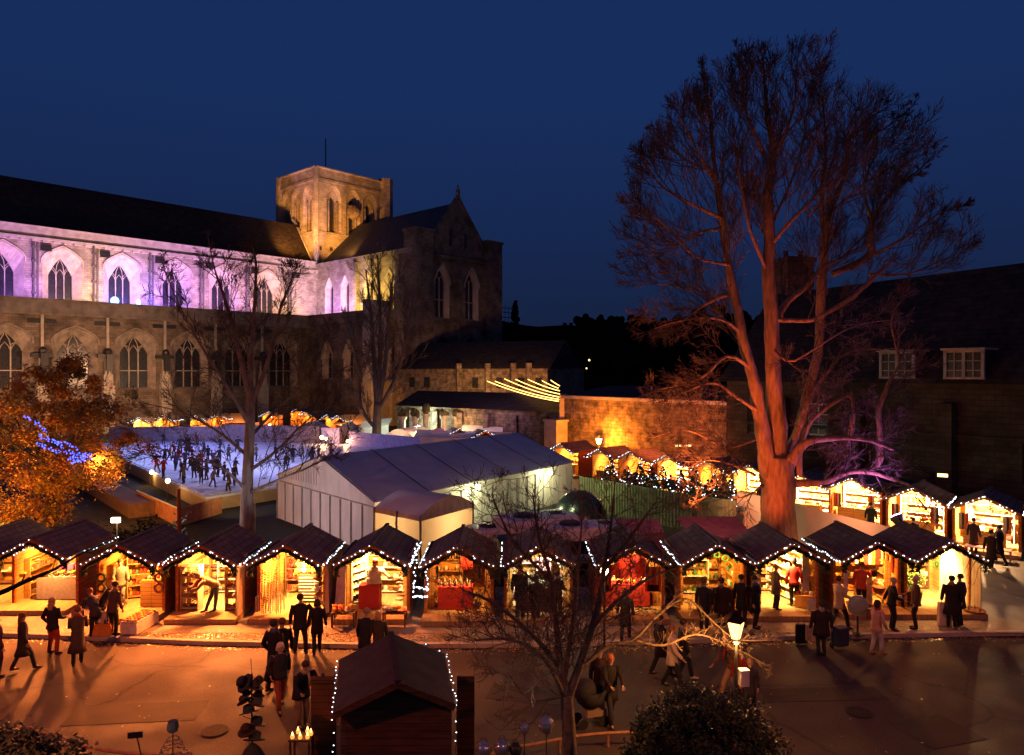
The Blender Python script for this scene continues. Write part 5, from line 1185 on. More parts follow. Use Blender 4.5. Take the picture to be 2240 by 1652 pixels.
for i, (px, d, lb) in enumerate(FR):
    X = (px-CX)*d/F; loc = (X, d-Y0, .12); M = Matrix.Translation(loc); row.append(M)
    short = ('leftmost cut-off chalet', 'picture stall', 'ornament stall', 'bowl stall', 'bead stall', 'spice stall', 'red-goods stall', 'glassware stall', 'red lantern stall', 'greenery stall', 'ladder-shelf stall', 'garment stall', 'end chalet')[i]
    c_ = first(proto, loc, 0, lb, 'market chalets facing the road')
    for ch_ in c_.children:
        if ch_.name.startswith('roof') and i % 3: recolor(ch_, felt_b if i % 3 == 1 else felt_c)
    first(strR if i < 6 else strL, loc, 0, 'white fairy lights along the eaves of the '+short, 'fairy lights on the front chalets')
    first(gar, loc, 0, 'fir garland under the gable of the '+short, 'fir garlands on the front chalets')
    pendant(M, 0, .75, 2.12, 'bare lamp hanging inside the '+short, 'lamps inside the front chalets', PW[i], COL[i], SP[i])
# hanging clusters of lights between two chalets
random.seed(5)
r = root('light_curtain', (0, 0, 0), 0, 'white fairy lights hanging to the ground in the gap beside the red-goods chalet', 'string lights', None)
b = MB(); w = MB()
for (xa, ya, xb, yb) in ((910, 1215, 905, 1305), (936, 1290, 930, 1225), (898, 1240, 912, 1190), (905, 1305, 935, 1307), (903, 1285, 938, 1288)):
    A, B = P(xa, ya, 24.6), P(xb, yb, 24.6); w.tube([A, B], .006, 3)
    for k in range(11): b.ball(tuple(A.lerp(B, k/10)+Vector((ru(-.04, .04), ru(-.04, .04), ru(-.03, .03)))), ru(.018, .027), 6)
b.build('bulbs', bulb_w, r); w.build('wire', metal_dk, r)

# second row of chalets, curving away to the right
R2 = [(1225, 972, 60.2), (1309, 985, 55.9), (1378, 989, 54.3), (1457, 998, 51.6), (1546, 1010, 48.4), (1638, 1019, 46), (1752, 1041, 41.6), (1862, 1047, 40.4), (1997, 1071, 36.9), (2153, 1087, 34.4)]
nm = ['farthest chalet in the lane by the gate pier', 'second chalet in the lane under the wall lantern', 'third lane chalet behind the lit Christmas trees', 'lane chalet with pink and white goods', 'lane chalet with wide pine shelving', 'lane chalet left of the big trunk', 'lane chalet just right of the big trunk', 'lane chalet with very bright clothing stock', 'lane chalet with baskets, second from the end', 'nearest lane chalet with hats and lamps']
rows2 = []
for i, (px, py, d) in enumerate(R2):
    th = R(-38 if i > 4 else -46); ap = P(px, py, d)
    org = Vector((ap.x, ap.y, 0))-Matrix.Rotation(th, 3, 'Z') @ Vector((0, Y0, 0)); z = max(0.0, ap.z-AZ-.04); z = .02
    loc = (org.x, org.y, z); M = Matrix.Translation(loc) @ Matrix.Rotation(th, 4, 'Z'); rows2.append(M)
    c_ = first(proto, loc, th, nm[i], 'market chalets along the lane'); c_.scale = (1.16, 1, 1.04); l_ = first(far_str if i > 7 else far_strL, loc, th, 'fairy lights on the '+nm[i], 'fairy lights on the lane chalets'); l_.scale = (1.16, 1, 1.04)
    pendant(M, 0, .75, 2.12, 'lamp inside the '+nm[i], 'lamps inside the lane chalets', (350, 260, 420, 800, 300, 800, 1000, 1300, 1200, 800)[i], (1, .64, .26) if i > 4 else (1, .5, .16), (100, 100, 100, 300, 100, 500, 800, 1500, 1500, 1000)[i], (1, .5, .2), True, 4.5)
# far rows in front of the cathedral
R3 = [(304, 916, 96, 0), (355, 911, 98, 0), (428, 914, 100, 0), (477, 908, 102, 0), (588, 902, 106, 0), (649, 896, 108, 0), (676, 902, 104, -.6), (699, 902, 106, -.6), (722, 909, 101, -.6), (745, 911, 99, -.6), (1000, 940, 76, .3), (1057, 945, 74, .3)]
nn_ = ['yellow-lit', 'second, golden-lit', 'third, behind the tree twigs', 'fourth, with a red counter', 'fifth, right of the bare tree trunk', 'sixth, tallest against the cathedral', 'first small pointed', 'second small pointed', 'third small pointed', 'last small pointed', 'low tip by the arcade', 'low orange tip at the marquee ridge']
for i, (px, py, d, th) in enumerate(R3):
    ap = P(px, py, d); loc = (ap.x, d-Y0, max(-.0, min(.6, ap.z-AZ))); M = Matrix.Translation(loc) @ Matrix.Rotation(th, 4, 'Z')
    dup(proto, loc, th, 'distant chalet beyond the rink: '+nn_[i]+' one' if i < 10 else 'distant chalet, '+nn_[i], 'distant chalets before the cathedral')
    dup(far_str if i % 2 else far_strL, loc, th, 'fairy lights on the distant chalet, '+nn_[i]+' one', 'fairy lights on distant chalets')
    pendant(M, 0, .3, 1.9, 'lamp in the distant chalet, '+nn_[i]+' one', 'lamps in distant chalets', (1000, 800, 500, 800, 700, 800, 500, 500, 500, 500, 200, 250)[i]*2, ((1, .8, .35), (1, .65, .2))[min(i, 1)] if i < 3 else (1, .40, .09), inward=False)
for px, d in ((525, 104), (775, 100)):
    p = V2(px, d); b = MB(); z = H-(905-HY)*d/F if px < 700 else H-(908-HY)*d/F; b.quad((-2.6, -1.5, z-1.2), (2.6, -1.5, z-1.2), (1.6, 1, z), (-1.6, 1, z)); b.box((0, 0, (z-1.3)/2), (4.6, 2.4, z-1.3))
    tag(b.build('kiosk', mat('tan_kiosk', (.5, .25, .12), .7), None, False, (p.x, d, 0)), 'orange-lit hipped kiosk beyond the rink, '+('behind the bare tree' if px < 700 else 'left of the corner buttress'), 'kiosk', 'far kiosks')
    light('kiosk_light', 'POINT', (p.x, d-2.6, 2.6), 400, (1, .5, .15), .2)

# ------------------------------------------------------------------ goods
PI = math.pi
IM = {}
def im(kind):
    if kind in IM: return IM[kind]
    b = MB()
    if kind == 'bowl': b.lathe([(.04, 0), (.09, .03), (.12, .08), (.11, .08), (.06, .03)], n=9)
    elif kind == 'bottle': b.lathe([(.035, 0), (.035, .15), (.012, .2), (.012, .26)], n=7)
    elif kind == 'jar': b.lathe([(.05, 0), (.055, .02), (.055, .1), (.04, .12), (.045, .14)], n=8)
    elif kind == 'bauble': b.ball((0, 0, .05), .05, 8); b.lathe([(.012, .095), (.012, .115)], n=6)
    elif kind == 'loaf': b.ball((0, 0, .05), .1, 8, sz=.5)
    elif kind == 'wreath':
        for k in range(8):
            a = k*math.pi/4; a2 = (k+1)*math.pi/4; b.tube([(math.cos(a)*.12, 0, .15+math.sin(a)*.12), (math.cos(a2)*.12, 0, .15+math.sin(a2)*.12)], .04, 5)
    elif kind == 'carton': b.box((0, 0, .06), (.16, .11, .12)); b.box((0, 0, .125), (.165, .03, .01))
    elif kind == 'book': b.box((0, 0, .015), (.18, .24, .03)); b.box((.0, .0, .032), (.14, .2, .004))
    elif kind == 'plush': b.ball((0, 0, .1), .1, 8); b.ball((0, -.02, .25), .08, 8); b.ball((-.06, 0, .32), .03, 6); b.ball((.06, 0, .32), .03, 6); b.tube([(-.08, 0, .15), (-.15, -.04, .08)], .03, 5); b.tube([(.08, 0, .15), (.15, -.04, .08)], .03, 5)
    elif kind == 'hat': b.lathe([(.15, 0), (.15, .015), (.09, .02), (.085, .1), (.05, .13)], n=10)
    elif kind == 'necklace':
        for k in range(9): a = math.pi*(1+k/8); b.ball((math.cos(a)*.3, 0, math.sin(a)*.18), .028, 5)
    elif kind == 'scarf': b.box((0, 0, -.35), (.13, .03, .7)); b.box((.02, -.02, -.25), (.09, .02, .5)); b.tube([(-.06, 0, 0), (.06, 0, 0)], .03, 5)
    elif kind == 'strand':
        b.tube([(0, 0, 0), (.01, 0, -.35), (0, 0, -.66)], .008, 4)
        for k in range(9): b.ball((0, 0, -.05-.07*k), .022, 5)
    elif kind == 'lantern': b.lathe([(.03, 0), (.09, .04), (.11, .12), (.08, .2), (.03, .23)], n=8); b.tube([(0, 0, .23), (0, 0, .33)], .008, 3)
    elif kind == 'picture': b.box((0, 0, .15), (.45, .03, .32)); b.mi = 1; b.box((0, -.02, .15), (.37, .01, .24))
    elif kind == 'candle': b.lathe([(.035, 0), (.035, .09), (.01, .1)], n=8)
    elif kind == 'basket': b.lathe([(.12, 0), (.2, .2), (.19, .2), (.11, .04)], n=10); b.tube([(-.19, 0, .2), (-.1, 0, .38), (.1, 0, .38), (.19, 0, .2)], .012, 4)
    elif kind == 'pot': b.lathe([(.1, 0), (.15, .26), (.17, .26), (.17, .3), (.13, .3)], n=10)
    IM[kind] = b.mesh(kind, [plain(.5, .5, .5)]+([plain(.5, .42, .3)] if kind == 'picture' else [])); return IM[kind]
NI = [0]
def item(kind, name, m, M, loc, rz=0, label='', cat='', group=None, s=1):
    o = bpy.data.objects.new(name, im(kind)); C.objects.link(o)
    o.location = M @ Vector(loc); o.rotation_euler.z = rz+M.to_euler().z; o.scale = (s, s, s); recolor(o, m); NI[0] += 1
    return tag(o, label, cat, group)
def shelf(M, x, y, w, dp, h, tiers, label, rz=0, m=None, z0=.18, arc=False):
    m = m or wood_in; loc = M @ Vector((x, y, z0)); r = root('shelf_unit', loc, rz+M.to_euler().z, label, 'shelves', 'shelf units in the stalls')
    for s in (-1, 1): MB().box((s*w/2, 0, h/2), (.03, dp, h)).build('side_panel', m, r)
    for k in range(tiers): MB().box((0, 0, .08+(h-.1)*k/(tiers-1 if tiers > 1 else 1)), (w-.035, dp, .025)).build('shelf', m, r)
    return M @ Matrix.Translation((x, y, z0)) @ Matrix.Rotation(rz, 4, 'Z')
def table(M, x, y, w, dp, h, label, m, rz=0, z0=.18, cloth=True):
    loc = M @ Vector((x, y, z0)); r = root('stall_table', loc, rz+M.to_euler().z, label, 'table', 'stall tables')
    MB().box((0, 0, h-.02), (w, dp, .04)).build('table_top', m, r)
    if cloth: MB().box((0, 0, (h-.06)/2+.02), (w+.02, dp+.02, h-.08)).build('cloth_skirt', m, r)
    else:
        for sx_ in (-1, 1):
            for sy_ in (-1, 1): MB().box((sx_*(w/2-.04), sy_*(dp/2-.04), (h-.04)/2), (.05, .05, h-.04)).build('leg', m, r)
    return M @ Matrix.Translation((x, y, z0+h)) @ Matrix.Rotation(rz, 4, 'Z')
cR, cW, cY, cB, cG, cP, cO, cD = plain(.55, .04, .03), plain(.75, .7, .62), plain(.75, .5, .1), plain(.08, .09, .3), plain(.06, .2, .05), plain(.45, .1, .35), plain(.7, .28, .06), plain(.05, .04, .04)
brn, drk, pnk_m = plain(.28, .13, .06), plain(.12, .06, .04), plain(.7, .35, .4)
def fill(Ms, kinds, ms, w, h, tiers, n, label, cat, name, group, dz=.1, s=1):
    for k in range(tiers-(1 if tiers > 1 else 0)):
        for j in range(n):
            kk = random.choice(kinds); nn2, cc2 = (kk, kk) if name == 'stock_item' else (name, cat)
            item(kk, nn2, random.choice(ms), Ms, (-w/2+w*(j+.5)/n+ru(-.02, .02), ru(-.05, .02), dz+(h-.1)*k/max(1, tiers-1)), rnd()*6, label if name != 'stock_item' else label.replace('stock', kk), cc2, group if name != 'stock_item' else group.replace('stock', kk+'s'), s*ru(.8, 1.1))
R_ = row
# 0 / 1: pictures and table
M = R_[1]
for x, z, w_ in ((-.75, 1.15, 1), (-.15, 1.45, .8)): item('picture', 'picture', drk, M, (x, 2.27, z), 0, 'framed picture on the back wall of the white-clothed stall, '+('larger one' if w_ == 1 else 'smaller one'), 'picture', None, w_*1.2)
T = table(M, .25, .75, 1.55, .9, .85, 'long table under a pinkish white cloth in the picture stall', plain(.75, .6, .55))
for a in range(8):
    for c_ in range(4): item('carton' if (a+c_) % 2 else 'book', 'small_box', (drk, cD, cY)[(a*3+c_) % 3], T, (-.7+a*.19, -.33+c_*.2, 0), .2, 'small dark box in neat rows on the white-clothed table', 'box', 'boxes in rows on the white-clothed table', .8)
for a in range(3): item('carton', 'display_box', cP, T, (-.25+.28*a, .36, .0), 0, 'purple display box standing at the back of the table', 'box', 'purple boxes on the table', 2.2)
MB().box((0, 0, 0), (.5, .04, 1.6)).build('drape', plain(.7, .62, .5), None, False, M @ Vector((.95, 1.9, 1.2))); tag(bpy.data.objects['drape'], 'pale hanging drape in the right corner of the picture stall', 'drape')
# 2: ornaments
M = R_[2]; S_ = shelf(M, -.35, 1.5, 1.0, .3, 1.7, 5, 'tall rack of red ornaments in the ornament stall', .35); fill(S_, ['bauble', 'jar'], [cR, cR, cG, cO], .95, 1.7, 5, 8, 'red or gold ornament on the tall rack', 'ornament', 'ornament', 'ornaments on the tall rack')
S_ = shelf(M, .45, 2.05, 1.0, .25, 1.8, 5, 'back wall shelf of small ornaments in the ornament stall'); fill(S_, ['bauble', 'jar'], [cO, cW, cR], .95, 1.8, 5, 6, 'small ornament on the back shelf of the ornament stall', 'ornament', 'ornament', 'ornaments on the back shelf')
T = table(M, .55, .55, .75, .5, .95, 'plain pine counter in the ornament stall', wood_in)
for k in range(5): item('bauble', 'ornament', (cR, cW, cO)[k % 3], T, (-.3+.14*k, ru(-.15, .15), 0), 0, 'ornament on the pine counter', 'ornament', 'ornaments on the pine counter', 1.2)
for x in (-1.0, 1.0):
    for k in range(3 if x > 0 else 2): item('wreath', 'wreath', fir if x < 0 else brn, M, (x, -.1, .8+.36*k), 0, 'small wreath hung up the '+('left' if x < 0 else 'right')+' front post of the ornament stall', 'wreath', 'wreaths on the ornament stall '+('left' if x < 0 else 'right')+' post', 1.2)
T = table(M, .98, -1.35, .55, 1.2, .42, 'low white-clothed trestle of round breads on the pavement', plain(.75, .68, .6), -.1, 0)
for a in range(4):
    for c_ in range(7): item('loaf', 'bread', (cO, brn, cY)[(a+c_) % 3], T, (-.2+a*.13, -.5+c_*.165, 0), 0, 'round glazed bread on the low trestle', 'bread', 'breads on the low trestle', .68)
T = table(M, .1, -1.9, .55, .4, .4, 'orange crate-like box of dark goods beside the trestle', cO, .15, 0)
for k in range(14): item('jar', 'jar', (drk, cW)[k % 2], T, (ru(-.22, .22), ru(-.15, .15), ru(0, .08)), 0, 'dark jar heaped on the orange box', 'jar', 'jars heaped on the orange box', 1.1)
# 3: bowls
M = R_[3]
for s, nm_ in ((-1, 'left'), (1, 'right')):
    S_ = shelf(M, s*.72+(.0 if s < 0 else .1), .15, .62, .38, 1.55, 5, nm_+' curved stand of wooden bowls at the bowl stall', s*.1, plain(.7, .5, .3)); fill(S_, ['bowl', 'loaf'], [brn, drk, cO, brn], .6, 1.55, 5, 3, 'turned wooden bowl on the '+nm_+' stand', 'bowl', 'bowl', 'bowls on the '+nm_+' stand', s=1.15)
S_ = shelf(M, .1, 2.1, 1.3, .25, 1.5, 4, 'white back shelf of bowls in the bowl stall', 0, cW); fill(S_, ['bowl'], [cY, cW, cO], 1.25, 1.5, 4, 6, 'pale bowl on the back shelf', 'bowl', 'bowl', 'bowls on the back shelf')
MB().box((0, 0, .8), (.05, .5, 1.6)).build('side_board', plain(.6, .42, .3), None, False, M @ Vector((1.16, -.35, .18)), -.2); tag(bpy.data.objects['side_board'], 'pale plank board angled beside the right bowl stand', 'board')
# 4: beads
M = R_[4]
for k in range(12): item('necklace', 'necklace', (brn, cR, drk)[k // 4 % 3], M, (-.78, -.12-.01*k, 1.72-.085*k), 0, 'bead necklace in the tiered curtain of necklaces', 'necklace', 'necklaces in the tiered curtain', 1.0)
for a in range(8):
    for c_ in range(2): [item('strand', 'bead_strand', (brn, cR, cW, cO)[(a+c_+q_) % 4], M, (-1.08+a*.13+q_*.045, -.35-.25*c_+ru(-.05, .05), 1.2-.35*c_+a*.02+ru(-.05, .05)), 0, 'hanging strand of red, brown or pale beads', 'beads', 'bead strands hung at the bead stall', ru(.8, 1.05)) for q_ in range(3)]
q = MB(); q.box((0, 0, .5), (.75, .45, 1.0)); q.mi = 1
for k in range(8): q.box((0, -.235, .1+.115*k), (.7, .03, .03))
tag(q.build('striped_chest', [drk, cW], None, False, M @ Vector((.35, 1.1, .18))), 'dark chest of drawers with thin pale stripes', 'chest')
for k in range(9): item('plush', 'soft_toy', (cY, cW, cO)[k % 3], M, (-.05+.17*(k % 5), 1.1+.1*(k//5), 1.18+.22*(k//5)), 0, 'yellow soft toy piled on the striped chest', 'soft toy', 'soft toys on the chest', 1.1)
for k in range(10): item('plush', 'soft_toy', (brn, cW, drk)[k % 3], M, (.95+.1*(k % 2), -.25+ru(-.1, .1), .25+.17*k), 0, 'brown or white soft toy stacked up the right post', 'soft toy', 'soft toys up the right post', 1.0)
b = MB(); b.quad((0, 0, 0), (0, .9, 0), (.12, .9, 1.7), (.05, 0, 1.75)); b.quad((0, 0, 0), (.2, -.15, .1), (.15, -.1, 1.5), (.05, 0, 1.75)); tag(b.build('plastic_sheet', mat('clear_plastic', (.6, .45, .4), .2, spec=.9, scale=3, bump=.6, bscale=4), None, False, M @ Vector((1.24, -.4, .2))), 'crumpled clear plastic sheet at the right of the bead stall', 'sheet')
# 5: spices
M = R_[5]
S_ = shelf(M, -.85, .9, .8, .35, 1.75, 7, 'white slanted rack at the left of the spice stall', 1.0, cW); fill(S_, ['carton'], [cW, cY], .7, 1.75, 7, 4, 'small cream packet on the slanted rack', 'packet', 'packet', 'packets on the slanted rack', s=.8)
S_ = shelf(M, .1, 2.1, 1.7, .3, 1.9, 5, 'wide back shelf in the spice stall', 0, cW); fill(S_, ['jar', 'book', 'carton'], [cW, drk, brn], 1.6, 1.9, 5, 8, 'jar or packet on the spice stall back shelf', 'jar', 'jar', 'jars on the spice stall back shelf', s=1.3)
T = table(M, -.25, .35, .7, .5, .85, 'red spotted counter in the spice stall', mat('red_spotted', (.5, .05, .04), .6, (.35, .03, .03), scale=60))
item('carton', 'cash_box', cW, T, (.1, 0, 0), 0, 'cream box on the red spotted counter', 'box', None, 1.8)
for sx_, nm_ in ((-.85, 'left'), (.85, 'right')):
    T = table(M, sx_, -1.05, .8, .45, .5, nm_+' low outdoor table of parcels before the spice stall', drk, 0, 0, False)
    for k in range(14): item(random.choice(['carton', 'book', 'jar', 'bowl']), 'gift_packet', random.choice([cW, cY, cO, cR]), T, (ru(-.36, .36), ru(-.18, .18), ru(0, .1)), rnd()*3, 'small wrapped gift packet on the '+nm_+' outdoor table', 'packet', 'gift packets on the '+nm_+' outdoor table', 1.0)
for k in range(8): item('book', 'print', (cW, cO)[k % 2], M, (.8+ru(-.1, .15), -.2+ru(-.1, .1), .6+.15*k), 1.2, 'card or print clipped to the right post display', 'print', 'prints on the right post display')
b = MB(); b.quad((0, 0, 0), (.35, .1, .2), (.3, .5, 1.7), (0, .6, 1.75)); tag(b.build('plastic_sheet', mat('clear_plastic', (.6, .45, .4), .2), None, False, M @ Vector((-1.3, -.6, .2))), 'gathered clear plastic curtain at the left of the spice stall', 'sheet')
# 6: red goods
M = R_[6]; S_ = shelf(M, -.5, 2.0, 1.0, .3, 1.8, 5, 'back shelf of bottles in the red-goods stall'); fill(S_, ['bottle', 'jar'], [brn, cW, cO], .95, 1.8, 5, 7, 'bottle or jar on the red-goods stall shelf', 'bottle', 'bottle', 'bottles on the red-goods stall shelf')
T = table(M, -.15, .5, 1.2, .5, .8, 'red-clothed round-fronted counter in the red-goods stall', cR)
for k in range(22): item('bottle', 'bottle', (cW, drk)[k % 2], T, (-.5+.1*(k % 11), -.15+.3*(k//11), 0), 0, 'small bottle standing on the red-clothed counter', 'bottle', 'bottles on the red-clothed counter', .8)
for k in range(9): item('scarf', 'red_stocking', cR, M, (.05+.08*(k % 5), 1.1+.2*(k//5), 1.95), 0, 'red fabric piece hanging in the red-goods stall', 'hanging', 'red hangings in the red-goods stall', .8)
for x in (-.72, .72): item('scarf', 'dark_stocking', fir, M, (x, -.3, 1.85), 0, 'dark hanging decoration at the '+('left' if x < 0 else 'right')+' of the red-goods gable', 'decoration', None, .6)
# 7
M = R_[7]; S_ = shelf(M, .1, 1.9, 1.9, .3, 1.8, 4, 'pale back shelf of glassware behind the young tree', 0, cW); fill(S_, ['jar', 'bowl', 'bottle'], [cW, cW, pnk_m], 1.8, 1.8, 4, 9, 'white or pink glassware on the pale shelf', 'glassware', 'glassware', 'glassware on the pale shelf', s=1.2)
for k in range(6): item('scarf', 'pink_scarf', pnk_m, M, (.0+.09*k, 1.2, 1.75), 0, 'pink scarf hanging in the glassware stall', 'scarf', 'pink scarves in the glassware stall', .7)
T = table(M, .0, .2, 1.3, .45, .85, 'dark counter of the glassware stall', drk)
for k in range(9): item('jar', 'candle_glass', cW, T, (-.55+.14*k, ru(-.1, .1), 0), 0, 'white candle glass on the dark counter', 'candle', 'candle glasses on the dark counter', 1.3)
# 8: red drapes & lanterns
M = R_[8]; b = MB(); b.box((0, 0, 1.0), (2.1, .03, 1.9)); tag(b.build('red_drape', cR, None, False, M @ Vector((0, 2.22, .25))), 'red cloth draped over the back wall of the lantern stall', 'drape')
T = table(M, -.1, .7, 1.7, .6, .8, 'red-clothed table in the lantern stall', cR)
for k in range(16): item(random.choice(['jar', 'bauble', 'bowl']), 'trinket', random.choice([cO, cY, cR, cW]), T, (-.75+.1*k, ru(-.2, .2), 0), 0, 'small glittering trinket on the red-clothed table', 'trinket', 'trinkets on the red-clothed table', 1.2)
am = glow('amber_paper_lantern', (1, .42, .05), 2.2); rdg = glow('red_paper_lantern', (.9, .06, .02), 1.6)
for k, (x, y, z, m) in enumerate(((-.5, .9, 1.55, am), (.75, .3, 1.3, am), (-.1, .6, 1.75, rdg), (.35, 1, 1.6, rdg), (-.85, .3, 1.35, am), (.95, .1, .95, am))): item('lantern', 'paper_lantern', m, M, (x, y, z), 0, 'glowing '+('amber' if m == am else 'red')+' paper lantern hung in the red-draped stall', 'lantern', ('amber' if m == am else 'red')+' paper lanterns', 1.3)
for k in range(12): item('scarf', 'textile', (cR, cO, cR)[k % 3], M, (-1.08+.07*k if k < 6 else .6+.08*(k-6), -.05, 1.7), 0, 'red or orange textile strip hanging at the lantern stall front', 'textile', 'textiles hanging at the lantern stall', 1.2)
# 9 greenery
M = R_[9]; S_ = shelf(M, -.3, 1.9, 1.3, .3, 1.3, 3, 'cream shelf in the greenery stall', 0, cW); fill(S_, ['jar', 'candle'], [cW, cY, cG], 1.2, 1.3, 3, 7, 'small pot or candle on the cream shelf', 'pot', 'small_pot', 'small pots on the cream shelf', s=1.3)
for k in range(7): item('wreath', 'green_wreath', cG, M, (-.7+.25*k, 1.3+ru(-.3, .3), 1.65+ru(-.1, .1)), 0, 'leafy wreath hanging in the greenery stall', 'wreath', 'wreaths in the greenery stall', .9)
T = table(M, .1, -.1, 1.2, .45, .8, 'dark counter of the greenery stall crowded by customers', drk)
# 10 white shelving
M = R_[10]; S_ = shelf(M, .55, 1.2, 2.0, .3, 1.85, 6, 'bright white shelving along the right of the ladder-shelf stall', -1.25, cW); fill(S_, ['jar', 'carton', 'bauble'], [cW, cY, cW, cO], 1.9, 1.85, 6, 8, 'small pale item on the bright white shelving', 'trinket', 'trinket', 'items on the bright white shelving', s=1.1)
S_ = shelf(M, -.2, 2.1, 1.1, .25, 1.9, 7, 'narrow-runged back rack behind the red-coated shopper'); fill(S_, ['carton'], [cW, brn], 1.0, 1.9, 7, 5, 'small packet on the runged back rack', 'packet', 'packet', 'packets on the runged back rack', s=.7)
S_ = shelf(M, -1.02, -.05, .25, .3, 1.9, 9, 'slim tower rack of white trinkets at the left post', 0, cW); fill(S_, ['bauble', 'jar'], [cW, cY], .24, 1.9, 9, 3, 'white trinket on the slim tower rack', 'trinket', 'trinket', 'trinkets on the slim tower rack', s=.7)
T = table(M, .78, .05, .65, .35, .45, 'low ledge of candles at the right front', cO, -.5)
for k in range(7): item('jar', 'candle_jar', (cO, cR, cW)[k % 3], T, (-.28+.09*k, 0, 0), 0, 'candle jar on the low ledge', 'candle', 'candle jars on the low ledge', .9)
MB().box((0, 0, .2), (.3, .02, .4)).build('price_card', cW, None, False, M @ Vector((.85, -.3, .2)), -.3); tag(bpy.data.objects['price_card'], 'blank white card leaning at the right front of the ladder-shelf stall', 'card')
# 11
M = R_[11]; S_ = shelf(M, .35, 1.9, 1.5, .3, 1.9, 5, 'back shelf of the garment stall', 0, wood_in); fill(S_, ['jar', 'carton', 'bowl'], [cW, cO, cY], 1.4, 1.9, 5, 7, 'small item on the garment stall back shelf', 'item', 'knick_knack', 'items on the garment stall back shelf', s=1.1)
for k in range(10): item('scarf', 'garment', (cR, cW, cO, cR)[k % 4], M, (.0+.11*k, .9+ru(-.1, .1), 2.0), 0, 'scarf hanging in the garment stall', 'scarf', 'scarves in the garment stall', .8)
S_ = shelf(M, -.05, .15, .45, .4, 1.05, 4, 'white stepped rack at the front of the garment stall', 0, cW)
item('basket', 'basket', brn, M, (.5, .1, .6), 0, 'brown wicker basket in the garment stall', 'basket', None, 1.2)
item('scarf', 'white_shirt', cW, M, (-.82, -.2, 1.5), 0, 'white garment hanging at the left post', 'garment', None, 1.1)
item('lantern', 'black_lantern', cD, M, (.12, -.3, 1.3), 0, 'black metal lantern hanging at the garment stall front', 'lantern', None, 1.1)
# 12 greenery stall
M = R_[12]
for k, (x, y, s) in enumerate(((-.85, .1, 1.5), (-.45, .5, 1.3), (-.9, .9, 1.6), (-.2, 1.6, 1.2))):
    rr_ = root('potted_plant', M @ Vector((x, y, .18)), 0, ('large bushy', 'smaller spreading', 'tall', 'pale-leaved')[k]+' potted plant in the end chalet', 'plant', None)
    MB().lathe([(.1*s, 0), (.15*s, .26*s), (.13*s, .27*s)], n=10).build('pot', drk, rr_)
    cl = [(c+Vector((0, 0, .55*s)), s_) for c, s_ in clumps(14, .26*s, .26*s, .3*s, 60+k, .2, (.2, .4))]; foliage(420, cl, .035, 70+k).build('leaves', mat('bright_green_leaves', (.28, .32, .07), .6, (.12, .18, .03), scale=9), rr_)
b = MB(); random.seed(77)
for k in range(5): grow(b, Vector((1.12, -.75+.35*k, 1.9)), Vector((-.3, ru(-.3, .3), -1)), ru(.8, 1.4), .014, 2, -.3, .3, (2, 4), .5, (20, 60), (4, 3, 3), .005, maxlvl=3)
tag(b.build('twig_spray', drk, None, False, M.translation), 'dark twigs and cones hung over the pale side wall', 'branches')
b = MB(); b.box((0, 0, .95), (.04, 1.6, 1.9)); tag(b.build('plank_wall', mat('pale_planks', (.75, .6, .42), .7, (.6, .46, .3), scale=3, kind='vplank'), None, False, M @ Vector((1.02, .35, .2)), .35), 'tall pale plank panel forming the side of the end chalet', 'panel')
q = M @ Vector((.95, -.6, .2)); r = root('display_tray', q, 0, 'round tray of small bottles on the end chalet deck', 'tray'); MB().lathe([(.34, 0), (.36, .05), (.33, .05), (.32, .02)], n=16).build('tray', brn, r)
for k in range(7): item('bottle', 'bottle', (cW, brn)[k % 2], Matrix.Translation(q), (.2*math.cos(k), .2*math.sin(k), .03), 0, 'small bottle on the round tray', 'bottle', 'bottles on the round tray', .6)
# extra stock so that no wall stays bare
random.seed(123)
EX = {0: ('picture', [drk], 'framed print', 3), 1: ('book', [cY, cW], 'card', 8), 2: ('bauble', [cR, cO], 'hanging bauble', 12), 3: ('bowl', [brn, cO], 'wall-hung bowl', 10), 4: ('necklace', [cO, cR, brn], 'necklace', 8), 5: ('carton', [cW, cY, cR], 'packet', 12),
      6: ('scarf', [cR, brn], 'hanging', 8), 7: ('scarf', [pnk_m, cW], 'hanging', 8), 8: ('scarf', [cO, cR, cY], 'hanging', 8), 9: ('wreath', [cG, fir], 'wreath', 8), 10: ('bauble', [cW, cY], 'hanging bauble', 14), 11: ('scarf', [cR, cW, cO], 'garment', 10), 12: ('wreath', [cG, fir], 'wreath', 6)}
snm = ('leftmost stall', 'picture stall', 'ornament stall', 'bowl stall', 'bead stall', 'spice stall', 'red-goods stall', 'glassware stall', 'red lantern stall', 'greenery stall', 'ladder-shelf stall', 'garment stall', 'end chalet')
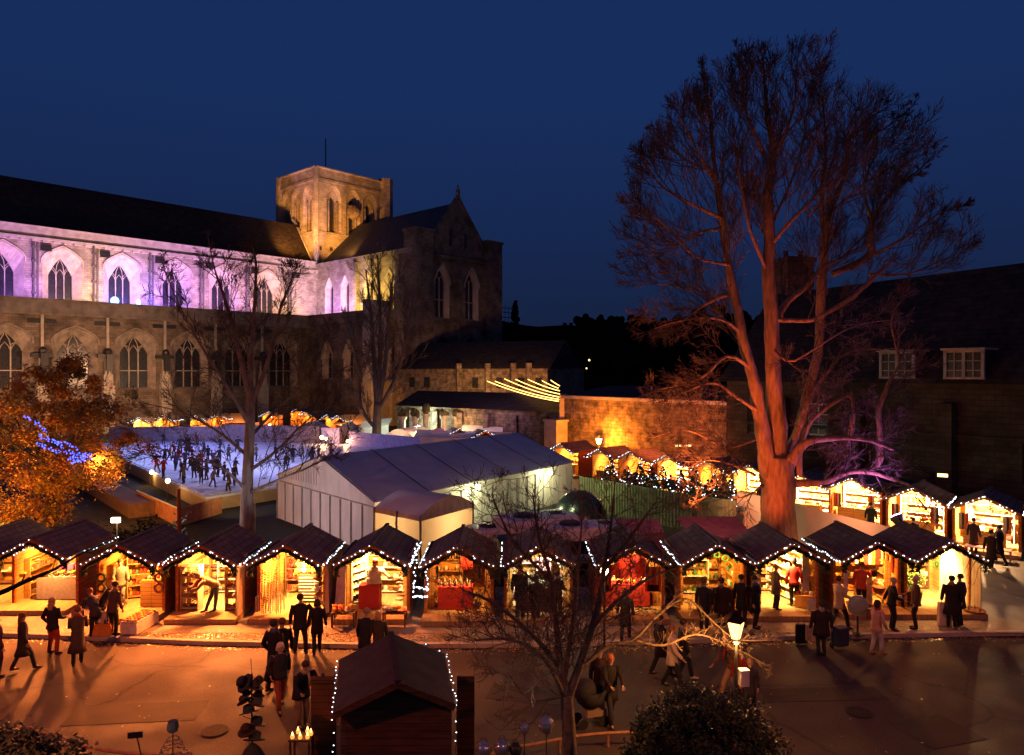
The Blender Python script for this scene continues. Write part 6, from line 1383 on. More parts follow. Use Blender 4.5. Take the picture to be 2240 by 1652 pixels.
for i, M in enumerate(row):
    kd, ms_, lb, n = EX[i]
    for sd in (-1, 1):
        for k in range(n//2+1):
            z = ru(.9, 1.75) if kd != 'scarf' else 1.85
            item(kd, lb.replace(' ', '_').replace('-', '_'), random.choice(ms_), M, (sd*(HW-.12), .15+2.0*(k+.5)/(n//2+1), z), PI/2 if kd in ('scarf', 'picture', 'necklace', 'wreath') else 0, lb+' on the '+('left' if sd < 0 else 'right')+' wall of the '+snm[i], lb.split()[-1], lb+'s on the '+('left' if sd < 0 else 'right')+' wall of the '+snm[i], ru(.7, 1.0))
    if i in (0, 1, 4, 8, 9, 12):
        for k in range(9): item(('carton', 'jar', 'bowl')[k % 3], 'trinket', random.choice([cW, cY, cO, brn]), M, (-1.0+.25*k, 2.15, 1.62), 0, 'small thing on the high back ledge of the '+snm[i], 'trinket', 'things on the back ledge of the '+snm[i], ru(.9, 1.4))
        q = MB().box((0, 0, 0), (2.2, .24, .03)).build('ledge', wood_in, None, False, M @ Vector((0, 2.17, 1.6))); tag(q, 'pine ledge high on the back wall of the '+snm[i], 'ledge')
    if i % 3 != 1:
        b = MB(); n_ = 9; cc_ = (cR, cW, cO, cG)[i % 4]
        for k in range(n_):
            x = -1.05+2.1*k/(n_-1); z = 1.92-.16*math.sin(math.pi*k/(n_-1)); b.quad((x-.09, 0, z), (x+.09, 0, z), (x, 0, z-.16))
        b.tube([(-1.15, .01, 1.94), (0, .01, 1.77), (1.15, .01, 1.94)], .006, 3)
        tag(b.build('bunting', cc_, None, False, M @ Vector((0, 1.6, .1))), 'small bunting strung inside the '+snm[i], 'bunting')
SW = {0: (['jar', 'book'], [brn, cW]), 1: (['jar', 'carton'], [brn, cY, drk]), 2: (['bauble', 'jar'], [cR, cG, cO]), 3: (['bowl'], [brn, drk]), 4: (['jar', 'plush'], [drk, cR, brn]), 5: (['jar', 'carton'], [cW, brn, drk]), 6: (['jar', 'bottle'], [cR, brn, drk]), 7: (['jar', 'bowl'], [cW, pnk_m, cD]), 8: (['bauble', 'jar'], [cR, cO, drk]), 9: (['jar', 'candle'], [cG, brn, cW]), 10: (['jar', 'bauble'], [cW, cO, brn]), 11: (['carton', 'jar', 'bowl'], [brn, cR, cW]), 12: (['jar', 'carton'], [cG, brn, cW])}
for i, M in enumerate(row):
    kd, ms_ = SW[i]
    for sd, nm_ in ((-1, 'left'), (1, 'right')):
        if (i == 12 and sd > 0) or (i == 4 and sd < 0): continue
        S_ = shelf(M, sd*(HW-.2), 1.25, 1.5, .22, 1.45, 4, nm_+' side shelves of the '+snm[i], -sd*PI/2); fill(S_, kd, ms_, 1.4, 1.45, 4, 6, 'stock on the '+nm_+' side shelves of the '+snm[i], 'goods', 'stock_item', 'stock on the '+nm_+' side shelves of the '+snm[i], s=1.25)
    if i in (3, 4, 9, 12, 0):
        S_ = shelf(M, 0, 2.12, 1.7, .22, 1.35, 4, 'dark back shelves of the '+snm[i], 0, brn); fill(S_, kd, ms_, 1.6, 1.35, 4, 8, 'stock on the dark back shelves of the '+snm[i], 'goods', 'stock_item', 'stock on the dark back shelves of the '+snm[i], s=1.3)
print('items', NI[0])
# lane chalet stock
for i, M in enumerate(rows2):
    w_ = 2.0; S_ = shelf(M, 0, 1.9, w_, .3, 1.8, 5, 'back shelf of the '+nm[i], 0, cW if i > 4 else wood_in)
    fill(S_, ['jar', 'carton', 'bowl', 'plush'] if i > 6 else ['carton', 'jar'], [[cO, cY, brn], [cO, brn], [cO, cR], [cW, pnk_m], [brn, cY, cO], [cW, cO], [cW, cY, cO], [cW, cR, cO, brn], [cO, brn, cW], [cR, cW, drk]][i], w_-.1, 1.8, 5, 7, 'stock on the back shelf of the '+nm[i], 'goods', 'goods_box', 'stock of the '+nm[i], s=1.5)
    T = table(M, -.1, .35, 1.7, .5, .8, 'front counter of the '+nm[i], cR if i == 3 else wood_in)
    if i > 2:
        for k in range(8): item('carton', 'goods_box', (cW, cO, cR, brn)[(k+i) % 4], T, (-.7+.2*k, ru(-.1, .1), 0), rnd(), 'small goods on the front counter of the '+nm[i], 'goods', 'counter goods of the '+nm[i], 1.3)
    if i > 6:
        for k in range(7): item('scarf', 'garment', (cR, cW, cD, cO)[(k+i) % 4], M, (-1.05+.09*k if k < 4 else .75+.1*(k-4), -.1, 1.75), 0, 'garment hanging at the front of the '+nm[i], 'garment', 'garments of the '+nm[i], 1.1)
for M in [rows2[9]]:
    T = table(M, .2, -1.4, 1.8, .6, .5, 'low pink-topped table before the nearest lane chalet', pnk_m, 0, 0, False)
# Christmas trees with lights behind the yard fence
random.seed(15)
for i, (px, py, h) in enumerate(((1335, 1062, 1.9), (1372, 1068, 1.5), (1400, 1070, 1.8), (1425, 1072, 1.6), (1450, 1078, 1.7), (1490, 1080, 1.5), (1520, 1088, 1.9), (1562, 1096, 1.6), (1580, 1110, 1.9), (1600, 1122, 1.5))):
    d = 52.5-(px-1335)*.028; p = V2(px, d); r = root('christmas_tree', (p.x, d, 0), 0, 'small fir with white lights behind the yard fence, '+('first', 'second', 'third', 'fourth', 'fifth', 'sixth', 'seventh', 'eighth', 'ninth', 'tenth')[i]+' from the marquee', 'christmas tree', 'lit christmas trees behind the fence')
    keep = g; g = MB()
    for k in range(500): t = rnd()**.6; rr = (1-0)*t*.75; a = rnd()*6.28; leaf(Vector((math.cos(a)*rr, math.sin(a)*rr, h*1.25*(1-t)+.3)), ru(.05, .12), 1)
    b, g = g, keep; b.build('foliage', fir, r); MB().tube([(0, 0, 0), (0, 0, h)], .05, 5).build('trunk', bark_dk, r)
    b = MB()
    for k in range(24): t = rnd()**.6; rr = t*.8; a = rnd()*6.28; b.ball((math.cos(a)*rr, math.sin(a)*rr, h*1.25*(1-t)+.35), ru(.022, .04), 5)
    b.build('light_bulbs', bulb_w, r)['kind'] = 'stuff'

# ------------------------------------------------------------------ people
def etube(b, pts, rr, n=12):
    k = len(b.v); X = Vector((1, 0, 0))
    for i, p in enumerate(pts):
        d = (pts[min(i+1, len(pts)-1)]-pts[max(i-1, 0)]).normalized(); w = d.cross(X).normalized()
        for j in range(n): a = 2*math.pi*j/n; b.v.append(tuple(p+X*(math.cos(a)*rr[i][0])+w*(math.sin(a)*rr[i][1])))
    for i in range(len(pts)-1):
        for j in range(n): a = k+i*n+j; c = k+i*n+(j+1) % n; b.face((a, c, c+n, a+n))
    b.face(tuple(k+j for j in range(n))[::-1]); b.face(tuple(k+(len(pts)-1)*n+j for j in range(n)))
shoe_m, hair_col = plain(.03, .025, .02), {}
DG = None
def skin_mesh(verts, edges, rads, rootv):
    me = bpy.data.meshes.new('body'); me.from_pydata(verts, edges, []); o = bpy.data.objects.new('tmp_body', me); C.objects.link(o)
    md = o.modifiers.new('s', 'SKIN'); md.use_smooth_shade = True
    for i, r in enumerate(rads): me.skin_vertices[0].data[i].radius = r if hasattr(r, '__len__') else (r, r)
    me.skin_vertices[0].data[rootv].use_root = True
    o.modifiers.new('b', 'SUBSURF').levels = 1
    dg = bpy.context.evaluated_depsgraph_get(); out = bpy.data.meshes.new_from_object(o.evaluated_get(dg)); bpy.data.objects.remove(o); return out
ARMS = {'down': ((.07, .03, -.27), (.10, -.04, -.51)), 'fwd': ((.05, -.06, -.26), (.02, -.28, -.33)), 'pocket': ((.12, .06, -.26), (.09, -.08, -.44)), 'up': ((.06, -.2, -.16), (.0, -.4, -.05)),
        'swingf': ((.06, -.12, -.25), (.06, -.3, -.42)), 'swingb': ((.08, .14, -.24), (.1, .22, -.46)), 'reach': ((.04, -.22, -.2), (-.02, -.46, -.28)), 'out': ((.2, -.02, -.2), (.36, -.06, -.3)), 'fold': ((.08, -.05, -.26), (-.12, -.22, -.22))}
LEGS = {'stand': ((-.09, 0), (.09, .02)), 'walk': ((-.08, -.28), (.08, .26)), 'walk2': ((-.08, .24), (.08, -.26)), 'apart': ((-.16, .02), (.16, -.04)), 'step': ((-.08, -.12), (.1, .12)), 'skate': ((-.1, -.1), (.16, .3))}
NP = [0]
def person(loc, rz, label, h=1.72, lean=0, legs='stand', arms=('down', 'down'), coat=(.03, .03, .035), trousers=(.03, .03, .04), hem=.62, hair=(.06, .04, .02), hairlen='short', hat=None, skirt=1.0, group=None, turn=0, wide=1.0, name='person', extra=None, shoes=None, striped=None, scarf=None):
    NP[0] += 1
    if scarf is None and NP[0] % 3 == 1 and name == 'person': scarf = ((.35, .06, .05), (.4, .33, .25), (.08, .1, .2), (.3, .2, .08))[NP[0] % 4]
    s = h/1.72; r = root(name, loc, rz, label, 'person', group)
    V = Vector; lr = R(lean); up_ = V((0, -math.sin(lr), math.cos(lr))); pel = V((0, .10*math.sin(lr)*2, .90))
    ch = pel+up_*.33; sh = pel+up_*.50; nk = pel+up_*.56; hr = R(min(lean*.8, 60)); hup = V((0, -math.sin(hr), math.cos(hr))); hd_ = nk+hup*.13; ht = nk+hup*.24
    fwd = V((0, -math.cos(hr), -math.sin(hr)))
    vs, es, rs = [pel, ch, nk, nk+hup*.07+fwd*.01, hd_+fwd*.01, ht], [(0, 1), (1, 2), (2, 3), (3, 4), (4, 5)], [(.13, .1), (.15, .1), (.05, .05), (.058, .06), (.078, .095), (.06, .07)]
    hands, sl = [], []
    for k, sd in enumerate((-1, 1)):
        S = sh+V((sd*.17*wide, 0, -.02)); (ex, ey, ez), (hx, hy, hz) = ARMS[arms[k]]; E = S+V((sd*ex, ey, ez)); Hn = S+V((sd*hx, hy, hz)); i = len(vs)
        hd2 = (Hn-E).normalized(); vs += [S, E, Hn, Hn+hd2*.07]; es += [(1, i), (i, i+1), (i+1, i+2), (i+2, i+3)]; rs += [(.055, .055), (.04, .04), (.026, .022), (.034, .016)]; hands.append((Hn, hd2, sd)); sl.append((S, E, Hn))
    feet = []
    for k, sd in enumerate((-1, 1)):
        fx, fy = LEGS[legs][k]; hip = pel+V((sd*.09, 0, -.05)); A = V((fx, fy, .09+(.05 if fy > .2 else 0))); Kn = (hip+A)/2+V((0, -.06 if lean < 30 else .02, .02)); i = len(vs)
        vs += [hip, Kn, A, A+V((0, -.12, -.05))]; es += [(0, i), (i, i+1), (i+1, i+2), (i+2, i+3)]; rs += [(.085, .085), (.055, .055), (.038, .038), (.036, .03)]; feet.append((hip, Kn, A))
    me = skin_mesh([tuple(v) for v in vs], es, rs, 0); bm = bmesh.new(); bm.from_mesh(me)
    ex = MB()
    for Hn, hd2, sd in hands:                                 # fingers and thumb, slightly curled
        u = V((0, 1, 0)) if abs(hd2.y) < .7 else V((1, 0, 0)); u = (u-hd2*u.dot(hd2)).normalized(); c_ = hd2.cross(u)*(-sd); base = Hn+hd2*.085
        for f in range(4):
            o_ = u*(-.027+.018*f); L_ = (.055, .068, .062, .048)[f]; ex.tube([base+o_-hd2*.02, base+o_+hd2*L_*.5+c_*.006, base+o_+hd2*L_*.85+c_*.026], [.0085, .008, .0065], 5)
        ex.tube([Hn+hd2*.03+u*.024, Hn+hd2*.06+u*.05+c_*.01, Hn+hd2*.085+u*.056+c_*.02], [.0095, .009, .007], 5)
    fc = hd_+fwd*.09; ex.tube([hd_+hup*.035+fwd*.085, hd_+fwd*.118, hd_-hup*.01+fwd*.095], [.008, .016, .01], 5)   # nose
    for sd in (-1, 1): ex.ball(tuple(hd_+V((sd*.082, 0, 0))), .024, 6, sx=.5)                                     # ears
    ex.tube([hd_-hup*.04+fwd*.085+V((-.025, 0, 0)), hd_-hup*.045+fwd*.094, hd_-hup*.04+fwd*.085+V((.025, 0, 0))], .006, 4)  # mouth
    em = ex.mesh('x', skin); bm.from_mesh(em); bm.to_mesh(me); bm.free(); me.materials.append(skin); me.update()
    bo = bpy.data.objects.new('body', me); C.objects.link(bo); bo.parent = r
    q = MB(); 
    for sd in (-1, 1): q.ball(tuple(hd_+hup*.022+fwd*.088+V((sd*.032, 0, 0))), .009, 5)
    q.build('eyes', cD, r)
    # coat
    b = MB(); W = wide; hemz = hem; bot = []
    zc = pel.z+.0; pts, rr = [], []
    fy = (feet[0][2].y+feet[1][2].y)/2*.3
    for z, rx, ry in ((hemz, .2*skirt, .17*skirt), ((hemz+zc)/2, .19+.0*skirt, .155)):
        if z < zc-.04: pts.append(V((0, pel.y+fy*(zc-z)/.9, z))); rr.append((rx*W+(.05 if hemz < .5 and z == hemz else 0), ry+(.06 if hemz < .5 and z == hemz else 0)))
    for t, rx, ry in ((.0, .175, .135), (.16, .165, .125), (.33, .195, .135), (.45, .205, .115), (.505, .15, .09), (.555, .07, .07)): pts.append(pel+up_*t); rr.append((rx*W, ry))
    etube(b, pts, rr, 12)
    for S, E, Hn in sl: b.tube([S+V((0, 0, .015)), S.lerp(E, .5), E, E.lerp(Hn, .5), Hn-(Hn-E)*.03], [.078, .07, .06, .052, .044], 8)
    cm = plain(*coat) if not striped else striped
    b.build('coat', cm, r, True)
    b = MB(); etube(b, [pel+V((0, 0, -.14)), pel+V((0, 0, -.02)), pel+up_*.1], [(.15, .12), (.165, .125), (.155, .115)])
    for hip, Kn, A in feet: b.tube([hip, hip.lerp(Kn, .5), Kn, Kn.lerp(A, .5), A], [.098, .088, .07, .062, .056], 8)
    b.build('trousers', plain(*trousers), r, True)
    for hip, Kn, A in feet:
        b = MB(); etube(b, [A+V((0, .05, -.03)), A+V((0, -.02, -.03)), A+V((0, -.11, -.055)), A+V((0, -.19, -.065))], [(.035, .03), (.047, .05), (.045, .03), (.03, .018)], 8); b.build('shoe', plain(*shoes) if shoes else shoe_m, r, True)
    b = MB()
    if hairlen != 'bald':
        rings = [(hd_-hup*.03+fwd*-.045, .05), (hd_+hup*.02-fwd*.03, .094), (hd_+hup*.07-fwd*.012, .096), (hd_+hup*.115-fwd*.005, .075), (hd_+hup*.14, .03)]
        etube(b, [p for p, _ in rings], [(q_, q_*1.05) for _, q_ in rings], 10)
        if hairlen == 'long': etube(b, [hd_-fwd*.06+hup*.04, hd_-fwd*.085-hup*.07, hd_-fwd*.09-hup*.18, hd_-fwd*.08-hup*.26], [(.085, .05), (.095, .05), (.09, .04), (.05, .02)], 8)
        if hairlen == 'bob': etube(b, [hd_-fwd*.03+hup*.05, hd_-fwd*.045-hup*.03, hd_-fwd*.05-hup*.1], [(.1, .08), (.112, .075), (.09, .05)], 10)
        b.build('hair', plain(*hair), r, True)
    if scarf:
        b = MB(); etube(b, [nk-up_*.05, nk+up_*.01, nk+hup*.045], [(.105, .1), (.1, .095), (.075, .075)], 10); b.tube([nk+V((.04, -.1, -.02)), nk+V((.05, -.15, -.16)), nk+V((.045, -.16, -.32))], [.035, .035, .03], 6); b.build('scarf', plain(*scarf), r, True)
    if hat:
        b = MB(); etube(b, [hd_+hup*.05, hd_+hup*.1, hd_+hup*.15, hd_+hup*.175], [(.105, .112), (.105, .11), (.08, .085), (.03, .03)], 10); b.build('hat', plain(*hat), r, True)
    r.scale = (s, s, s); r.rotation_euler.z = rz+turn
    return r
def at(px, py, z=0): p = G(px, py, z); return (p.x, p.y, z)
BK, RD = (.02, .02, .025), (.35, .05, .03)
def bag(M_or_loc, col, label, w=.3, h=.36, d=.12, rz=0, handles=True, name='bag', cat='bag'):
    r = root(name, M_or_loc, rz, label, cat); b = MB(); b.lathe([(.95, 0), (1, .06), (.97, .9), (.9, 1)], n=4); b.v = [((x*.707-y*.707)*w*.72, (x*.707+y*.707)*d*.72, z*h) for x, y, z in b.v]; b.build('bag_body', plain(*col), r)
    if handles:
        q = MB(); q.tube([(-w*.25, 0, h), (-w*.2, 0, h*1.3), (w*.2, 0, h*1.3), (w*.25, 0, h)], .008, 4); q.build('handle', plain(*col), r)
    return r
PI = math.pi
person(at(-8, 1482), 2.6, 'dark-coated figure cut by the left frame edge', coat=(.1, .04, .04), hem=.5, hairlen='bob')
person(at(50, 1468), 2.4, 'brown-haired woman in dark coat walking at the far left', legs='walk', coat=(.04, .03, .03), hem=.48, hairlen='long', hair=(.16, .06, .02), h=1.68)
person(at(115, 1432), PI-.2, 'blond person in dark jacket and red trousers seen from behind', coat=BK, trousers=(.4, .05, .02), hairlen='long', hair=(.5, .3, .12), legs='apart', arms=('fwd', 'pocket'), h=1.74, hem=.8)
person(at(170, 1455), -2.7, 'person in long brown coat with tan shoulder bag, head bowed', coat=(.09, .06, .04), hem=.42, hair=(.25, .1, .05), lean=12, legs='step', arms=('fwd', 'fwd'), skirt=1.1)
p = at(182, 1405); bag((p[0], p[1]-.3, .78), (.4, .2, .1), 'tan shoulder bag hanging on the long-coated person', .34, .38)
person(at(205, 1392, .12), -2.3, 'person in dark coat with patterned red and white shawl bending to the goods', coat=(.05, .04, .05), lean=45, arms=('reach', 'fwd'), hair=(.3, .1, .06), hem=.7, h=1.66)
person(at(228, 1378, .12), 2.2, 'blond woman in black jacket bending beside the red ornament rack', coat=BK, lean=30, hair=(.6, .38, .16), hairlen='bob', trousers=(.25, .2, .16), arms=('fwd', 'reach'), h=1.66, hem=.75)
person(at(248, 1391, .12), 2.8, 'person in brown waistcoat and black trousers holding a pale bag', coat=(.1, .05, .04), trousers=BK, hair=(.08, .04, .02), arms=('down', 'fwd'), lean=10, h=1.74, hem=.78)
p = at(238, 1385, .12); bag((p[0]-.05, p[1]-.25, .55), (.55, .5, .45), 'pale carrier bag held near the ornament stall')
person(at(657, 1432), PI+.1, 'broad man in black jacket standing before the bead stall', coat=BK, legs='apart', arms=('out', 'down'), h=1.86, wide=1.1, hem=.74)
person(at(694, 1430), -2.8, 'shorter person in black beside the broad man', coat=(.02, .015, .015), legs='step', h=1.68, hem=.66, hairlen='bob')
person(at(600, 1512), 2.7, 'very tall figure in a long black coat on the road', coat=(.012, .012, .014), hem=.3, h=1.95, legs='step', skirt=1.05, arms=('pocket', 'pocket'))
person(at(617, 1497), -2.6, 'figure mostly hidden behind the tall black coat', coat=(.02, .015, .015), h=1.84, hem=.5, hair=(.15, .06, .03))
person(at(613, 1552), .5, 'white-haired person in dark jacket and rust trousers walking', coat=(.03, .03, .04), trousers=(.33, .07, .04), hair=(.75, .62, .5), legs='walk', arms=('pocket', 'swingb'), h=1.7, hem=.82, hairlen='bob')
person(at(662, 1592), .7, 'dark-haired person in black padded jacket bowing over the candles', coat=(.015, .015, .02), trousers=(.25, .16, .1), lean=22, arms=('fwd', 'reach'), h=1.72, hem=.72, wide=1.2)
person(at(799, 1462), 2.9, 'grey-haired man in black half hidden by the dark shed roof', coat=BK, hair=(.4, .25, .18), lean=12, h=1.74)
person(at(828, 1462), -2.8, 'fair-haired person beside the grey-haired man, behind the shed', coat=(.06, .04, .03), hair=(.55, .33, .16), lean=14, hairlen='bob', h=1.64)
person(at(460, 1338, .3), -.9, 'stallholder in grey top bending forward between the bowl stands', coat=(.26, .19, .13), trousers=(.06, .07, .09), wide=1.12, lean=58, arms=('reach', 'reach'), hair=(.35, .2, .1), legs='step', hem=.86, h=1.72)
person(at(263, 1326, .3), .5, 'stallholder in grey green coat and pale trousers in the ornament stall', coat=(.2, .2, .15), trousers=(.45, .42, .38), arms=('fwd', 'down'), lean=10, hem=.72, h=1.7)
person(at(822, 1330, .3), 0, 'stallholder in white shirt and red cap in the spice stall', coat=(.7, .6, .48), trousers=BK, hat=(.35, .03, .02), arms=('fwd', 'out'), lean=14, hem=.85, wide=1.12, h=1.76)
person(at(1137, 1352, .3), 2.8, 'tall black silhouette at the left of the glassware stall', coat=(.015, .015, .02), h=1.8, hem=.6)
person(at(1172, 1362, .12), PI, 'shorter dark shopper at the middle of the glassware stall', coat=(.02, .02, .025), h=1.6, hem=.6)
person(at(1219, 1358, .12), 2.6, 'dark shopper at the right post of the glassware stall', coat=(.03, .02, .02), h=1.7, arms=('fwd', 'fwd'))
person(at(1368, 1402, .12), 2.8, 'dark-coated woman passing the red-draped stall', coat=(.03, .02, .02), h=1.66, hem=.5, legs='walk', hairlen='bob')
person(at(1445, 1480), 1.9, 'dark walker left of the white jacket', coat=(.03, .02, .025), h=1.75, legs='walk', hem=.6)
person(at(1470, 1510), 1.2, 'walker in white jacket and black trousers behind the lit twigs', coat=(.75, .6, .45), trousers=BK, h=1.76, legs='walk', arms=('swingf', 'pocket'), hair=(.35, .15, .08), hem=.72, wide=1.1)
person(at(1496, 1490), 1.7, 'dark companion with pale shoes right of the white jacket', coat=(.04, .03, .03), h=1.74, legs='walk2', shoes=(.6, .5, .4), hem=.6)
person(at(1336, 1582), .2, 'orange-haired walker in dark clothes pushing a pram', coat=(.03, .025, .025), hair=(.5, .17, .05), legs='walk', arms=('reach', 'reach'), h=1.7, hem=.6, hairlen='bob')
person(at(1312, 1560), .3, 'dim figure behind the pram pusher', coat=(.04, .02, .02), h=1.66)
stripe = mat('striped_jumper', (.6, .35, .2), .8, (.05, .03, .02), scale=1.0, kind='plank')
person(at(1600, 1530), -1.2, 'walker in striped jumper leaning forward beside the lamp post', coat=(.4, .22, .12), striped=stripe, trousers=(.5, .3, .15), lean=24, legs='walk', arms=('swingf', 'swingb'), h=1.7, hair=(.3, .12, .05), hem=.82)
person(at(1640, 1560), -.6, 'child with fair hair in dark coat right of the lamp post', coat=(.04, .03, .04), h=1.38, hair=(.55, .25, .1), legs='walk', hem=.5, hairlen='bob')
person(at(1622, 1548), -.4, 'person in red scarf half hidden by the lamp post', coat=(.4, .04, .03), h=1.5, trousers=BK, legs='step')
person(at(1578, 1372, .12), PI, 'customer in dark hat at the greenery stall counter', coat=(.05, .03, .02), h=1.62, hat=(.02, .02, .02), wide=1.3, hem=.5)
person(at(1540, 1378, .12), 2.7, 'dark customer left of the hatted one', coat=(.02, .02, .03), h=1.7)
person(at(1622, 1372, .12), 2.3, 'customer raising an arm at the greenery stall', coat=(.02, .02, .02), arms=('up', 'down'), h=1.76, hem=.6)
person(at(1652, 1374, .12), .9, 'dark-haired customer turning away from the greenery stall', coat=(.015, .015, .02), h=1.74, wide=1.1, hem=.55)
person(at(1697, 1334, .3), 1.7, 'elderly shopper in grey coat inside the ladder-shelf stall', coat=(.2, .15, .11), h=1.6, hair=(.6, .3, .15), hem=.6)
person(at(1737, 1326, .3), 2.9, 'shopper in bright red jacket with white bag in the ladder-shelf stall', coat=(.65, .04, .03), h=1.68, trousers=(.03, .02, .02), hem=.82, hat=(.1, .1, .14))
bag(at(1727, 1306, .3), (.75, .65, .5), 'white bag held by the red-jacketed shopper', .26, .34)
person(at(1797, 1436), PI, 'stout person in long dark jacket carrying bags on the road', coat=(.03, .02, .018), h=1.68, wide=1.4, legs='stand', arms=('down', 'down'), hem=.66)
p = at(1773, 1414); bag((p[0], p[1], .18), (.7, .5, .3), 'cream carrier bag hanging from the stout person’s hand', .28, .5)
p = at(1757, 1414); bag((p[0], p[1]+.15, .05), (.02, .02, .03), 'black carrier bag beside the cream one', .34, .6)
person(at(1836, 1378, .12), 1.9, 'person in cream jacket, scarf and skirt by the garment stall', coat=(.6, .45, .28), h=1.78, trousers=(.03, .03, .03), hair=(.12, .04, .03), arms=('fwd', 'fwd'), legs='walk', hem=.7)
person(at(1884, 1336, .3), 2.4, 'shopper in red top and black trousers in the garment stall', coat=(.7, .09, .04), h=1.7, trousers=BK, arms=('up', 'down'), lean=8, hem=.8, hair=(.25, .1, .05))
person(at(1918, 1432), 1.9, 'woman in pink jacket and white trousers crossing the road', coat=(.7, .38, .28), trousers=(.6, .55, .55), h=1.66, legs='step', hair=(.05, .02, .02), hairlen='bob', arms=('pocket', 'fwd'), hem=.76, shoes=(.5, .15, .08), lean=5)
p = at(1902, 1400); bag((p[0], p[1]-.1, .72), (.3, .1, .06), 'brown handbag of the pink-jacketed woman', .26, .3, .1)
person(at(1952, 1379, .12), 1.3, 'grey-haired man in black waistcoat with newspaper on the pavement', coat=(.03, .025, .03), h=1.74, hair=(.6, .48, .35), trousers=(.02, .02, .03), arms=('fwd', 'swingb'), hem=.84, lean=5)
p = at(1944, 1350, .12); o = MB().box((0, 0, 0), (.3, .06, .2)).box((0, -.04, -.03), (.28, .02, .12)).build('folded_newspaper', cW, None, False, (p[0], p[1]-.6, .95), .2); tag(o, 'folded white newspaper held by the grey-haired man', 'newspaper')
person(at(2003, 1376, .12), -2.1, 'white-haired man in brown jacket looking into the garment stall', coat=(.17, .1, .05), h=1.76, hair=(.7, .6, .48), trousers=(.03, .03, .035), arms=('fwd', 'down'), hem=.78)
person(at(2082, 1372, .12), 2.7, 'person in long dark coat holding a big white bag at the end chalet', coat=(.03, .025, .02), h=1.72, hem=.45, wide=1.15)
person(at(2100, 1370, .12), -2.6, 'person in dark blue grey jacket close behind, at the end chalet', coat=(.04, .055, .07), h=1.76, hem=.62)
bag(at(2066, 1368, .12), (.75, .68, .6), 'large white carrier bag by the end chalet', .42, .78, .14)
person(at(2168, 1246), 2.7, 'dark couple near the lane chalet, the left one with pale hood', coat=(.06, .04, .03), h=1.74, hem=.45, legs='walk')
person(at(2186, 1240), -2.5, 'dark couple near the lane chalet, the taller right one', coat=(.02, .02, .02), h=1.86, hem=.55, legs='walk2')
# people at the lane chalets
for i, (px, py, z, rz, lb) in enumerate(((1665, 1116, 0, 2.4, 'left head of the group over the pale screen'), (1677, 1117, 0, 2.9, 'second head over the pale screen'), (1688, 1119, 0, 2.2, 'third head over the pale screen'), (1700, 1120, 0, 2.6, 'fourth head beside the big trunk'),
      (1467, 1096, 0, 2.6, 'dark shopper before the pink-and-white lane stall'), (1549, 1104, 0, 2.5, 'dark shopper before the pine-shelved lane stall'), (1388, 1088, 0, 2.4, 'shopper behind the lit firs'), (1998, 1206, 0, 2.4, 'shopper at the basket stall in the lane'), (1905, 1172, 0, 2.5, 'shopper right of the bright clothing stall'), (2130, 1215, 0, 2.2, 'shopper before the hat stall in the lane'))):
    person(at(px, py, z), rz, lb, h=ru(1.6, 1.8), coat=(ru(.02, .08), .03, .03), hem=.5, group='shoppers in the lane')
# skaters: a few kinds, copied
random.seed(61)
sk = [person((0, 0, 0), 0, 'x', legs='skate', arms=('out', 'swingb'), lean=12, coat=(.03, .03, .05), hem=.78, name='skater'), person((0, 0, 0), 0, 'x', legs='stand', arms=('out', 'out'), coat=(.04, .03, .04), hem=.7, name='skater', hat=(.1, .02, .02)), person((0, 0, 0), 0, 'x', legs='step', arms=('fwd', 'down'), lean=8, coat=(.05, .04, .06), hem=.6, name='skater', hairlen='bob')]
sp = [(394, 992), (411, 1000), (446, 998), (372, 1008), (361, 1012), (391, 1016), (417, 1030), (405, 1024), (440, 1026), (465, 1022), (470, 1036), (425, 1046), (397, 1048), (402, 1058), (490, 1052), (467, 1066), (440, 1060), (515, 1040), (603, 1008), (641, 1012), (662, 1004), (697, 1008), (724, 1000), (683, 1020), (342, 1036), (358, 1046), (500, 1078), (520, 990), (482, 988), (358, 972), (430, 975), (560, 1010), (625, 1030), (380, 1000), (420, 1012), (455, 1008), (433, 1036), (480, 1016), (500, 1008), (410, 986), (476, 1044), (452, 1050), (384, 1030), (538, 1002), (512, 1062)]
cols = [(.02, .02, .03), (.3, .03, .03), (.05, .05, .12), (.12, .1, .08), (.03, .03, .03), (.25, .12, .05), (.04, .04, .05)]
for i, (px, py) in enumerate(sp):
    s_ = sk[i % 3]; loc = at(px, py, .9)
    side = 'left side of the ice' if px < 400 else 'middle of the crowd on the ice' if px < 530 else 'open right part of the ice'
    ln = 'skater in dark clothes, '+side
    if i < 3: o = s_; o.location = loc; o.rotation_euler.z = rnd()*6.28; o['label'] = ln; o['group'] = 'skaters on the ice'
    else:
        o = dup(s_, loc, rnd()*6.28, ln, 'skaters on the ice', scale=ru(.78, .93))
        for ch_ in o.children:
            if ch_.name.startswith('coat'):
                k = random.choice(range(7)); recolor(ch_, plain(*cols[k]))
                if k in (1, 5): o['label'] = 'skater in '+('red' if k == 1 else 'tan')+' top, '+side

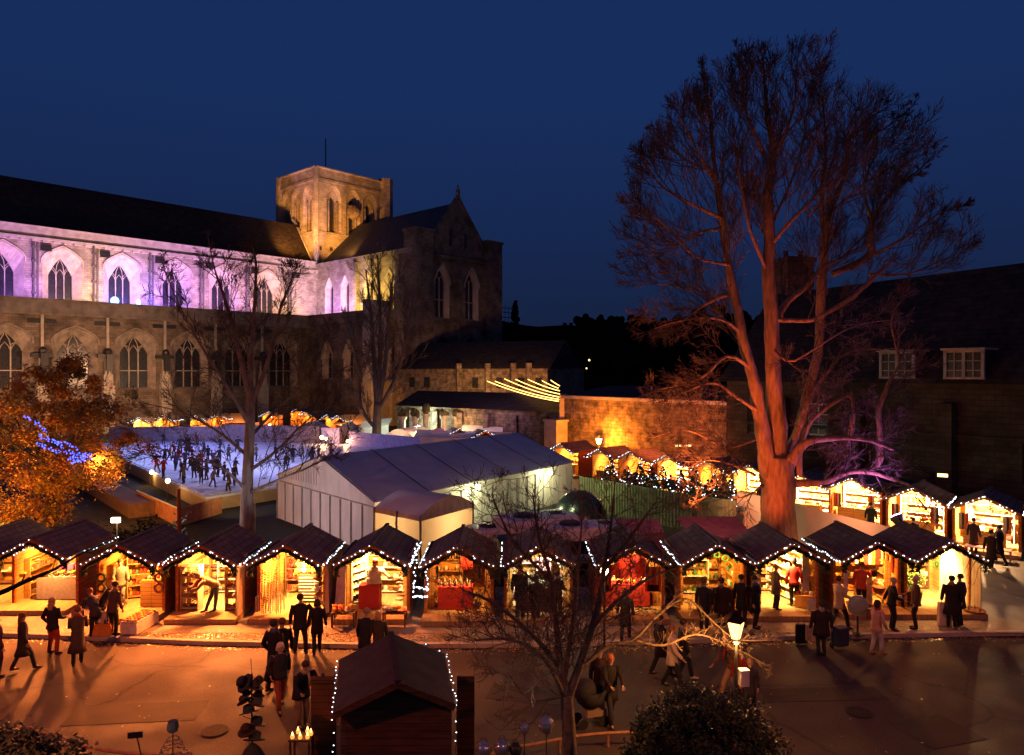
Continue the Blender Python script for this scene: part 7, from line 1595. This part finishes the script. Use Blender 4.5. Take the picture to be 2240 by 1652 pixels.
# ------------------------------------------------------------------ street lamp with box
lp = at(1608, 1690); d = 16.0; X = (1610-CX)*d/F
r = root('street_lamp', (X, d, 0), .15, 'black lamp post with tapering lit lantern and a white box, behind the clipped bush', 'street lamp')
hz = H-(1380-HY)*d/F
b = MB(); b.tube([(0, 0, 0), (0, 0, .5), (0, 0, 1.0), (0, 0, hz-.3)], [.08, .07, .045, .035], 8); b.build('post', metal_dk, r)
b = MB(); b.lathe([(.10, hz-.17), (.19, hz+.17)], n=4); b.build('lantern_glass', glow('lantern_glow', (1, .50, .14), 4.2), r)
b = MB(); b.lathe([(.06, hz-.28), (.11, hz-.2)], n=8)
for k in range(4): a = k*PI/2; b.tube([(math.cos(a)*.105, math.sin(a)*.105, hz-.19), (math.cos(a)*.21, math.sin(a)*.21, hz+.2)], .008, 4)
b.build('frame', metal_dk, r)
b = MB(); b.lathe([(.215, hz+.2), (.2, hz+.23), (.09, hz+.34), (.1, hz+.37), (.02, hz+.45)], n=4); b.build('lantern_cap', mat('dark_cap_metal', (.02, .015, .012), .6, spec=.1), r)
b = MB(); b.box((.17, -.02, H-(1483-HY)*d/F), (.19, .15, .34)); b.box((.17, -.02, H-(1483-HY)*d/F+.175), (.21, .17, .02)); b.build('control_box', white_p, r)
light('street_lamp_light', 'POINT', (X, d-.02, hz-.33), 260, (1, .40, .09), .1)
light('street_lamp_spread_light', 'SPOT', (X-.3, d-.35, hz+.05), 420, (1, .36, .07), .15, (X-2.0, d+.2, 2.0), 165, 1)
p = P(1322, 1249, 22.6); r = root('street_lamp', (p.x, p.y, 0), 0, 'lamp post with glaring round yellow light before the red-draped stall', 'street lamp')
MB().tube([(0, 0, 0), (0, 0, p.z-.12)], .035, 6).build('post', metal_dk, r); MB().ball((0, 0, p.z), .13, 10).build('globe', glow('round_lamp_glow', (1, .7, .32), 14), r); MB().lathe([(.07, p.z-.16), (.05, p.z-.11)], n=8).build('collar', metal_dk, r)
light('round_lamp_light', 'POINT', (p.x, p.y-.2, p.z), 60, (1, .55, .2), .12)
r = root('security_light', P(253, 1138, 31), 0, 'glaring orange-white security light above the second chalet roof', 'floodlight'); MB().box((0, 0, 0), (.34, .12, .2)).build('lens', glow('security_glow', (1, .62, .35), 12), r); MB().box((0, .1, 0), (.4, .08, .26)).build('housing', metal_dk, r)
q = P(253, 1138, 31); MB().tube([(0, .12, -q.z), (0, .12, -.1)], .04, 5).build('pole', metal_dk, r); light('security_light_light', 'POINT', q+Vector((0, -.3, 0)), 130, (1, .5, .2), .15)
# added sodium lamps out of view, for the warm light on road and roofs
for x, y, z, pw in ((-13, 8.5, 11.0, 5200), (14, 8.5, 11.0, 2600)):
    r = root('street_lamp', (x, y, 0), 0, 'added tall sodium street lamp outside the view, '+('left one' if x < 0 else 'right one'), 'street lamp'); MB().tube([(0, 0, 0), (0, 0, z)], .06, 6).build('post', metal_dk, r); MB().ball((0, 0, z+.15), .15, 8).build('globe', lamp_y, r)
    light('added_sodium_light', 'SPOT', (x, y, z-.1), pw, (1, .19, .045), .2, (x*.8, y+14, 0), 165, 1)

# ------------------------------------------------------------------ foreground: dark shed, wings, hat stand, candle table and the rest
r = root('garden_shed', (0, 0, 0), 0, 'dark back of a timber stall in the bottom foreground with lights down its edges', 'market stall')
ze, za = 2.22, 2.92
A_ = P(870, 1492, 13.6); xa = A_.x; nl, nr_ = P(732, 1559, 13.72), P(996, 1541, 13.72); fl, fr = P(742, 1443, 16.2), P(972, 1430, 16.4); far_a = P(855, 1385, 16.1)
b = MB(); b.quad(nl, A_, far_a, fl); b.quad(nr_, A_, far_a, fr)
dz = Vector((0, 0, -.05)); b.quad(nl+dz, A_+dz, far_a+dz, fl+dz); b.quad(nr_+dz, A_+dz, far_a+dz, fr+dz); b.quad(nl, nl+dz, fl+dz, fl); b.quad(nr_, nr_+dz, fr+dz, fr)
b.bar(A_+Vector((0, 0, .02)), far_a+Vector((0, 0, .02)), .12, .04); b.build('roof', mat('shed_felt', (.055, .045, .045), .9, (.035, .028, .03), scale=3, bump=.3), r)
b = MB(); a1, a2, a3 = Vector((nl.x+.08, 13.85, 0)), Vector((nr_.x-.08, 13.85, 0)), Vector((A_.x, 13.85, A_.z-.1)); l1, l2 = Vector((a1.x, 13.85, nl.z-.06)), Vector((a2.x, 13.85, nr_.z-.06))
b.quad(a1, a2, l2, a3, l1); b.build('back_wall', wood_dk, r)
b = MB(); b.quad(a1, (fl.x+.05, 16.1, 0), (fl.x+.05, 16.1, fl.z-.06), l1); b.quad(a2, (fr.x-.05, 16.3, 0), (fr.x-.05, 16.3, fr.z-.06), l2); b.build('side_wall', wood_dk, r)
b = MB(); b.bar(nl+Vector((0, -.03, -.04)), A_+Vector((0, -.03, -.04)), .03, .12); b.bar(nr_+Vector((0, -.03, -.04)), A_+Vector((0, -.03, -.04)), .03, .12); b.build('bargeboard', wood_dk, r)
for nm_, seq in (('left', [fl+Vector((-.05, 0, -.05)), nl+Vector((-.04, 0, -.05)), Vector((nl.x+.02, 13.7, .2))]), ('right', [P(928, 1408, 16.3), fr+Vector((.05, 0, 0)), nr_+Vector((.03, 0, -.02)), Vector((nr_.x-.02, 13.7, .2))])):
    s_ = root('string_lights', seq[0], 0, 'sparse white fairy lights down the '+nm_+' edge of the dark foreground stall', 'string lights'); w = MB(); w.tube([p-seq[0] for p in seq], .006, 3); w.build('wire', metal_dk, s_)
    me = MB().ball((0, 0, 0), .010, 6).mesh('bulb', bulb_w, True)
    for a, c in zip(seq, seq[1:]):
        n = max(2, int((c-a).length/.2))
        for k in range(n):
            o = bpy.data.objects.new('bulb', me); C.objects.link(o); o.parent = s_; o.location = a.lerp(c, (k+rnd()*.6)/n)-seq[0]+Vector((ru(-.02, .02), 0, ru(-.02, .02)))
for x0, x1, y_, nm_ in ((681, 735, 15.7, 'left'), (1000, 1038, 15.6, 'right')):
    a, c = P(x0, 1480, y_), P(x1, 1480, y_); w = root('wing_panel', (0, 0, 0), 0, 'dark plank wing panel at the '+nm_+' of the foreground stall', 'panel')
    MB().box(((a.x+c.x)/2, y_, a.z/2), (c.x-a.x, .05, a.z)).build('planks', mat('russet_planks', (.16, .06, .03), .8, (.09, .035, .02), scale=2, kind='plank'), w); MB().box(((a.x+c.x)/2, y_-.04, a.z-.1), (c.x-a.x, .03, .06)).box(((a.x+c.x)/2, y_-.04, .6), (c.x-a.x, .03, .06)).build('batten', wood_dk, w)
for px in (706, 733): p = P(px, 1478, 15.7); tag(MB().ball((0, 0, 0), .035, 6).lathe([(.012, .02), (.025, .06)], n=6).build('ornament', cD, None, False, p), 'tiny dark figurine on top of the wing panel, '+('left' if px < 720 else 'right')+' one', 'figurine')
# hat stand
p0 = at(552, 1700); hs_ = Vector(((551-CX)*14.6/F, 14.6, 0)); r = root('hat_stand', hs_, 0, 'tall thin stand for hats beside the dark stall', 'stand')
MB().tube([(0, 0, 0), (0, 0, 2.6)], .018, 6).build('pole', metal_dk, r); b = MB(); b.tube([(0, 0, 2.6), (-.02, 0, 2.9)], .006, 4)
for k in range(9): a = k*2.3; z = 1.0+.17*k; b.tube([(0, 0, z), (math.cos(a)*.2, math.sin(a)*.12, z+.06)], .009, 4)
b.build('peg', metal_dk, r)
hm = [plain(.02, .02, .03), plain(.05, .02, .02), plain(.06, .05, .05), plain(.03, .05, .08)]
for k, (px, py, s, t) in enumerate(((536, 1495, 1.3, -.9), (562, 1492, 1.0, .9), (556, 1505, 1.2, .3), (542, 1520, .9, -.5), (564, 1522, .9, .5), (535, 1535, 1.0, -.6), (560, 1540, 1.2, .4), (545, 1560, 1.3, 0), (560, 1585, 1.3, .3), (540, 1600, 1.2, -.3), (556, 1620, 1.4, .1))):
    p = P(px, py, 14.6); o = item('hat', 'hat', hm[k % 4], Matrix.Identity(4), p, 0, 'dark hat hanging on the tall hat stand', 'hat', 'hats on the hat stand', s); o.rotation_euler = (ru(-.6, .2), t, rnd())
cb = root('clothes_bale', (hs_.x+.05, 14.5, 0), 0, 'dark draped stack of garments at the foot of the hat stand', 'garments'); b = MB(); b.lathe([(.42, 0), (.4, .5), (.3, .9), (.16, 1.15), (.05, 1.25)], n=9, sx=1, sy=.8); b.build('cloth', plain(.025, .03, .035), cb, True)
q = MB(); q.tube([(-.35, -.1, .9), (-.62, -.15, .72), (-.45, -.1, .6)], [.06, .05, .03], 5); q.build('sleeve', plain(.04, .05, .06), cb)
# candle table
cz = 1.0; p = P(660, 1612, 14.2); r = root('candle_table', (p.x, 14.2, 0), 0, 'small dark table carrying lit tealight lanterns', 'table')
MB().box((0, 0, p.z), (.42, .34, .04)).build('table_top', wood_dk, r)
for sx_ in (-1, 1):
    for sy_ in (-1, 1): MB().box((sx_*.18, sy_*.14, p.z/2-.02), (.035, .035, p.z-.04)).build('leg', wood_dk, r)
fl_m = glow('candle_flame', (1, .5, .12), 7)
for k, (dx, dy) in enumerate(((-.15, -.1), (.0, -.11), (.14, -.1), (-.1, .1), (.08, .12), (.17, .03))):
    s_ = root('tealight_lantern', (p.x+dx, 14.2+dy, p.z+.02), 0, 'glowing tealight in an amber glass on the small dark table', 'candle', 'tealights on the small table')
    MB().lathe([(.035, 0), (.042, .03), (.038, .06)], n=8).build('holder', glow('amber_glass_glow', (1, .3, .05), 1.6), s_); MB().lathe([(.014, .05), (.018, .08), (.003, .13)], n=6).build('flame', fl_m, s_)
light('candle_light', 'POINT', (p.x, 14.05, p.z+.25), 9, (1, .45, .12), .05)
# sign post, chandelier of glass drops, rustic edging, silver lanterns
p = P(296, 1608, 12.6); r = root('sign_post', (p.x, 12.6, 0), .2, 'small dark board on a leaning stick at the bottom left', 'sign'); MB().box((0, 0, p.z), (.24, .03, .1)).build('board', metal_dk, r); MB().tube([(.12, 0, p.z-.5), (.02, 0, p.z)], .012, 5).build('stick', metal_dk, r)
r = root('glass_chandelier', (P(378, 1632, 12.2).x, 12.2, 0), 0, 'wire dome hung with glittering glass drops at the bottom edge', 'ornament'); zc = P(378, 1632, 12.2).z; b = MB(); q = MB(); random.seed(3)
for k in range(5):
    rr = .10+.045*k if k < 4 else .22; z = zc+.12-.09*k
    for j in range(10+2*k): a = 6.283*j/(10+2*k); q.ball((rr*math.cos(a), rr*math.sin(a), z), .017, 6); b.tube([(rr*math.cos(a), rr*math.sin(a), z+.01), (rr*math.cos(a+.5), rr*math.sin(a+.5), z+.01)], .004, 3)
b.tube([(0, 0, 0), (0, 0, zc+.35)], .01, 4); b.build('wire_frame', metal_dk, r); o = q.build('glass_drops', mat('glass_bead', (.4, .28, .18), .08, spec=1), r); o['kind'] = 'stuff'
MB().lathe([(.08, zc+.25), (.1, zc+.32), (.08, zc+.42)], n=8).build('blue_cap', plain(.06, .08, .12), r); light('chandelier_light', 'POINT', (P(378, 1632, 12.2).x, 11.8, zc+.3), 1.2, (1, .6, .25), .05)
def rail(seq, label, name='log_edging'):
    pts = [Vector(at(*s, .32)) for s in seq]; r = root(name, pts[0], 0, label, 'edging'); sp_ = smooth_path(pts, 3); MB().tube([p-pts[0] for p in sp_], .035, 7).build('rail', mat('bare_log', (.42, .22, .12), .7, (.28, .14, .08), scale=8), r)
    for p in sp_[::4]: MB().tube([p-pts[0]-Vector((0, 0, .32)), p-pts[0]], .03, 6).build('post', mat('bare_log', (.42, .22, .12)), r)
rail(((1030, 1668), (1100, 1640), (1170, 1628), (1250, 1612), (1330, 1604), (1400, 1602)), 'rustic log edging round the bed by the young tree')
rail(((60, 1590), (140, 1620), (220, 1640), (330, 1652), (420, 1650)), 'rustic log edging in the bottom left corner')
sil = mat('silver_mercury_glass', (.75, .68, .62), .18, (.5, .42, .38), metal=.8, scale=6)
for i, (px, py, s, lb) in enumerate(((1147, 1594, .1, 'smaller silver ribbed lantern hanging at the bottom centre'), (1195, 1586, .155, 'larger silver ribbed lantern hanging at the bottom centre'), (1058, 1640, .15, 'dim glass bowl ornament right of the wing panel'), (1098, 1636, .15, 'frosted glass orb with a warm glint at the bottom edge'), (1128, 1640, .12, 'black round pot beside the frosted orb'))):
    p = P(px, py, 13.4); r = root('hanging_lantern' if i < 2 else 'glass_orb', (p.x, 13.4, p.z), 0, lb, 'ornament'); b = MB(); n = 12; b.lathe([(s*.45, -s*.95), (s*.85, -s*.6), (s, 0), (s*.88, s*.5), (s*.5, s*.88), (s*.4, s*.8)], n=n)
    b.v = [(x*(1-.1*(k % 2)), y*(1-.1*(k % 2)), z) for k, (x, y, z) in enumerate(b.v)]; b.build('glass_shell', sil if i < 4 else metal_dk, r, i > 1)
    q = MB(); q.tube([(-s*.5, 0, s*.8), (-s*.2, 0, s*1.5), (s*.2, 0, s*1.5), (s*.5, 0, s*.8)], .006, 4); q.tube([(0, 0, -p.z), (0, 0, -s)], .01, 4); q.build('wire_handle', metal_dk, r)
light('ornament_glint_light', 'POINT', (P(1170, 1500, 12).x, 12.2, 3.0), 5, (1, .75, .5), .1)
# pram, trolley bag, glass globe
p = at(1292, 1585); r = root('pram', (p[0], p[1], 0), .3, 'dark pram with pale basket pushed across the road', 'pram')
b = MB(); b.lathe([(.18, .45), (.3, .6), (.34, .85), (.3, .86), (.2, .6)], n=10, sx=1.2); b.ball((-.15, 0, .85), .3, 16); b.build('pram_body', plain(.03, .03, .035), r, True); MB().box((.1, 0, .32), (.5, .35, .14)).build('basket', plain(.3, .22, .17), r)
MB().tube([(.3, 0, .8), (.62, 0, 1.05)], .015, 5).build('handle', metal_gy, r)
for sx_ in (-.28, .28):
    for sy_ in (-.2, .2): MB().tube([(sx_, sy_-.02, .13), (sx_, sy_+.02, .13)], .13, 12).build('wheel', metal_dk, r)
p = at(1842, 1424); r = root('trolley_bag', (p[0], p[1]+.15, 0), .3, 'dark blue wheeled shopping trolley standing on the road', 'trolley')
b = MB(); b.lathe([(.9, 0), (1, .1), (1, 1)], n=4); b.v = [((x-y)*.707*.3, (x+y)*.707*.22, .12+z*.55) for x, y, z in b.v]; b.build('bag_body', plain(.035, .045, .09), r); MB().box((0, -.05, .69), (.38, .3, .03)).build('flap', plain(.06, .07, .12), r)
MB().tube([(-.22, .1, .1), (-.26, .16, 1.05), (-.06, .16, 1.05), (-.06, .1, .65)], .012, 5).build('handle', metal_gy, r)
for s in (-1, 1): MB().tube([(s*.2-.02, .12, .09), (s*.2+.02, .12, .09)], .09, 10).build('wheel', metal_dk, r)
p = P(1876, 1325, 23.7); r = root('glass_globe', (p.x, p.y, .12), 0, 'large greenish glass disc on a low stand by the garment stall', 'ornament'); b = MB(); b.tube([(0, -.03, p.z-.12), (0, .03, p.z-.12)], .33, 24); b.ball((0, 0, p.z-.12), .3, 16, sy=.3); b.build('disc', mat('milky_green_glass', (.35, .42, .33), .25, (.25, .32, .25), spec=.8), r); MB().lathe([(.18, 0), (.16, .04), (.03, .1), (.03, p.z-.42)], n=10).build('stand', metal_dk, r)
print('objects', len(bpy.data.objects), 'lights', len([o for o in bpy.data.objects if o.type == 'LIGHT']))
